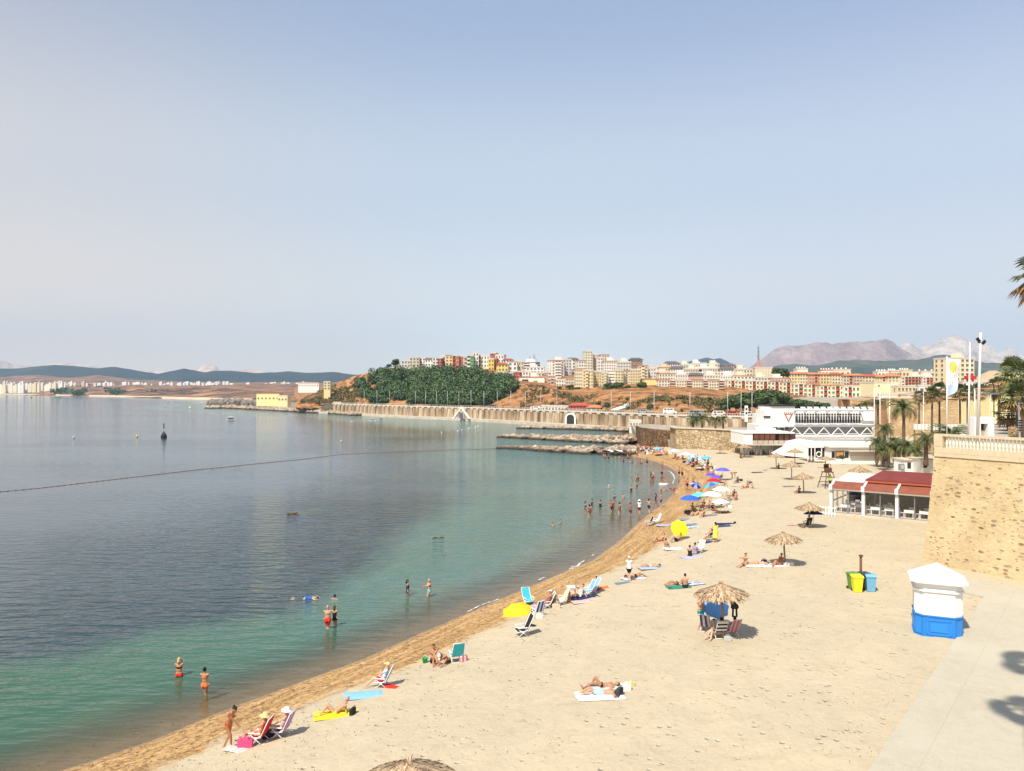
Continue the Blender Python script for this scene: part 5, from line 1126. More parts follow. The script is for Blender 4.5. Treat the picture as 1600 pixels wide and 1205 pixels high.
# ------------------------------------------------------------------ on the bastion: flag, poles, lamp, white box
def base(px, Y): return (((px-CX)*Y/F), Y, ZT)
YP = 60.0
def hgt(pyt, Y): return A(0, pyt, Y).z-ZT
x, y, z = base(1479.5, YP); t = thing('banner_pole', 'thin white pole carrying a tall pale banner with an orange disc', 'flagpole', (x, y, z))
h = hgt(557, YP); MB().tube([(0,0,0),(0,0,h)], .045, 7).build('pole', M_WHITE, t)
W1 = MB(); nx, ny = 8, 24; vs = []; bw, bh_ = .95, 3.05
for j in range(ny+1):
    for i in range(nx+1):
        u, v = i/nx, j/ny; xx = u*bw*(1-.45*max(0, v-.35)); yy = .10*math.sin(u*5+v*7)*u; vs.append((.06+xx, yy, h-.15-v*bh_*(1-.12*u)-.12*u*(v < 1)))
W1.add(vs, [(j*(nx+1)+i, (j+1)*(nx+1)+i, (j+1)*(nx+1)+i+1, j*(nx+1)+i+1) for j in range(ny) for i in range(nx)], 0, True)
g = G('banner cloth'); o = g.n('ShaderNodeTexCoord').outputs['Object']; sx = g.n('ShaderNodeSeparateXYZ'); g.l(o, sx.inputs[0])
dx = g.math('SUBTRACT', sx.outputs[0], .48); dz = g.math('SUBTRACT', sx.outputs[2], h-.85); rr2 = g.math('SQRT', g.math('ADD', g.math('MULTIPLY', g.math('MULTIPLY', dx, dx), 2.6), g.math('MULTIPLY', dz, dz)))
c = g.mix(g.smooth(rr2, .44, .50), (.78,.48,.10), g.mix(g.smooth(g.math('SUBTRACT', h-2.1, sx.outputs[2]), 0, .25), (.76,.75,.72), (.42,.52,.76)))
wr = g.math('GREATER_THAN', g.noise(g.obj((6, 1, 9)), 1.3, 4), .60); inz = g.math('MULTIPLY', g.math('GREATER_THAN', sx.outputs[2], h-2.2), g.math('LESS_THAN', sx.outputs[2], h-1.5))
c = g.mix(g.math('MULTIPLY', wr, inz), c, (.08,.10,.22)); g.l(c, g.b.inputs['Base Color']); g.b.inputs['Roughness'].default_value = .8
W1.build('banner', g.m, t)
x, y, z = base(1512.5, YP+.5); t = thing('flagpole', 'bare tall white flagpole between the banner and the floodlight mast', 'flagpole', (x, y, z)); h = hgt(534, YP+.5)
MB().tube([(0,0,0),(.17,0,h)], [.075,.05], 8).build('pole', M_WHITE, t); MB().ell((.17,0,h),(.07,.07,.07),8).build('finial', M_GREY, t)
x, y, z = base(1527, YP); t = thing('floodlight_mast', 'thick white mast with two dark floodlights tilted at its top', 'light mast', (x, y, z)); h = hgt(520, YP)
MB().tube([(0,0,0),(.25,0,h-.8),(.28,0,h)], [.13,.09,.09], 10).build('pole', M_WHITE, t)
for s, lb in ((-1,''),(1,'')): MB().box((0,0,0),(.34,.12,.24),0,0,Matrix.Translation((.24+s*.22,-.1,h-.75+(.18 if s < 0 else -.02))) @ Matrix.Rotation(R(-50*s), 4, 'Y') @ Matrix.Rotation(R(30), 4, 'X')).build('floodlight', M_BLACK, t)
MB().tube([(.0,-.05,h-.78),(.5,-.05,h-.78)], .04, 6).build('crossbar', M_BLACK, t)
x, y, z = base(1537, 68); t = thing('white_portal', 'white box-shaped portal with a grey opening on the bastion top', 'portal', (x, y, z)); k_ = 68/F
wdt, hh = 31*k_, 36*k_
b = MB(); b.box((-wdt/2+wdt*.16, .4, hh/2),(wdt*.32,1.0,hh)); b.box((wdt/2-wdt*.16, .4, hh/2),(wdt*.32,1.0,hh)); b.box((0,.4,hh*.86),(wdt*.36,.98,hh*.28)); b.build('frame', M_WHITE, t)
MB().box((0,.5,hh*.22),(wdt*.36,.3,hh*.44)).build('infill', plain((.45,.36,.28)), t); MB().box((0,.6,hh*.58),(wdt*.36,.1,hh*.28)).build('opening', M_DARK, t)
x, y, z = base(1505, 62); b = MB().box((0,0,.22),(.4,.3,.44)); t = thing('box_light', 'tiny white box lamp on the balustrade between the poles', 'lamp', (x, y, z+.0)); MB().box((0,0,.75),(.3,.3,.3)).build('lamp_body', M_WHITE, t); MB().box((0,0,.3),(.1,.1,.6)).build('stem', M_GREY, t)
x, y, z = base(1553, 78); t = thing('street_lamp', 'black street lamp with an arched neck beside the floodlight mast', 'street lamp', (x, y, z)); k_ = 78/F; h = hgt(604, 78)
MB().tube([(0,0,0),(0,0,h)]+[(-.45+.45*math.cos(a), 0, h+.45*math.sin(a)) for a in np.linspace(.3, math.pi, 8)], .05, 6).build('post', M_BLACK, t); MB().lathe([(.02,.1),(.22,-.05),(.22,-.1)], 10, (-.9,0,h-.02)).build('lamp_head', M_BLACK, t)
x, y, z = base(1548, 76); t = thing('street_sign', 'flat grey sign board on a thin post right of the floodlight mast', 'sign', (x, y, z)); MB().tube([(0,0,0),(0,0,4.1)], .04, 6).build('post', M_GREY, t); MB().box((.15,0,4.15),(1.35,.06,.18)).build('board', mat('sign dark', (.16,.17,.17), .6), t)
for i, (px, y0, Yq) in enumerate(((1366,605,150),(1375,609,148),(1390,600,140),(1443,612,140),(1523,607,90),(1592,630,70))):
    a = A(px, y0, Yq); zb = ZT if Yq < 95 else 1.5; t = thing('slim_pole', ['thin white pole at the right end of the club roof','second thin white pole right of the club roof','tall thin pole left of the tall date palm','thin pole between the tall date palm and the fan palms','short thin pole left of the floodlight mast','pale pole below the fan palms at the right edge'][i], 'pole', (a.x, Yq, zb))
    MB().tube([(0,0,0),(0,0,a.z-zb)], .07, 6).build('pole', M_WHITE, t); MB().box((0,-.25,a.z-zb),(.12,.5,.08)).build('lamp_head', M_GREY, t)
a = A(1594, 660, 68); t = thing('louvre_stack', 'small stack of dark louvres below the right-hand fan palms', 'sign', (a.x, 68, ZT)); 
for i in range(5): MB().box((0,0,.9+i*.22),(.55,.1,.09)).build('slat', M_BLACK, t)
MB().box((0,.05,1.0),(.08,.06,2.0)).build('post', M_GREY, t)
# low terrace wall behind the portal
mb = MB(); a, b = base(1556, 74), base(1640, 70); mb.box(((a[0]+b[0])/2, 72, ZT+.5),(b[0]-a[0], .4, 1.0)); tag(mb.build('low_wall', M_FORT), 'low brownish wall on the bastion plaza under the right-hand palms', 'wall')
# big palm whose crown leans into the frame at the right edge, and its neighbours that shade the path
palm(0,0,0,0,'fan','tall palm at the right edge whose fronds poke into the sky',None,1.75,loc=(43.55,62,ZT),z=13.9)
for x_, y_, h_, lb_ in ((10.3,14.3,24,'nearer'),(13.2,18.2,26,'farther')): palm(0,0,0,0,'fan','%s street palm just outside the frame whose shadow falls on the path' % lb_,None,1.0,loc=(x_,y_,1.6),z=h_)
# ------------------------------------------------------------------ people: posed bodies grown as one surface
def ik(a, c, l1, l2, hint):
    a, c, hint = Vector(a), Vector(c), Vector(hint); d = c-a; L_ = d.length
    if L_ > (l1+l2)*.999: c = a+d.normalized()*(l1+l2)*.999; d = c-a; L_ = d.length
    x = (l1*l1-l2*l2+L_*L_)/(2*L_); h = math.sqrt(max(l1*l1-x*x, 0)); n = d.normalized(); s = hint-n*hint.dot(n)
    s = s.normalized() if s.length > 1e-4 else Vector((0, 0, 1)); return a+n*x+s*h, c
def capsule(mb, a, b, r0, r1, n=10):
    a, b = Vector(a), Vector(b); mb.tube([a, a.lerp(b, .5), b], [r0, (r0+r1)/2*1.02, r1], n); mb.ell(a, (r0,)*3, n); mb.ell(b, (r1,)*3, n)
def remesh(mb, vox, sm=4):
    me = mb.mesh('tmp', M_WHITE); o = bpy.data.objects.new('tmp', me); C.objects.link(o)
    m = o.modifiers.new('r', 'REMESH'); m.mode = 'VOXEL'; m.voxel_size = vox; m.use_smooth_shade = True
    if sm: s = o.modifiers.new('s', 'SMOOTH'); s.factor = .5; s.iterations = sm
    dg = bpy.context.evaluated_depsgraph_get(); ev = o.evaluated_get(dg); out = bpy.data.meshes.new_from_object(ev)
    V = [v.co.copy() for v in out.vertices]; N = [v.normal.copy() for v in out.vertices]; Fc = [tuple(p.vertices) for p in out.polygons]
    bpy.data.objects.remove(o); bpy.data.meshes.remove(me); bpy.data.meshes.remove(out); return V, N, Fc
UL, FL, TH, SH_ = .29, .25, .43, .42
def make_pose(name, pel, u, f, hL, hR, fL, fR, eh=(0, 1, -.3), kh=(0, -1, .2), hu=None, toe=None, slim=1.0, ehR=None, khR=None, female=False):
    pel = Vector(pel); u = Vector(u).normalized(); f = Vector(f); f = (f-u*f.dot(u)).normalized(); r = f.cross(u)*-1   # r = person's left
    r = u.cross(f)*-1
    sw = .165 if female else .185
    S = {'L': pel+u*.47+r*sw, 'R': pel+u*.47-r*sw}; Hp = {'L': pel+r*.095-u*.03, 'R': pel-r*.095-u*.03}
    neck = pel+u*.53; hu = Vector(hu).normalized() if hu else (u+Vector((0, 0, .25))).normalized(); head = neck+hu*.165+f*.015
    El, Ha, Kn, An = {}, {}, {}, {}
    for s, t, h_ in (('L', hL, eh), ('R', hR, ehR or eh)):
        El[s], Ha[s] = ik(S[s], t, UL, FL, h_)
    for s, t, h_ in (('L', fL, kh), ('R', fR, khR or kh)):
        Kn[s], An[s] = ik(Hp[s], t, TH, SH_, h_)
    mb = MB(); k = slim; bones = []
    def B_(nm, a, b, r0, r1): bones.append((nm, Vector(a), Vector(b), (r0+r1)/2)); capsule(mb, a, b, r0, r1)
    w_ = .125 if not female else .12
    M = Matrix((r, f, u)).transposed()
    mb.ell(pel+u*.03, (.165*k, .115*k, .12), 12, 0, M); mb.ell(pel+u*.19, (.135*k, .098*k, .15), 12, 0, M); mb.ell(pel+u*.36, (.165*k if not female else .145*k, .11*k, .15), 12, 0, M)
    mb.ell(pel+u*.45, (.15*k, .085, .07), 10, 0, M)
    for s in (-1, 1):
        mb.ell(pel+r*s*.075-f*.05-u*.05, (.09*k, .09*k, .09), 8, 0, M)
        if female: mb.ell(pel+r*s*.07+f*.085+u*.335, (.062, .055, .06), 8, 0, M)
    bones += [('pelvis', pel-u*.06, pel+u*.06, .13), ('torso', pel+u*.08, pel+u*.50, .12)]
    for s in 'LR':
        sg = 1 if s == 'L' else -1
        capsule(mb, pel+u*.44+r*sg*.07, S[s], .065, .062); B_('upperarm'+s, S[s], El[s], .052*k, .042*k); B_('forearm'+s, El[s], Ha[s], .042*k, .028)
        B_('thigh'+s, Hp[s], Kn[s], .088*k, .058*k); B_('shin'+s, Kn[s], An[s], .057*k, .036); mb.ell(Kn[s].lerp(An[s], .3)-(An[s]-Kn[s]).cross(r).normalized()*-.0, (.056*k,)*3, 8)
        sh = (An[s]-Kn[s]).normalized(); td = Vector(toe) if toe else (f-sh*f.dot(sh)); td = td.normalized() if td.length > .2 else -sh.cross(r)
        B_('foot'+s, An[s]+sh*.03-td*.03, An[s]+sh*.055+td*.15, .036, .028)
        hd = (Ha[s]-El[s]).normalized(); B_('hand'+s, Ha[s], Ha[s]+hd*.07, .027, .03)
    B_('neck', pel+u*.48, neck+hu*.06, .055, .05)
    hf = (f-hu*f.dot(hu)).normalized(); hr = u.cross(f)*-1; HM = Matrix((hr, hf, hu)).transposed()
    mb.ell(head, (.074, .092, .108), 14, 0, HM); mb.ell(head+hf*.03-hu*.06, (.052, .058, .055), 10, 0, HM)
    mb.tube([head+hf*.088+hu*.01, head+hf*.115-hu*.028], [.012, .017], 6)
    for s in (-1, 1): mb.ell(head+hr*s*.077-hu*.01, (.012, .022, .03), 6, 0, HM)
    bones.append(('head', head-hu*.03, head+hu*.04, .09))
    V, N, Fc = remesh(mb, .0165, 3)
    nb = len(V); lab = []
    for p in V:
        best = None
        for nm, a, b, rr_ in bones:
            ab = b-a; t = max(0, min(1, (p-a).dot(ab)/ab.length_squared)); dd = (p-(a+ab*t)).length-rr_
            if nm == 'head': dd -= .01
            if best is None or dd < best[0]: tr = (p-a).dot(ab)/ab.length_squared; best = (dd, nm, tr)
        lab.append((best[1], best[2]))
    # fingers, thumb, eyes, lips joined into the same body mesh
    ex = MB()
    for s in 'LR':
        hd = (Ha[s]-El[s]).normalized(); side = hd.cross(f); side = side.normalized() if side.length > .2 else hd.cross(u).normalized(); pal = side.cross(hd).normalized(); e0 = Ha[s]+hd*.075
        for i, (o_, ln) in enumerate(((-.028, .066), (-.010, .078), (.009, .073), (.027, .056))):
            b0 = e0+side*o_; b1 = b0+hd*ln*.5+pal*.006; b2 = b0+hd*ln*.9+pal*.028; ex.tube([b0-hd*.02, b1, b2], [.0095, .0085, .006], 5)
        th = -1 if s == 'L' else 1; ex.tube([Ha[s]+hd*.02+side*th*.022, Ha[s]+hd*.05+side*th*.05+pal*.01, Ha[s]+hd*.085+side*th*.058+pal*.02], [.012, .010, .007], 5)
    for s in (-1, 1): ex.ell(head+hr*s*.031+hf*.083+hu*.012, (.012, .008, .007), 6, 1, HM)
    ex.ell(head+hf*.092-hu*.058, (.024, .008, .007), 6, 2, HM)
    body = MB(); body.add(V, Fc, 0, True); off = len(body.v); body.v += ex.v; body.f += [tuple(i+off for i in q) for q in ex.f]; body.m += ex.m; body.s += [True]*len(ex.f)
    def cut(pred, dist, flare=0):
        keep_ = [pred(*lab[i], V[i]) for i in range(nb)]; mp = {}; mbc = MB(); vs = []; fs = []
        for q in Fc:
            if all(keep_[i] for i in q):
                for i in q:
                    if i not in mp: mp[i] = len(vs); vs.append(V[i]+N[i]*dist)
                fs.append(tuple(mp[i] for i in q))
        mbc.add(vs, fs, 0, True); return mbc
    return dict(name=name, body=body, cut=cut, pel=pel, u=u, f=f, r=r, head=head, HM=HM, hu=hu, hf=hf, hr=hr, neck=neck, Kn=Kn, cache={}, female=female)
def cloth(P, kind):
    if kind in P['cache']: return P['cache'][kind]
    pel, u, f, r, head, HM, hu, hf, hr = (P[k] for k in ('pel','u','f','r','head','HM','hu','hf','hr'))
    def th(n): return n.startswith('thigh')
    if kind == 'trunks': m = P['cut'](lambda n, t, p: n == 'pelvis' and (p-pel).dot(u) < .11 or (n == 'torso' and (p-pel).dot(u) < .11) or (th(n) and t < .70), .016)
    elif kind == 'briefs': m = P['cut'](lambda n, t, p: ((n == 'pelvis' or n == 'torso' or th(n)) and -.09 < (p-pel).dot(u) < .055 and (not th(n) or t < .16)), .007)
    elif kind == 'bikini_top': m = P['cut'](lambda n, t, p: (n == 'torso' and .285 < (p-pel).dot(u) < .375), .008)
    elif kind == 'swimsuit': m = P['cut'](lambda n, t, p: ((n == 'pelvis' or n == 'torso' or th(n)) and -.09 < (p-pel).dot(u) < (.42 if abs((p-pel).dot(r)) > .05 else .38) and (not th(n) or t < .14)), .008)
    elif kind == 'shirt': m = P['cut'](lambda n, t, p: (n in ('torso', 'pelvis') and -.02 < (p-pel).dot(u) < .5) or (n.startswith('upperarm') and t < .55) or (n == 'neck' and t < .0), .018)
    elif kind == 'dress':
        m = P['cut'](lambda n, t, p: (n in ('torso', 'pelvis') and (p-pel).dot(u) < .48) or (n.startswith('upperarm') and t < .35) or (th(n) and t < .3), .02)
        vs = []; n_ = 16
        for k, (z, rx, ry) in enumerate(((.12, .16, .125), (-.02, .20, .16), (-.25, .215, .17), (-.52, .24, .2))):
            for j in range(n_): a = 6.2832*j/n_; q = 1+.06*math.sin(a*5+k); vs.append(pel+u*z+r*rx*q*math.cos(a)+f*ry*q*math.sin(a))
        m.add(vs, [(k*n_+j, k*n_+(j+1) % n_, (k+1)*n_+(j+1) % n_, (k+1)*n_+j) for k in range(3) for j in range(n_)], 0, True)
    elif kind in ('short_hair', 'long_hair'):
        m = P['cut'](lambda n, t, p: n == 'head' and ((p-head).dot(hu) > .035+max(0, (p-head).dot(hf))*.35 or ((p-head).dot(hf) < -.02 and (p-head).dot(hu) > -.06)), .014)
        if kind == 'long_hair':
            q = head-hf*.07; m.ell(head-hf*.055-hu*.03, (.075, .05, .10), 10, 0, HM); m.tube([q, q-hu*.12-hf*.02, q-hu*.26-hf*.015], [.06, .062, .02], 8)
    elif kind == 'bun_hair':
        m = P['cut'](lambda n, t, p: n == 'head' and ((p-head).dot(hu) > .035+max(0, (p-head).dot(hf))*.35 or ((p-head).dot(hf) < -.02 and (p-head).dot(hu) > -.06)), .014); m.ell(head-hf*.1+hu*.06, (.04, .04, .04), 8)
    elif kind == 'sun_hat':
        m = MB(); c = head+hu*.05
        for prof in ([(.20, .0), (.195, .012), (.10, .025), (.095, .08), (.06, .105), (.0, .11)],):
            vs = []; n_ = 16
            for q, z in prof:
                for j in range(n_): a = 6.2832*j/n_; vs.append(c+hr*q*math.cos(a)+hf*q*math.sin(a)*1.08+hu*(z-(.02 if q > .15 else 0)))
            m.add(vs, [(k*n_+j, k*n_+(j+1) % n_, (k+1)*n_+(j+1) % n_, (k+1)*n_+j) for k in range(len(prof)-1) for j in range(n_)], 0, True)
    elif kind == 'cap':
        m = P['cut'](lambda n, t, p: n == 'head' and (p-head).dot(hu) > .03, .018); c = head+hu*.045+hf*.1; m.add([c+hr*.07, c-hr*.07, c-hr*.05+hf*.09-hu*.01, c+hr*.05+hf*.09-hu*.01], [(0,1,2,3)], 0)
    P['cache'][kind] = m.mesh(kind, M_WHITE); return P['cache'][kind]
PZ = {}
def defpose(nm, *a, **k): PZ[nm] = (a, k)
Zp = .93
defpose('stand', (0,0,Zp), (0,0,1), (0,-1,0), (.27,-.04,.84), (-.27,-.02,.84), (.10,0,.09), (-.11,.03,.09), eh=(.4,.8,0), ehR=(-.4,.8,0))
defpose('standf', (0,0,Zp), (0,.02,1), (0,-1,0), (.24,-.05,.86), (-.25,-.03,.86), (.07,-.04,.09), (-.10,.05,.09), eh=(.4,.8,0), ehR=(-.4,.8,0), female=True, slim=.94)
defpose('hips', (0,0,Zp), (0,.0,1), (0,-1,0), (.17,-.04,1.0), (-.17,-.04,1.0), (.13,0,.09), (-.12,.02,.09), eh=(1,.5,0), ehR=(-1,.5,0), slim=1.08)
defpose('headhands', (0,0,Zp), (0,.03,1), (0,-1,0), (.08,-.14,1.52), (-.08,-.12,1.50), (.07,0,.09), (-.09,.02,.09), eh=(1,-.3,-.5), ehR=(-1,-.3,-.5), female=True, slim=1.08)
defpose('walk', (0,0,.92), (0,-.06,1), (0,-1,0), (.22,.16,.88), (-.22,-.22,.92), (.08,-.26,.09), (-.08,.27,.11), eh=(.3,.9,0), ehR=(-.3,.9,0))
defpose('lean', (0,0,.92), (0,-.42,1), (0,-1,0), (.16,-.42,.82), (-.12,-.02,1.03), (.08,-.05,.09), (-.09,.12,.09), eh=(.8,.6,0), ehR=(-1,.9,.3), hu=(0,-.8,.8), female=True, slim=.92)
defpose('bend', (0,.12,.86), (0,-1,.12), (0,0,-1), (.14,-.42,.42), (-.14,-.40,.42), (.1,0,.09), (-.1,.08,.09), eh=(.6,.3,.2), ehR=(-.6,.3,.2), hu=(0,-1,.0), kh=(0,-1,0))
defpose('hold', (0,0,Zp), (0,.05,1), (0,-1,0), (.10,-.38,1.30), (-.10,-.36,1.28), (.09,0,.09), (-.09,.02,.09), eh=(.9,0,-1), ehR=(-.9,0,-1), female=True, slim=1.1)
defpose('sit', (0,.1,.13), (0,.08,1), (0,-1,0), (.16,-.34,.36), (-.15,-.34,.34), (.13,-.52,.09), (-.12,-.50,.09), eh=(.8,.2,-.4), ehR=(-.8,.2,-.4), kh=(.25,-.3,1), khR=(-.25,-.3,1), toe=(0,-1,-.15), hu=(0,-.25,1))
defpose('sitback', (0,.1,.13), (0,.50,1), (0,-1,.2), (.30,.50,.06), (-.30,.50,.06), (.10,-.66,.10), (-.14,-.48,.09), eh=(.6,.9,0), ehR=(-.6,.9,0), kh=(.1,0,1), khR=(-.1,0,1), toe=(0,-.6,.6), female=True, hu=(0,.1,1))
defpose('armout', (0,.1,.13), (0,.12,1), (0,-1,0), (.16,-.56,.66), (-.16,-.56,.64), (.1,-.62,.09), (-.1,-.58,.09), eh=(.6,0,-.6), ehR=(-.6,0,-.6), kh=(0,-.1,1), toe=(0,-1,.1), hu=(0,-.1,1), female=True)
defpose('chair', (0,.05,.33), (0,.42,1), (0,-1,.2), (.27,-.22,.48), (-.27,-.22,.48), (.12,-.68,.09), (-.12,-.64,.09), eh=(.6,.6,-.4), ehR=(-.6,.6,-.4), kh=(0,-.2,1), toe=(0,-1,.2), hu=(0,.12,1), female=True)
defpose('prone', (0,0,.12), (0,1,.05), (0,0,-1), (.33,.62,.05), (-.33,.66,.05), (.10,-.80,.07), (-.14,-.80,.07), eh=(1,.2,0), ehR=(-1,.2,0), kh=(0,0,1), toe=(0,-1,-.3), hu=(.2,1,.18))
defpose('supine', (0,0,.12), (0,1,.0), (0,0,1), (.26,-.02,.06), (-.26,.0,.06), (.12,-.82,.09), (-.12,-.46,.09), eh=(1,0,0), ehR=(-1,0,0), kh=(0,0,1), toe=(0,-.5,1), hu=(0,1,.15))
defpose('recline', (0,0,.13), (0,.85,.62), (0,-.6,.8), (.24,.42,.06), (-.24,.42,.06), (.14,-.62,.09), (-.14,-.50,.09), eh=(.3,.6,-.4), ehR=(-.3,.6,-.4), kh=(0,0,1), toe=(0,-1,.3), hu=(0,.35,1))
defpose('float', (0,0,.02), (0,1,.03), (0,0,-1), (.34,.85,.0), (-.34,.8,.0), (.16,-.83,.0), (-.16,-.82,.0), eh=(1,0,0), ehR=(-1,0,0), kh=(0,0,-1), toe=(0,-1,0), hu=(0,1,.1))
defpose('lowlean', (0,.1,.13), (0,-.75,.7), (0,-1,-.5), (.22,-.78,.10), (-.20,-.66,.12), (.22,-.50,.09), (-.16,-.46,.09), eh=(.6,-.1,.3), ehR=(-.6,-.1,.3), kh=(.6,0,1), khR=(-.6,0,1), toe=(0,-1,-.1), hu=(0,-1,.1))
BUILT = {}
def getpose(nm):
    if nm not in BUILT: a, k = PZ[nm]; BUILT[nm] = make_pose(nm, *a, **k); BUILT[nm]['mesh'] = BUILT[nm]['body'].mesh('body', [M_WHITE, M_BLACK, mat('lips', (.35,.10,.08), .6)])
    return BUILT[nm]
SKIN = [mat('skin %d' % i, c, .55, noise=.12, scale=5, spec=.4) for i, c in enumerate([(.50,.27,.16), (.40,.19,.10), (.58,.35,.23), (.30,.13,.07), (.46,.23,.13)])]
HAIR = {'black': (.015,.012,.01), 'brown': (.07,.035,.018), 'blond': (.50,.34,.14), 'grey': (.45,.42,.38)}
def cloth_mat(c): return mat('cloth_%02x%02x%02x' % tuple(int(v*255) for v in c), c, .85, noise=.15, scale=6)
def person(pose, loc, face, label, wear=(), skin=0, hair='short_hair', hc='black', group=None, scale=1.0):
    P = getpose(pose); t = thing('person', label, 'person', loc, R(face), group); t.scale = (scale,)*3
    b = link('body', P['mesh'], t); setmat(b, SKIN[skin])
    if hair: h = link('hair', cloth(P, hair), t); setmat(h, cloth_mat(HAIR[hc]))
    for kind, c in wear: o_ = link(kind, cloth(P, kind), t); setmat(o_, cloth_mat(c))
    return t
# ------------------------------------------------------------------ beach things
def sheet(w_, l_, seed, z=.03, wr=.03):
    r_ = random.Random(seed); mb = MB(); nx, ny = 7, 13; vs = []
    for j in range(ny):
        for i in range(nx):
            x, y = (i/(nx-1)-.5)*w_, (j/(ny-1)-.5)*l_; e = 1+.04*r_.uniform(-1, 1) if i in (0, nx-1) or j in (0, ny-1) else 1
            vs.append((x*e, y*e, z+wr*abs(r_.gauss(0, .6)) if 0 < i < nx-1 and 0 < j < ny-1 else .004))
    mb.add(vs, [(j*nx+i, j*nx+i+1, (j+1)*nx+i+1, (j+1)*nx+i) for j in range(ny-1) for i in range(nx-1)], 0, True)
    return mb
TOW = [sheet(.85, 1.75, s).mesh('towel', M_WHITE) for s in (1, 2, 3)]
STR = {}
def stripe_mat(c1, c2, f=26., ax=0):
    k = (c1, c2, ax)
    if k not in STR:
        g = G('striped cloth'); sx = g.n('ShaderNodeSeparateXYZ'); g.l(g.n('ShaderNodeTexCoord').outputs['Object'], sx.inputs[0]); g.l(g.mix(g.math('GREATER_THAN', g.math('SINE', g.math('MULTIPLY', sx.outputs[ax], f)), 0.0), c1, c2), g.b.inputs['Base Color']); g.b.inputs['Roughness'].default_value = .85; STR[k] = g.m
    return STR[k]
def towel(px, py, rz, m_, label, group=None, s=1.0, off=(0, 0)):
    p = gnd(px, py); o_ = link('towel', TOW[rnd.randrange(3)], None, (p.x+off[0], p.y+off[1], bh(p.x+off[0], p.y+off[1])+.03), R(rz)); setmat(o_, m_ if not isinstance(m_, tuple) else cloth_mat(m_)); o_.scale = (s, s, 1)
    return tag(o_, label, 'towel', group)
# folding chair: parts seat, backrest, frame, two armrests
cf = MB()
for s in (-1, 1):
    x = s*.27; cf.tube([(x,-.26,0),(x,.26,.42)], .016, 6); cf.tube([(x,.30,0),(x,-.22,.40)], .016, 6); cf.tube([(x,-.05,.26),(x,.20,.30),(x,.52,.98)], .016, 6)
cf.tube([(-.27,.52,.98),(.27,.52,.98)], .016, 6); cf.tube([(-.27,-.26,.27),(.27,-.26,.27)], .016, 6); cf.tube([(-.27,.28,.02),(.27,.28,.02)], .014, 6)
for s in (-1, 1): cf.tube([(s*.27,-.26,.27),(s*.27,.2,.30)], .016, 6)
CF = cf.mesh('frame', mat('chair frame white', (.72,.72,.72), .35, spec=.5))
CSM = MB().box((0,-.02,.285),(.52,.46,.02)).mesh('seat', M_WHITE); q = MB(); q.add([(-.26,.215,.31),(.26,.215,.31),(.26,.505,.95),(-.26,.505,.95),(-.26,.235,.30),(.26,.235,.30),(.26,.525,.94),(-.26,.525,.94)], [(3,2,1,0),(4,5,6,7),(0,1,5,4),(1,2,6,5),(2,3,7,6),(3,0,4,7)]); CBM = q.mesh('backrest', M_WHITE)
CAM = [MB().box((s*.30,-.02,.46),(.05,.46,.025)).mesh('armrest', M_WHITE) for s in (-1, 1)]
def chair(loc, face, m_, label, group=None, scale=1.0):
    t = thing('folding_chair', label, 'beach chair', loc, R(face), group); m_ = m_ if not isinstance(m_, tuple) else cloth_mat(m_)
    link('frame', CF, t); a = link('seat', CSM, t); b = link('backrest', CBM, t); setmat(a, m_); setmat(b, m_)
    for q in CAM: link('armrest', q, t)
    t.scale = (scale,)*3; return t
# bags: body, two handles
bb = MB(); bb.prism([(-.24,-.10),(.24,-.10),(.27,0),(.24,.10),(-.24,.10),(-.27,0)], 0, .30); bb.ell((0,0,.30),(.23,.09,.05),10); BAG = bb.mesh('bag_body', M_WHITE)
BAGH = MB().tube([(-.13,-.08,.28),(-.12,-.09,.42),(0,-.09,.48),(.12,-.09,.42),(.13,-.08,.28)], .014, 6).mesh('handle', M_WHITE)
def bag(loc, face, c, label, s=1.0, group=None):
    t = thing('beach_bag', label, 'bag', loc, R(face), group); a = link('bag_body', BAG, t); b = link('handle', BAGH, t); m_ = c if not isinstance(c, tuple) else cloth_mat(c); setmat(a, m_); setmat(b, m_); t.scale = (s,)*3; return t
# parasol: canopy, pole, ribs
def canopy_mesh(n=8, r=1.0, h=.38, seg=5):
    mb = MB(); vs = [(0,0,h)]; m_ = n*4
    for k in range(1, seg+1):
        for j in range(m_):
            a = 6.2832*j/m_; u = k/seg; sc_ = 1-.055*u*(math.sin(math.pi*((j % 4)/4.0)))*2; vs.append((r*u*sc_*math.cos(a), r*u*sc_*math.sin(a), h*(1-u**1.7)-.02*u*math.sin(math.pi*((j % 4)/4.0))))
    fs = [(0, 1+j, 1+(j+1) % m_) for j in range(m_)]+[(1+(k-1)*m_+j, 1+k*m_+j, 1+k*m_+(j+1) % m_, 1+(k-1)*m_+(j+1) % m_) for k in range(1, seg) for j in range(m_)]
    mi = []
    mb.add(vs, fs, 0, True)
    for i, f in enumerate(mb.f): c = [sum(mb.v[q][x] for q in f)/len(f) for x in (0, 1)]; mb.m[i] = int(((math.atan2(c[1], c[0])+6.2832) % 6.2832)/(6.2832/n)) % 2
    return mb.mesh('canopy', [M_WHITE, M_WHITE])
CAN = canopy_mesh(); PPOLE = MB().tube([(0,0,0),(0,0,1.62)], .018, 6).ell((0,0,1.99),(.02,.02,.06),6).tube([(0,0,1.6),(0,0,1.95)], .014, 5).mesh('pole', mat('parasol pole', (.75,.75,.74), .4, spec=.5))
rb = MB()
for j in range(8): a = 6.2832*j/8; rb.tube([(0,0,.36),(.6*math.cos(a),.6*math.sin(a),.21),(.98*math.cos(a),.98*math.sin(a),-.01)], .008, 4)
RIBS = rb.mesh('ribs', MATS['parasol pole'])
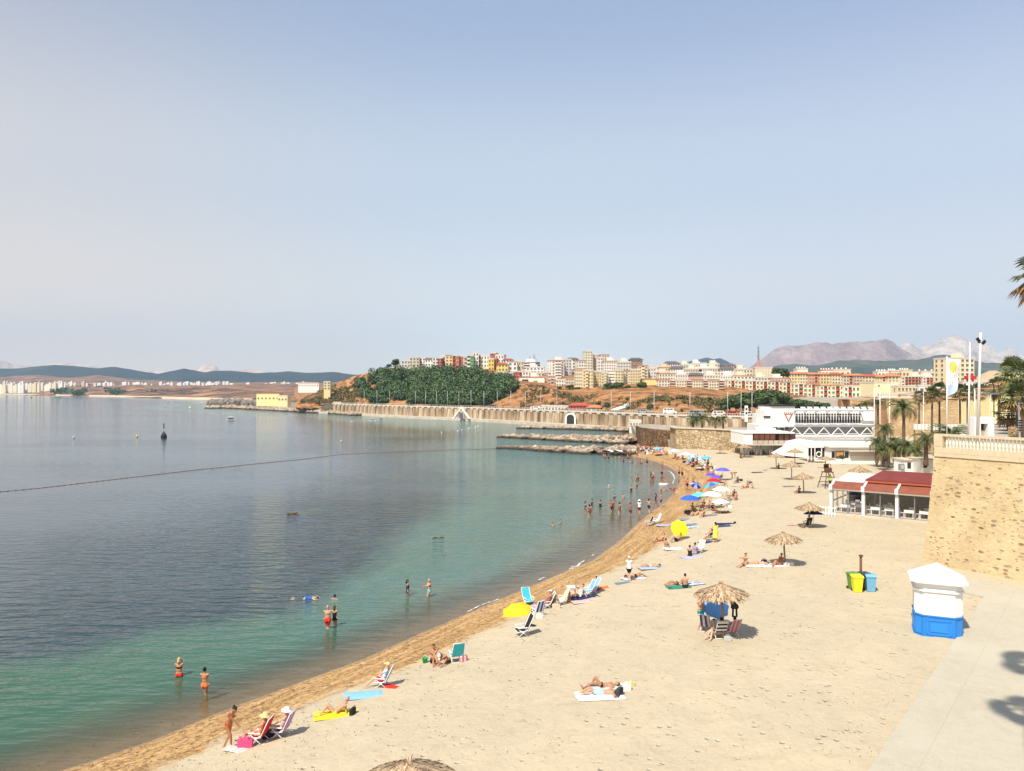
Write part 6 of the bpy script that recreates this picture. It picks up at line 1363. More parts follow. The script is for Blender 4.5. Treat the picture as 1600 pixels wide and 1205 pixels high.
def parasol(loc, c1, label, c2=None, tilt=0, tdir=0, r=1.0, h=1.6, group=None):
    t = thing('beach_parasol', label, 'parasol', loc, R(tdir), group); po = link('pole', PPOLE, t); po.scale = (1, 1, h/1.6)
    ca = link('canopy', CAN, t, (0, 0, h)); setmat(ca, cloth_mat(c1), 0); setmat(ca, cloth_mat(c2 or c1), 1); rbo = link('ribs', RIBS, t, (0, 0, h))
    for o_ in (ca, rbo): o_.scale = (r, r, r); o_.rotation_euler = (R(tilt), 0, 0)
    return t
# thatched parasol: roof of layered straw, tuft, pole
def thatch_mesh(seed, r=1.3, h=.56):
    r_ = random.Random(seed); mb = MB(); mb.lathe([(0,h-.08),(.45*r,h*.50),(r*.96,-.03),(r*.92,-.06),(.4*r,h*.42),(0,h-.2)], 26, sm=False)
    for i in range(1500):
        a = r_.uniform(0, 6.2832); u0 = r_.uniform(0, .97); ln = r_.uniform(.12, .30); u1 = min(u0+ln, 1.07+r_.uniform(-.07, .07)); w_ = r_.uniform(.016, .05)
        def pt(u, a_, up): q = r*u; z = h*(1-u)**1.08 if u < 1 else -(u-1)*1.2; return Vector((q*math.cos(a_), q*math.sin(a_), z+up))
        da = w_/max(.12, r*u0); da1 = w_*.6/max(.2, r*u1); jit = r_.uniform(-.04, .04)
        mb.add([pt(u0, a-da, .03), pt(u0, a+da, .03), pt(u1, a+da1+jit, r_.uniform(.0, .05)-.02), pt(u1, a-da1+jit, r_.uniform(.0, .05)-.02)], [(0,1,2,3)], 0)
    return mb.mesh('thatch_roof', M_TH)
g = G('straw thatch'); gi = g.n('ShaderNodeNewGeometry'); g.l(g.ramp(gi.outputs['Random Per Island'], [(0, (.10,.06,.03)), (.4, (.30,.20,.11)), (1, (.58,.43,.27))]), g.b.inputs['Base Color']); g.b.inputs['Roughness'].default_value = .95; M_TH = g.m
THM = [thatch_mesh(s) for s in (1, 2)]; tf = MB(); 
for i in range(46): a = rnd.uniform(0, 6.28); q = rnd.uniform(.10, .24); tf.add([(.03*math.cos(a-1),.03*math.sin(a-1),.50),(.03*math.cos(a+1),.03*math.sin(a+1),.50),(q*math.cos(a),q*math.sin(a),.60+rnd.uniform(-.04, .12))], [(0,1,2)])
TUFT = tf.mesh('straw_tuft', M_TH); TPOLE = MB().tube([(0,0,-.3),(0,0,1.0),(0,0,2.5)], [.07,.065,.055], 9).mesh('pole', mat('parasol timber', (.34,.22,.12), .85, noise=.3, scale=3))
def thatch(px, py, label, s=1.0, lean=0, h=1.95, loc=None):
    p = gnd(px, py) if loc is None else Vector(loc); t = thing('thatched_parasol', label, 'thatched parasol', p, rnd.uniform(0, 6.28), 'thatched parasols'); t.rotation_euler = (R(lean*.3), R(-lean), 0)
    a = link('thatch_roof', THM[rnd.randrange(2)], t, (0, 0, h)); a.scale = (s,)*3; b = link('straw_tuft', TUFT, t, (0, 0, h)); b.scale = (s,)*3; c = link('pole', TPOLE, t); c.scale = (1, 1, (h+.3)/2.5); return t
def G_(px, py): return gnd(px, py)
def at(px, py, dx=0, dy=0): p = gnd(px, py); return (p.x+dx, p.y+dy, bh(p.x+dx, p.y+dy)+.0)
def wat(px, py, depth): p = W(px, py, 0); return (p.x, p.y, -depth)
RED=(.62,.03,.02); ORG=(.70,.16,.03); BLU=(.03,.12,.50); TUR=(.06,.50,.58); NAV=(.02,.03,.10); BLK=(.015,.015,.018); WHT=(.78,.76,.72); PNK=(.72,.08,.22); YEL=(.85,.68,.02); PUR=(.25,.07,.30); GRN=(.08,.30,.12); LBL=(.22,.45,.72); OY=(.85,.48,.02); SAL=(.72,.28,.20)
# --- thatched parasols
thatch(1131, 998, 'largest thatched parasol in view, over the group with the blue parasol', 1.0, 3, 2.25)
thatch(1227, 884, 'thatched parasol over the sunbathers with white bags', .95, 4, 1.85)
thatch(1265, 825, 'thatched parasol with a blue parasol tucked under it', .95, 0, 1.75)
thatch(1256, 771, 'thatched parasol with a lone sitter in its shade, before the lifeguard chair', .95, 3, 1.9)
thatch(1237, 750, 'thatched parasol standing empty left of the lifeguard chair', 1.05, 0, 1.95)
thatch(1213, 733, 'thatched parasol in front of the terrace bar stairs', 1.0, 2, 2.0)
thatch(1242, 725, 'thatched parasol in front of the blank white stair wall', 1.0, 0, 2.0)
thatch(1125, 709, 'small distant thatched parasol against the rampart', .9, 0, 1.6)
thatch(1163, 715, 'distant thatched parasol at the corner of the terrace bar', 1.0, 0, 1.9)
thatch(1343, 760, 'thatched parasol behind the restaurant, only its roof showing', 1.05, 0, 2.0)
p = W(638, 1193, 4.15); thatch(0, 0, 'thatched parasol cut by the bottom edge, only its tufted peak showing', 1.05, 0, 2.1, loc=(p.x, p.y, 1.5))
# lifeguard chair with thatched top
p = gnd(1293, 762); t = thing('lifeguard_chair', 'tall splayed wooden lifeguard chair under a small thatched roof', 'lifeguard chair', p, R(15))
for s1 in (-1, 1):
    for s2 in (-1, 1): MB().tube([(s1*.95,s2*.75,-.1),(s1*.45,s2*.4,2.0)], .06, 6).build('leg', M_BROWN, t)
MB().box((0,0,2.0),(1.1,1.0,.1)).build('platform', M_BROWN, t); MB().box((0,-.1,2.3),(.7,.6,.5)).box((0,.25,2.7),(.7,.1,.6)).build('seat', M_BROWN, t)
for z, q in ((.7,.82),(1.35,.63)): MB().box((0,-q*.85,z),(q*2,.06,.08)).box((0,q*.85,z),(q*2,.06,.08)).build('brace', M_BROWN, t)
MB().tube([(0,.5,1.9),(0,.3,3.7)], .05, 6).build('roof_pole', M_BROWN, t); a = link('thatch_roof', THM[0], t, (0, .3, 3.6)); a.scale = (.85,.85,.7)
MB().tube([(-1.5,.0,2.55),(-.4,0,2.55)], .03, 5).tube([(.45,0,2.0),(.45,0,3.0),(.0,0,3.0)], .03, 5).build('rail', M_BROWN, t)
# --- bathers in the near water
person('headhands', wat(280,1057,.80), 180, 'woman standing waist-deep with both hands behind her head, red bikini bottoms', [('briefs',RED),('bikini_top',BLK)], 1, 'long_hair','blond')
person('standf', wat(320,1086,.45), 175, 'tanned bather seen from behind, knee-deep in orange bikini near the shore', [('briefs',ORG),('bikini_top',ORG)], 1, 'bun_hair','black')
person('hips', wat(512,983,.42), 185, 'bald man in long red shorts with hands on hips, seen from behind', [('trunks',RED)], 0, None, scale=1.05)
person('standf', wat(523,979,.42), 160, 'woman in a black swimsuit half hidden behind the man in red shorts', [('swimsuit',BLK)], 4, 'long_hair','brown',scale=.96)
person('float', wat(479,935,.02), -85, 'swimmer floating face down in a blue suit', [('swimsuit',BLU)], 2, 'short_hair','black')
person('stand', wat(523,936,1.42), 170, 'dark-haired head of a swimmer just beyond the man in red shorts', [], 0, 'short_hair','black')
person('standf', wat(637,931,.62), 100, 'woman in a dark swimsuit standing thigh-deep, long dark hair', [('swimsuit',NAV)], 1, 'long_hair','black')
person('hold', wat(670,932,.55), -60, 'blond woman thigh-deep in turquoise bottoms holding something up', [('briefs',TUR),('bikini_top',BLK)], 0, 'long_hair','blond')
# --- front group at the shoreline
person('lean', at(357,1169), 60, 'slim woman in an orange swimsuit leaning over the chairs at the shore', [('briefs',ORG),('bikini_top',ORG)], 1, 'bun_hair','black')
chair(at(404,1160), -98, RED, 'bright red folding chair with a straw-hatted sitter')
person('chair', at(404,1160), -98, 'sitter in the red chair wearing a straw sun hat', [('bikini_top',ORG),('briefs',ORG),('sun_hat',(.66,.48,.22))], 0, 'short_hair','brown')
chair(at(438,1151), -100, stripe_mat((.30,.08,.34),(.62,.45,.66)), 'purple striped folding chair beside the red one')
person('chair', at(438,1151), -100, 'sitter with a white visor in the purple striped chair', [('bikini_top',WHT),('briefs',BLK),('sun_hat',WHT)], 2, 'short_hair','brown')
bag(at(383,1168), 10, PNK, 'hot pink beach bag in front of the red chair', 1.05)
towel(368,1172, 70, stripe_mat((.7,.35,.3),(.75,.7,.6)), 'crumpled pinkish towel at the feet of the standing woman', s=.5)
bag(at(419,1152), 40, (.03,.03,.035), 'dark bag in the shade between the red and purple chairs', .9)
towel(526,1117, -75, YEL, 'yellow towel under the reclining bald man')
person('recline', at(524,1117), -75, 'bald tanned man reclining on a yellow towel, knees up', [('briefs',YEL)], 0, None)
bag(at(551,1116), 80, BLK, 'small black bag beside the yellow towel', .75)
towel(569,1087, -78, LBL, 'flat bright blue towel near the striped chair', s=1.0)
chair(at(597,1073), -95, stripe_mat((.05,.09,.2),(.55,.62,.7)), 'blue and white striped chair with a red-covered sitter')
person('chair', at(597,1073), -95, 'sitter in red bottoms and yellow hat in the blue striped chair', [('trunks',RED),('shirt',(.5,.58,.66)),('cap',(.8,.65,.25))], 2, 'short_hair','blond')
towel(611,1074, 60, RED, 'red towel lying behind the blue striped chair', s=.45)
person('sit', at(678,1037), 15, 'person in dark trunks sitting on the sand hugging the knees', [('trunks',BLK)], 1, 'short_hair','brown')
p = at(664,1036); t = thing('bucket', 'little green toy bucket beside the sitting person', 'bucket', p); MB().lathe([(0,0),(.10,0),(.14,.24),(.15,.25),(.13,.23)], 12).build('pail', plain((.02,.42,.12)), t); MB().tube([(-.14,0,.24),(0,0,.38),(.14,0,.24)], .008, 5).build('handle', M_WHITE, t)
person('lowlean', at(697,1036), -35, 'person in a white cap bending forward in front of the turquoise chair', [('briefs',BLK),('cap',WHT)], 1, 'short_hair','black')
chair(at(713,1033), 200, TUR, 'bright turquoise chair seen from behind in the nearest sitting pair',scale=1.05)
bag(at(724,1033), 30, stripe_mat((.55,.12,.18),(.6,.55,.5)), 'patterned pink bag right of the turquoise chair', .8)
# yellow parasol lying on the sand
p = gnd(808, 960); t = parasol((p.x, p.y, p.z+.05), OY, 'yellow-orange parasol lying tipped over on the sand', tilt=24, tdir=-25, r=.92, h=.12)
chair(at(815,994), -75, BLK, 'black and white recliner draped with a dark towel, empty',scale=1.15); towel(819,985, 20, WHT, 'white cloth hanging over the black recliner', s=.35)
q = at(815,994); towel(829,978, 60, BLK, 'black towel hanging from the back of the recliner', s=.4)
chair(at(826,945), 25, TUR, 'empty turquoise chair with a white frame right of the fallen yellow parasol')
chair(at(840,962), -150, stripe_mat((.03,.05,.2),(.6,.64,.72),26.,0), 'navy and white striped chair heaped with clothes'); bag(at(843,966), 20, WHT, 'white bag under the navy striped chair', .8)
bag(at(836,953), 0, (.55,.5,.6), 'pale patterned bag hung on the striped chair', .9)
chair(at(854,950), -85, stripe_mat((.03,.2,.1),(.7,.72,.62),26.,0), 'green and white striped chair with a white-capped sitter')
person('chair', at(854,950), -85, 'sitter in a white cap in the green striped chair', [('swimsuit',(.4,.1,.08)),('cap',WHT)], 1, 'short_hair','grey')
person('sit', at(865,946), -10, 'red-brown sunburnt person sitting between the two striped chairs', [('briefs',NAV),('cap',(.25,.03,.03))], 1, 'short_hair','black')
chair(at(876,944), -80, stripe_mat((.72,.68,.15),(.7,.7,.6),26.,0), 'yellow-green striped chair at the right of the group'); bag(at(869,951), 15, (.7,.55,.42), 'beige and orange bag in front of the yellow-green chair', .9)
person('bend', at(889,940), 85, 'person in a white shirt bending over toward the blue loungers', [('shirt',WHT),('trunks',SAL)], 1, 'short_hair','grey')
person('sitback', at(903,935), -70, 'person lying back with knees up beside the blue lounger', [('swimsuit',WHT)], 2, 'short_hair','brown')
towel(915,934, -72, NAV, 'dark mat under the blue loungers', s=1.15)
chair(at(917,931), -75, LBL, 'light blue lounger nearest the bending person'); chair(at(925,927), -75, (.3,.5,.72), 'light blue lounger beside the orange towel')
person('sit', at(931,923), -60, 'dark-haired person sitting with raised arm next to the orange towel', [('briefs',RED)], 1, 'short_hair','black')
towel(940,919, -75, ORG, 'bright orange towel at the right end of the blue loungers', s=.6); towel(911,941, -75, stripe_mat((.6,.2,.2),(.7,.5,.45)), 'pink patterned towel in front of the blue loungers', s=.8)
person('standf', at(983,909), 170, 'person in a white shirt, black shorts and white hat standing on the sand', [('shirt',WHT),('trunks',BLK),('cap',WHT)], 2, 'short_hair','grey')
towel(990,904, -70, stripe_mat((.3,.32,.4),(.6,.6,.62)), 'grey striped towel beside the person in white'); person('prone', at(992,903), 110, 'sunbather lying beside the standing person in white', [('briefs',BLK)], 1, 'short_hair','brown')
towel(973,912, -68, (.12,.2,.22), 'dark green towel left of the standing person in white', s=.6)
towel(1017,888, -80, (.35,.42,.5), 'blue-grey towel up the beach from the person in white'); person('prone', at(1016,887), -80, 'tanned sunbather lying flat up the beach from the person in white', [('briefs',WHT)], 0, 'short_hair','brown')
# group with green towel
towel(1060,918, -80, (.03,.22,.14), 'dark green towel under the sitter left of the big thatched parasol', s=.9); person('sit', at(1070,918), 178, 'bare-backed person sitting on the dark green towel', [('trunks',BLK)], 0, 'short_hair','black')
towel(1080,913, -70, stripe_mat((.05,.07,.15),(.6,.6,.62)), 'navy patterned towel right of the bare-backed sitter'); person('prone', at(1058,914), -80, 'sunbather lying left of the bare-backed sitter', [('briefs',BLK)], 1, 'short_hair','brown',scale=.9)
bag(at(1047,921), 10, (.05,.12,.1), 'tiny dark bag left of the dark green towel', .4)
# under the big thatch
person('hips', at(1095,984), 20, 'man in bright turquoise shorts standing with folded arms under the big thatch', [('trunks',(.02,.55,.62))], 0, 'short_hair','brown',scale=1.03)
parasol(at(1117,981), (.16,.42,.85), 'sky blue parasol tilted under the big thatched parasol', tilt=40, tdir=5, r=.78, h=1.12)
chair(at(1106,988,.0,.2), 150, stripe_mat((.06,.05,.12),(.5,.45,.5)), 'dark striped chair under the blue parasol')
person('sit', at(1114,996), -40, 'pale person sitting low beside the striped chair under the thatch', [('swimsuit',(.4,.35,.33))], 2, 'short_hair','brown')
chair(at(1124,996), 185, stripe_mat((.02,.02,.03),(.62,.6,.55),30.,2), 'black and white striped chair seen from behind left of the thatch pole'); person('chair', at(1124,996), 185, 'dark-haired sitter in the black and white striped chair', [('shirt',(.12,.11,.12))], 1, 'short_hair','black')
chair(at(1143,994), 200, stripe_mat((.5,.06,.1),(.3,.3,.35)), 'reddish chair right of the thatch pole'); person('chair', at(1143,994), 200, 'sitter in a black cap and red top right of the thatch pole', [('bikini_top',RED),('briefs',RED),('cap',BLK)], 0, 'short_hair','black')
bag(at(1137,1001), 0, (.5,.5,.46), 'grey bag at the foot of the thatch pole', .7)
p = gnd(1131, 998); t = thing('wetsuit', 'black wetsuit hanging from the rim of the big thatch', 'wetsuit', (p.x+.55, p.y, p.z+1.1))
w_ = MB(); w_.box((0,0,.65),(.32,.08,.5)); 
for s in (-1, 1): w_.tube([(s*.12,0,.85),(s*.17,0,.45)], .04, 6); w_.tube([(s*.08,0,.45),(s*.10,.0,.0)], .05, 6)
w_.build('suit', M_BLACK, t); MB().tube([(0,0,.9),(0,0,1.05)], .01, 4).build('hanger', M_BLACK, t)
# lone couple in front
towel(937,1088, -84, WHT, 'white towel under the lying man in pale blue shorts', s=1.15); person('prone', at(938,1087), -86, 'tanned man lying face down in pale blue shorts on a white towel', [('trunks',(.42,.66,.74))], 0, None, scale=1.04)
towel(947,1076, -84, (.5,.55,.5), 'pale towel behind the man in blue shorts', s=1.0); person('supine', at(940,1075), -86, 'second sunbather lying behind the man in pale blue shorts', [('briefs',BLK)], 1, 'short_hair','black', scale=.97)
bag(at(967,1088), 60, (.05,.05,.055), 'black rucksack at the head of the white towel', 1.0); bag(at(978,1079), 10, WHT, 'white carrier bag right of the black rucksack', .85); bag(at(985,1074), 30, (.75,.7,.3), 'small yellow and white bag beside the carrier bag', .7)
# group of the second thatch
person('armout', at(1163,885), -55, 'sunbather sitting up with arms stretched out left of the second thatch', [('briefs',SAL)], 0, 'bun_hair','black')
towel(1183,884, -85, (.65,.6,.52), 'beige towel with a lying sunbather left of the second thatch', s=1.1); person('prone', at(1184,883), -90, 'sunbather lying on the beige towel', [('briefs',ORG)], 2, 'short_hair','brown')
towel(1203,884, -85, WHT, 'white towel in front of the second thatch pole', s=1.1); person('sitback', at(1216,884), -60, 'person sitting on the white towel beside the second thatch pole', [('bikini_top',RED),('briefs',RED)], 1, 'short_hair','grey')
bag(at(1194,880), 10, NAV, 'dark bag lying between the two towels of the second thatch', .8); bag(at(1229,885), 20, WHT, 'white bag at the second thatch pole', .8); bag(at(1236,884), -10, (.72,.72,.7), 'pale bag right of the second thatch pole', .75)
# group of the third thatch
parasol(at(1271,823), (.02,.05,.30), 'dark blue parasol under the third thatched parasol', r=.95, h=1.15, tilt=-6); chair(at(1261,824), 190, BLK, 'dark chair under the third thatched parasol'); person('chair', at(1261,824), -60, 'sitter in the shade of the dark blue parasol', [('trunks',BLK)], 3, 'short_hair','black')
towel(1237,821, -80, stripe_mat((.5,.06,.05),(.6,.5,.45)), 'red patterned towel left of the third thatch', s=.5)
person('sit', at(1248,771), -60, 'lone sitter in the thatch shade in front of the lifeguard chair', [('trunks',BLK)], 3, 'short_hair','black')
person('sit', at(1216,733), -60, 'sitter under the thatch before the terrace bar stairs', [('trunks',BLK)], 3); towel(1183,738.5, -80, NAV, 'dark mat on open sand left of the thatched row', s=1.0); towel(1196,735, -80, (.15,.12,.12), 'small dark bundle right of the dark mat', s=.4)
towel(1246,725, -80, BLK, 'dark mat under the thatch before the stair wall', s=.8); towel(1233,760.5, -85, (.2,.17,.15), 'brown mat on open sand left of the lone sitter', s=.9)
person('stand', at(1291,761,.2,-.7), 10, 'person in a lime shirt standing at the foot of the lifeguard chair', [('shirt',(.5,.72,.1)),('trunks',BLK)], 3)
for i, (px, py, ps) in enumerate(((1158,716,'sit'),(1173,711,'sit'),(1177,711,'sit'),(1194,711,'chair'))): person(ps, at(px,py), 40*i, ['dark figure seated under the distant corner thatch','left one of two seated silhouettes beneath the terrace bar','right one of two seated silhouettes beneath the terrace bar','seated silhouette in a doorway of the terrace bar'][i], [('shirt',BLK),('trunks',BLK)], 3)
# yellow dress group
person('hold', at(1118,848), 170, 'woman in a long yellow dress standing by a striped chair', [('dress',(.80,.72,.08))], 1, 'bun_hair','black'); chair(at(1108,845), -60, stripe_mat((.05,.05,.1),(.6,.6,.65)), 'dark striped chair left of the woman in yellow'); person('chair', at(1108,845), -60, 'sitter in the dark striped chair left of the woman in yellow', [('swimsuit',BLK)], 1, 'short_hair','grey')
towel(1103,848, -70, NAV, 'dark towel below the striped chair by the woman in yellow', s=.8)
towel(1081,871, -60, (.42,.42,.62), 'lilac mat under the sitting couple'); person('sit', at(1078,870), 160, 'dark-haired woman in black sitting with her back turned on the lilac mat', [('swimsuit',BLK)], 1, 'bun_hair','black'); person('sit', at(1087,866), 140, 'second sitter of the couple on the lilac mat', [('shirt',(.3,.3,.45))], 1, 'short_hair','black'); chair(at(1092,864), -50, (.55,.5,.46), 'pale chair right of the couple on the lilac mat')
# yellow ball parasol
parasol(at(1062,843), (.90,.88,.02), 'lemon yellow parasol tilted toward the viewer', tilt=62, tdir=10, r=.82, h=.95); person('recline', at(1057,846), -60, 'person lying in the shade of the lemon yellow parasol', [('trunks',BLK)], 1)
person('sit', at(1041,858), 150, 'sitter with a white towel left of the lemon yellow parasol', [('briefs',WHT)], 1, 'short_hair','brown'); person('recline', at(1030,846), -70, 'reddish sunbather lying left of the lemon yellow parasol', [('briefs',RED)], 0, 'short_hair','brown'); towel(1052,858, -80, WHT, 'white towel right of the sitter below the lemon parasol', s=.9)
towel(1077,824, -75, stripe_mat((.1,.15,.3),(.6,.65,.7)), 'blue and white towel above the lemon yellow parasol', s=1.1); towel(1080,820, -75, (.2,.22,.25), 'grey towel beside the blue and white one', s=.8)
towel(1133,819, -86, NAV, 'long navy mat, farther of the parallel pair on open sand', s=1.0); towel(1129,822.5, -86, (.05,.07,.12), 'long navy mat, nearer of the parallel pair on open sand', s=1.0); bag(at(1148,818), 0, BLK, 'small dark bag right of the parallel navy mats', .5)
towel(1040,821, -75, (.35,.4,.5), 'grey-blue towel on the brown sand', s=1.1); chair(at(1025,818), -80, WHT, 'white folding chair on the brown sand by the water'); chair(at(1013,822), -80, BLK, 'dark folding chair on the brown sand by the water')
towel(1065,818, -80, (.4,.45,.5), 'pale blue towel at the edge of the brown sand', s=1.0)
person('recline', at(1086,806), -70, 'sunbather with orange bottoms lying in front of the blue parasol', [('briefs',SAL)], 0); person('sit', at(1099,808), -40, 'sitter right of the orange sunbather', [('briefs',RED)], 1, 'short_hair','black'); person('prone', at(1127,802), -85, 'sunbather under the lilac and white parasol', [('briefs',RED)], 1)
# dense group of parasols in the middle
PL = [(1078,801,BLU,None,1.15,1.45,'large royal blue parasol, nearest of the crowded group',0,0),(1093,793,(.12,.62,.62),None,.95,1.35,'turquoise parasol just right of the large royal blue one',0,0),(1112,795,WHT,None,1.15,1.5,'large white parasol in the middle of the crowded group',0,0),(1126,803,(.55,.55,.72),WHT,.95,1.2,'lilac and white segmented parasol at the near right of the crowded group',0,0),
 (1112,777,(.03,.14,.55),(.08,.45,.6),1.15,1.4,'blue parasol tilted sideways above the white ones',-20,60),(1127,783,WHT,None,1.1,1.3,'second white parasol, right of the tilted blue one',0,0),(1115,768,(.75,.02,.03),None,1.0,1.35,'bright red parasol of the crowded group',0,0),(1110,759,(.10,.07,.5),None,.8,1.45,'violet-blue parasol just above the red one',0,0),(1119,763,(.12,.09,.52),None,.8,1.45,'second violet-blue parasol touching the red one',0,0),
 (1129,751,(.10,.10,.50),(.13,.13,.6),1.1,1.45,'violet-blue parasol standing a little apart at the right',0,0),(1087,774,NAV,(.3,.3,.6),.75,1.3,'small navy parasol tilted toward the viewer',35,10),(1103,731,(.08,.45,.62),None,1.0,1.6,'turquoise parasol in the far crowd',0,0),(1083,727,(.1,.35,.65),WHT,1.0,1.5,'blue and white parasol in the far crowd',0,0),(1071,723,(.75,.75,.75),None,1.1,1.5,'white parasol in the far crowd',0,0),(1094,729,(.05,.15,.5),WHT,.9,1.3,'navy and white parasol next to the far turquoise one',0,0),
 (1054,717,(.3,.55,.7),WHT,1.1,1.5,'pale blue parasol toward the far end of the crowd',0,0),(1027,713,(.15,.45,.7),None,1.0,1.5,'farthest blue parasol near the jetties',0,0)]
for px, py, c1, c2, r_, h_, lb, ti, td in PL: parasol(at(px,py), c1, lb, c2, r=r_, h=h_, tilt=ti, tdir=td)
bag(at(1074,803), 0, BLK, 'black cool bag under the large royal blue parasol', 1.2); person('sit', at(1083,799), 30, 'sunburnt sitter under the large royal blue parasol', [('trunks',SAL)], 0)
MID = [(1098,797,'chair',-40,'long_hair','black',BLK,3,'dark-haired sitter between the turquoise and white parasols'),(1106,798,'chair',-60,'short_hair','brown',(.3,.05,.05),1,'sitter in maroon under the large white parasol'),(1115,799,'sit',30,'short_hair','black',BLK,3,'dark sitter under the right side of the white parasol'),(1134,791,'chair',-70,'short_hair','grey',PNK,0,'sitter in pink right of the white parasol'),(1140,793,'sit',20,'short_hair','grey',(.15,.4,.4),2,'sitter in teal at the right of the crowded group'),
 (1135,776,'stand',120,'short_hair','grey',WHT,0,'standing person in white at the top right of the crowded group'),(1145,779,'chair',-60,'short_hair','black',BLK,3,'dark sitter in a chair at the far right of the crowded group'),(1150,781,'sit',-30,'short_hair','black',NAV,1,'second dark sitter at the far right of the crowded group'),(1081,778,'recline',-70,'short_hair','brown',ORG,0,'sunbather lying beneath the small navy parasol'),(1095,778,'sit',-40,'short_hair','brown',RED,1,'reddish sitter left of the white parasols'),(1090,780,'recline',-80,'short_hair','black',GRN,0,'sunbather lying left of the turquoise parasol'),
 (1133,760,'sit',-60,'short_hair','brown',SAL,0,'pale red sitter right of the red parasol'),(1144,748,'bend',60,'short_hair','brown',(.5,.25,.1),3,'brown figure bending under the edge of the violet parasol'),(1152,755,'sit',-60,'short_hair','black',NAV,3,'dark sitter alone right of the violet parasol'),(1163,763,'recline',-60,'long_hair','black',SAL,0,'pinkish sunbather of the small group farthest right'),(1168,762,'sit',-30,'short_hair','black',SAL,0,'sitter of the small group farthest right'),(1176,763,'sit',10,'short_hair','grey',(.4,.4,.4),2,'last sitter at the far right on open sand'),
 (1104,739,'stand',40,'short_hair','black',(.6,.05,.06),0,'standing person in a red towel in front of the far crowd'),(1124,748,'recline',-70,'short_hair','black',BLK,3,'dark sunbather below the violet-blue parasol standing apart'),(1114,741,'sit',-50,'short_hair','brown',(.2,.3,.2),1,'sitter just above the violet-blue parasols'),(1116,744,'sit',20,'short_hair','brown',RED,0,'reddish sitter beside the violet-blue parasols')]
for px, py, ps, fc, hh, hcol, c, sk, lb in MID: person(ps, at(px,py), fc, lb, [('shirt' if sk in (2,3) else 'swimsuit', c)], sk, hh, hcol)
for px, py, c, lb in ((1141,794,WHT,'white bag at the right edge of the crowded group'),(1158,752,BLK,'small black bag on open sand near the violet parasol'),(1172,756,BLK,'dark bundle at the top of the group farthest right')): bag(at(px,py), 0, c, lb, .9)
for px, py, c, lb in ((1094,804,(.75,.7,.3),'pale yellow towel between blue and lilac parasols'),(1086,804,BLK,'black mat behind the royal blue parasol'),(1071,812,(.2,.25,.35),'slate towel at the edge of the brown sand below the blue parasol'),(1110,806,(.15,.15,.2),'charcoal towel in front of the white parasol'),(1129,754,BLK,'dark mat in the shade of the violet parasol apart'),(1154,759,(.5,.5,.5),'grey towel right of the lone dark sitter')): towel(px, py, -80, c, lb, s=1.0)
# standing bathers at the water's edge and in the shallows
EDGE = [(1070,766,'standf',30,SAL,0,'woman in a group of three at the water\'s edge, left one'),(1074,767,'stand',-20,BLK,1,'middle one of three standing at the water\'s edge'),(1083,767,'stand',-100,BLK,1,'tall person standing apart at the water\'s edge'),(1061,747,'stand',0,BLK,1,'left one of a pair standing at the curve of the shore'),(1066,748,'walk',-60,BLK,1,'right one of a pair walking at the curve of the shore'),(1053,774,'bend',-60,RED,1,'adult bending over a child at the water\'s edge'),(1058,775,'stand',90,WHT,2,'small child at the water\'s edge beside the bending adult')]
for px, py, ps, fc, c, sk, lb in EDGE: person(ps, at(px,py), fc, lb, [('trunks' if ps in ('stand','walk') else 'swimsuit', c)], sk, 'short_hair', 'black', scale=.6 if 'child' in lb and 'small' in lb else 1)
WB = [(915,801,.45,'stand',100,'leftmost bather standing in the turquoise shallows'),(921,808,.30,'walk',160,'bather in dark trunks wading nearest in the left shallow group'),(925,792,.75,'stand',-30,'bather up to the waist behind the wading one'),(938,792,.9,'headhands',180,'bather raising both arms, chest deep'),(955,800,.35,'standf',60,'left one of a close pair of bathers in the shallows'),(958.5,799,.35,'stand',-60,'right one of a close pair of bathers in the shallows'),(968,804,.3,'walk',120,'bather walking right of the close pair'),(985,807,.2,'standf',150,'slim woman ankle deep right of the walking bather'),
 (999,803,.15,'hold',170,'large bather in a white shirt and sun hat walking out'),(1014,803,.05,'stand',140,'bather stepping onto the brown sand'),(1025,793,.05,'walk',-120,'left one of two walking along the brown sand'),(1033,793,.0,'stand',-100,'right one of two walking along the brown sand'),(864,822,1.3,'stand',20,'lone swimmer head farther left in the turquoise water'),(876,818,1.3,'stand',60,'lone swimmer head with dark hair right of the other one'),
 (960,778,1.15,'stand',0,'swimmer shoulder-deep below the chatting group'),(974,779,1.05,'stand',0,'swimmer in dark top shoulder-deep, right of the other'),(986,768,.9,'hips',10,'bather waist-deep with hands on hips'),(995,761,.95,'standf',0,'bather waist-deep below the chatting group'),(988,752,1.1,'stand',60,'dark head left of the chatting pair'),(994,750,.9,'stand',40,'left one of the chatting pair in the shallows'),(997.5,750,.9,'standf',-40,'right one of the chatting pair in the shallows'),(1002,752,.95,'stand',-90,'bather right of the chatting pair'),
 (1017,749,.5,'stand',30,'left one of three bathers knee-deep together'),(1021,748,.5,'standf',-20,'right one of three bathers knee-deep together'),(1019,751,.7,'stand',0,'middle front one of three bathers knee-deep together'),(1034,744,.3,'walk',-60,'bather stepping in at the white foam line'),(1038,753,1.1,'stand',0,'swimmer head near the foam line'),(1035,766,.9,'bend',60,'bather bending forward in the shallow water'),(951,763,1.25,'stand',0,'swimmer with a white cap far left of the chatting group')]
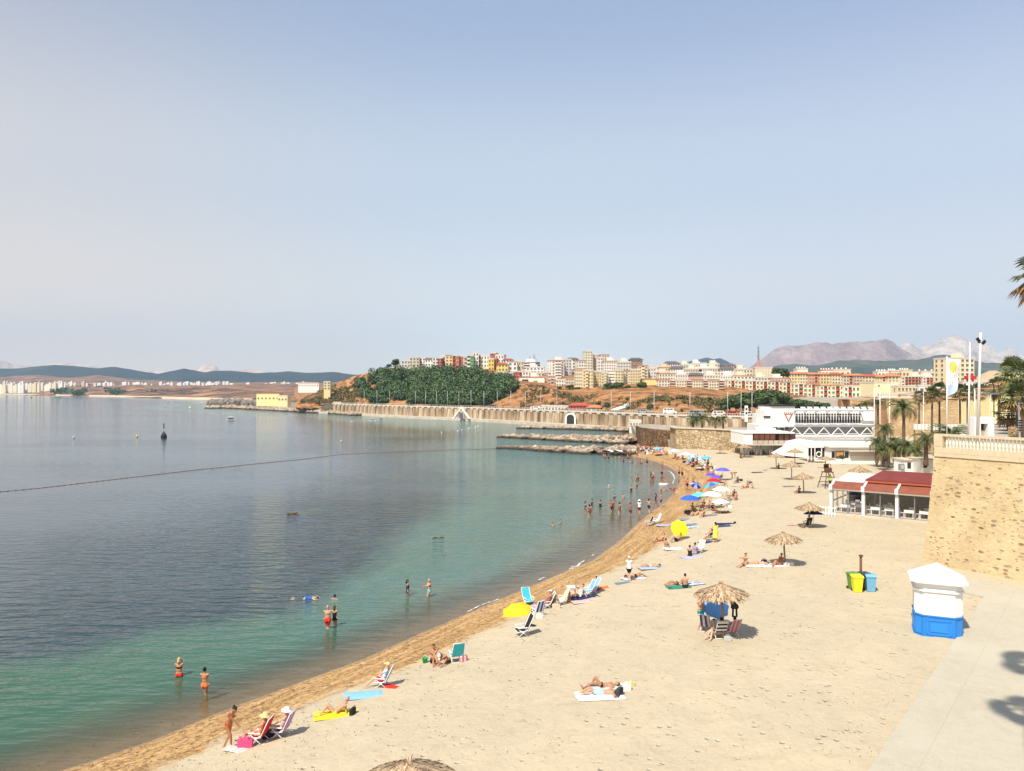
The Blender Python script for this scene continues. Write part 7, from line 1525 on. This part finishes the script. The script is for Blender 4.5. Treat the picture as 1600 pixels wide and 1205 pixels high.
for px, py, dp, ps, fc, lb in WB:
    i = len(lb); w2 = [('shirt',WHT),('sun_hat',WHT)] if 'sun hat' in lb else ([('cap',WHT)] if 'white cap' in lb else []); on = px > 1010 and dp < .1
    pos = at(px,py) if on else wat(px,py,dp); person(ps, pos, fc, lb, w2+[('trunks' if i % 2 else 'swimsuit', (BLK,(.2,.03,.03),NAV,BLK,(.12,.08,.07))[(i//2) % 5])], (0,1,1,4,3)[i % 5], ('short_hair','short_hair','long_hair')[i % 3], ('black','brown','black')[i % 3])
p = W(1037, 757, 0); t = thing('inflatable', 'pale inflatable float with a swimmer beside the foam line', 'float', (p.x, p.y, .05)); MB().tube([(.6*math.cos(a),.4*math.sin(a),0) for a in np.linspace(0, 6.28, 17)], .14, 8).build('ring', M_WPL, t); person('sit', (p.x, p.y, .1), 60, 'person sitting in the pale inflatable float', [('briefs',BLK)], 1)
FW = [(943,714.5),(945.5,718.5),(951,719.5),(962,716),(968,717),(974,722),(981,720),(984.5,722.5),(988,723),(984,713),(995,713.5),(996,727),(1000,724),(1003,727),(1011,726.5),(1034,727),(1036,728)]
for i, (px, py) in enumerate(FW): person(('stand','standf','walk')[i % 3], wat(px, py, (.9,.5,.3,1.2)[i % 4]), 50*i, 'tiny bather in the shallows between the nearest jetty and the far crowd', [('trunks',(BLK,(.25,.05,.04),NAV)[i % 3])], (1,0,3)[i % 3], group='far bathers by the jetty')
# far crowd on the sand
rr = random.Random(21); cc = [(995,704),(1010,706),(1030,710),(1050,715),(1070,720),(1085,727),(1100,733),(1110,738)]
def crowdpt():
    u = rr.uniform(0, len(cc)-1.001); i = int(u); a, b = cc[i], cc[i+1]; f_ = u-i; sp = 3.0+3.5*u/len(cc); return a[0]+(b[0]-a[0])*f_+rr.gauss(0, 4), a[1]+(b[1]-a[1])*f_+rr.uniform(-sp*.9, sp*.55)
for i in range(62):
    px, py = crowdpt(); k = i % 5
    if k in (0, 1, 3): person(rr.choice(['sit','recline','chair','sitback','stand','standf','sit']), at(px, py), rr.uniform(-180, 180), 'tiny figure in the dense crowd at the far end of the beach', [(rr.choice(['trunks','swimsuit','shirt']), rr.choice([BLK,RED,NAV,SAL,BLU,WHT,BLK]))], rr.choice([0,1,3,1]), group='far beach crowd')
    elif k == 2: chair(at(px, py), rr.uniform(-130, -40), rr.choice([BLU,NAV,WHT,RED,TUR,LBL]), 'tiny folding chair in the dense crowd at the far end of the beach', 'far crowd chairs')
    else: towel(px, py, rr.uniform(-100, -60), rr.choice([NAV,(.2,.25,.4),WHT,RED,BLK]), 'tiny towel in the dense crowd at the far end of the beach', 'far crowd towels')
for i in range(12):
    px, py = crowdpt(); bag(at(px, py+1), 0, rr.choice([BLK,NAV,WHT]), 'tiny bag in the dense crowd at the far end of the beach', 1.0, 'far crowd bags')
# dark beached pedalos / boats at the jetty root
for i, px in enumerate((944, 950, 957, 964, 970)):
    p = W(px, 705.5-i*.1, .6); t = thing('beached_kayak', 'dark upturned kayak, %s of five drawn up by the nearest jetty' % ORD[i], 'kayak', (p.x, p.y-3, .9), R(40), 'beached kayaks'); MB().ell((0,0,.0),(.28,1.2,.2),12).build('hull', (M_BLACK, M_WPL)[i % 2], t)
# ------------------------------------------------------------------ buoys, rope, boats
pts = [(-60,777),(0,768.5),(60,763),(120,756),(180,749),(240,742),(300,735),(360,729),(420,722.5),(470,718),(510,713),(530,710.5),(560,708.5),(610,706),(660,704),(720,702),(778,701)]
P_ = [W(a, b, .02) for a, b in pts]; t = thing('float_line', 'long rope of small floats marking off the swimming area', 'float line')
MB().tube([p+Vector((0,0,0)) for p in P_], .035, 5).build('rope', mat('rope tan', (.30,.17,.11), .9), t); fl = MB(); tot = 0
for a, b in zip(P_[:-1], P_[1:]):
    n = max(1, int((b-a).length/.9))
    for i in range(n): q = a.lerp(b, i/n); fl.ell((q.x,q.y,.05),(.10,.09,.08),6)
fo = fl.build('floats', mat('float brown', (.28,.12,.08), .6, noise=.3, scale=.4), t); fo['kind'] = 'stuff'
p = W(256, 683.5, 0); t = thing('navigation_buoy', 'tall black navigation buoy with a thin topmark far out in the bay', 'buoy', p); s = p.y/F
MB().lathe([(0,-.4),(4.2*s,-.3),(4.6*s,2*s),(3.2*s,5*s),(1.2*s,8*s),(0,8*s)], 16).build('hull', M_BLACK, t); MB().tube([(0,0,7*s),(0,0,17*s)], .5*s, 6).build('mast', M_BLACK, t); MB().box((0,0,11.5*s),(2.6*s,1.5*s,2.5*s)).build('lantern_box', mat('buoy grey', (.35,.36,.36), .5), t)
MB().lathe([(0,16*s),(1.5*s,16*s),(0,19*s)], 8).lathe([(0,19.5*s),(1.5*s,19.5*s),(0,22.5*s)], 8).build('topmark', M_BLACK, t)
for px, py, c, lb in ((214,683,(.6,.55,.05),'yellow round buoy left of the black navigation buoy'),(115,685,(.55,.5,.3),'pale buoy farthest left in the bay'),(533,691,(.6,.5,.35),'small pale buoy above the end of the float line'),(297,638.5,(.7,.7,.66),'tiny white buoy near the far shore')):
    p = W(px, py, 0); s = p.y/F; t = thing('buoy', lb, 'buoy', p); MB().ell((0,0,1.2*s),(1.7*s,1.7*s,1.7*s),12).build('float', plain(c, .5), t); MB().tube([(0,0,2.5*s),(0,0,5*s)], .35*s, 6).build('stem', M_GREY, t)
for i, (px, py) in enumerate(((690,676.5),(715,674),(722,672.5),(733,670),(743,668.5),(747,667))):
    p = W(px, py, 0); s = p.y/F; t = thing('mooring_buoy', 'small white mooring buoy, %s of six off the sea wall' % ORD[i], 'buoy', p, 0, 'mooring buoys'); MB().ell((0,0,.8*s),(.9*s,.9*s,1.1*s),10).build('float', M_WPL, t)
def boat(px, py, L_, label, kind, face=0):
    p = W(px, py, 0); s = p.y/F*L_/20; t = thing(kind, label, 'boat', p, R(face)); h = MB(); sec = []
    for x, w_, z0 in ((-9,2.6,.2),(-5,3.2,0),(0,3.3,0),(5,2.4,.1),(9,.2,1.0)): sec.append([(x*s,-w_*s,2.4*s+z0*s),(x*s,-w_*.6*s,-.2*s),(x*s,w_*.6*s,-.2*s),(x*s,w_*s,2.4*s+z0*s)])
    vs = [q for c in sec for q in c]; h.add(vs, [(i*4+j, (i+1)*4+j, (i+1)*4+j+1, i*4+j+1) for i in range(4) for j in range(3)]+[(0,1,2,3)]+[(i*4+3, (i+1)*4+3, (i+1)*4, i*4) for i in range(4)]); h.build('hull', M_WPL, t)
    if kind == 'sailing_boat': MB().box((0,0,3*s),(6*s,2.5*s,1.4*s)).build('cabin', M_WPL, t); MB().tube([(1*s,0,2*s),(1*s,0,15*s)], .22*s, 5).build('mast', M_GREY, t); MB().tube([(1*s,0,4*s),(-6*s,0,4.3*s)], .3*s, 5).build('boom', M_GREY, t)
    else:
        MB().box((0,0,3.8*s),(9*s,4.4*s,2.2*s)).build('cabin', M_DARK, t); MB().box((0,0,6.2*s),(11*s,5*s,.5*s)).build('canopy', M_WPL, t)
        for x in (-4.5, 4.5): MB().tube([(x*s,-2*s,2.4*s),(x*s,-2*s,6.2*s)], .2*s, 4).build('post', M_GREY, t)
        MB().box((-1*s,0,7.6*s),(4*s,3*s,.4*s)).build('top_deck', M_WPL, t)
boat(361,657,17,'white cabin boat with a raised canopy, alone out in the bay','motor_boat',6)
boat(549,659.5,7,'tiny sailing boat with a bare mast off the headland','sailing_boat',10)
boat(582,658,11,'white motor boat moored at the foot of the wooded hill','motor_boat',0)
boat(595,655.5,8,'smaller dark-topped boat moored right behind the white motor boat','motor_boat',20)
boat(263,629,7,'tiny dark motor boat close to the far shore','motor_boat',0)
p = W(49, 622, 0); s = p.y/F; tag(MB().ell((0,0,.6*s),(1.1*s,1.1*s,1.1*s),8).build('buoy', M_BLACK, None, p), 'tiny dark buoy before the far shore at the left edge', 'buoy')
# cars on the promenade road
def car(px, Yo, c, lb, van=False, face=-22):
    Yq = yw(px)+Yo; t = thing('parked_van' if van else 'parked_car', lb, 'van' if van else 'car', ((px-CX)*Yq/F, Yq, 5.86), R(face)); hh = 2.1 if van else 1.45; b = MB()
    pr = [(-2.3,.3),(2.3,.3),(2.35,.75),(2.1,.95),(1.5,1.0 if van else .98),(1.05,hh),(-1.9,hh),(-2.25,1.0)]; n = len(pr); b.add([(x,-.85,z) for x, z in pr]+[(x,.85,z) for x, z in pr], [tuple(range(n))]+[tuple(range(n, 2*n))[::-1]]+[(i, i+n, (i+1) % n+n, (i+1) % n) for i in range(n)]); b.build('body', plain(c, .35, .5), t)
    for x in (-1.4, -.35, .6): MB().box((x,-.87,hh-.38),(.8,.04,.42)).build('window', M_DARK, t)
    for x in (-1.4, 1.4):
        for y in (-.8, .8): MB().tube([(x,y-.1,.32),(x,y+.1,.32)], .32, 10).build('wheel', M_BLACK, t)
car(1047, 6, WHT, 'white van driving on the promenade below the orange slope', True)
for i, (px, c, lb) in enumerate([(838,WHT,'white car parked left of the promenade kiosks'),(1005,(.3,.3,.32),'grey car on the promenade above the jetties'),(1125,WHT,'white car on the promenade before the green belt'),(1145,(.4,.05,.04),'red car on the promenade before the green belt'),(1168,(.55,.56,.58),'silver car beside the white sign post'),(770,(.08,.08,.1),'black car parked under the wooded hill'),(1088,(.1,.15,.3),'dark blue car behind the rampart palms')]): car(px, 6, c, lb)
t = thing('sign_post', 'white upright sign with dark panels on the promenade before the club', 'sign', ((1166-CX)*223/F, 223, 4.5)); MB().box((0,0,2.4),(.9,.3,4.8)).build('board', M_WHITE, t)
for z in (2.6, 3.8): MB().box((0,-.17,z),(.5,.06,.7)).build('panel', M_DARK, t)
# bits of weed, shell and pebble washed up or dropped on the sand
mb = MB(); rr = random.Random(33); n = 0
cand = [W(rr.uniform(0, 1450), rr.uniform(760, 1204), 1.2) for _ in range(14000)]; cd = shore_d(np.array([[p.x, p.y] for p in cand])); cz = bz(cd)
for p, d_, zz in zip(cand, cd, cz):
    if n >= 1100: break
    if d_ < .6 or (d_ > 8 and rr.random() < .72) or p.x/p.y > .52: continue
    s = rr.uniform(.012, .036)*(1.0 if p.y < 50 else 1.7); a = rr.uniform(0, 6.3); z = float(zz)+.03+.10*fbm(p.x, p.y, .35, 3, 3.1)*min(1, d_/6)
    for _ in range(rr.choice((1, 1, 2, 3))):
        x, y = p.x+rr.gauss(0, .12), p.y+rr.gauss(0, .12); mb.add([(x-s*math.cos(a),y-s*math.sin(a),z-.03),(x+s*.4*math.sin(a),y-s*.4*math.cos(a),z-.03),(x+s*math.cos(a),y+s*math.sin(a),z-.03),(x-s*.4*math.sin(a),y+s*.4*math.cos(a),z-.03),(x,y,z+s*.5)], [(0,1,4),(1,2,4),(2,3,4),(3,0,4)])
    n += 1
g = G('beach debris'); gi = g.n('ShaderNodeNewGeometry'); g.l(g.ramp(gi.outputs['Random Per Island'], [(0, (.07,.05,.03)), (.5, (.2,.14,.09)), (.8, (.38,.3,.2)), (1, (.7,.66,.6))]), g.b.inputs['Base Color']); tag(mb.build('beach_debris', g.m), kind='stuff')
# foam at the far curl of the shore
g = G('foam'); o = g.obj(); g.b.inputs['Base Color'].default_value = (.8,.8,.78,1); g.b.inputs['Roughness'].default_value = .8
mx_ = g.n('ShaderNodeMixShader'); tr_ = g.n('ShaderNodeBsdfTransparent'); g.l(g.smooth(g.noise(o, 2.2, 5, .7), .42, .58), mx_.inputs[0]); g.l(tr_.outputs[0], mx_.inputs[1]); g.l(g.b.outputs[0], mx_.inputs[2]); g.l(mx_.outputs[0], g.out.inputs['Surface'])
def foam(pts, wd, nm='sea_foam'):
    P2 = [W(a, b, .03) for a, b in pts]; mb = MB(); vs = []
    for i, p in enumerate(P2):
        d_ = (P2[min(i+1, len(P2)-1)]-P2[max(i-1, 0)]).normalized(); n_ = Vector((-d_.y, d_.x, 0))*wd*(.4+.6*math.sin(math.pi*i/(len(P2)-1))); vs += [p-n_+Vector((0,0,.01)), p+n_+Vector((0,0,.01))]
    mb.add(vs, [(2*i, 2*i+1, 2*i+3, 2*i+2) for i in range(len(P2)-1)]); return tag(mb.build(nm, g.m), kind='stuff')
foam([(1034,737),(1040,735.5),(1047,737),(1052,742),(1054,748),(1051,756)], .13)
rr = random.Random(8)
S_ = [Vector((*p, 0)) for p in SH[2:20]]; mb = MB(); s_ = 0
for a, b in zip(S_[:-1], S_[1:]):
    n = max(2, int((b-a).length/.35))
    for i in range(n):
        p = a.lerp(b, i/n); q = a.lerp(b, (i+1)/n); k = fbm(p.x, p.y, .16, 3, 2.2)
        if k < .34: continue
        d_ = (b-a).normalized(); n_ = Vector((-d_.y, d_.x, 0)); o1 = .16*math.sin(p.x*1.1)+.12*math.sin(p.x*2.7); o2 = .16*math.sin(q.x*1.1)+.12*math.sin(q.x*2.7); w_ = min(.045, (k-.13)*.4)
        mb.add([p+n_*(o1+.25-w_)+Vector((0,0,.035)), q+n_*(o2+.25-w_)+Vector((0,0,.035)), q+n_*(o2+.25+w_)+Vector((0,0,.035)), p+n_*(o1+.25+w_)+Vector((0,0,.035))], [(0,1,2,3)])
tag(mb.build('sea_foam', g.m), kind='stuff')
foam([(893,889),(903,884),(908,879),(913,876)], .11)
# ------------------------------------------------------------------ haze
hz = MB().box((0, 4600, 447), (24000, 10800, 910)).build('haze', bpy.data.materials.new('haze'))
tag(hz, kind='stuff')
hm = hz.data.materials[0]; hm.use_nodes = True; t = hm.node_tree; t.nodes.clear()
pv = t.nodes.new('ShaderNodeVolumePrincipled'); pv.inputs['Color'].default_value = (0.54, 0.73, 1.0, 1); pv.inputs['Density'].default_value = 0.00009
pv.inputs['Anisotropy'].default_value = 0.0
mo = t.nodes.new('ShaderNodeOutputMaterial'); t.links.new(pv.outputs[0], mo.inputs['Volume'])
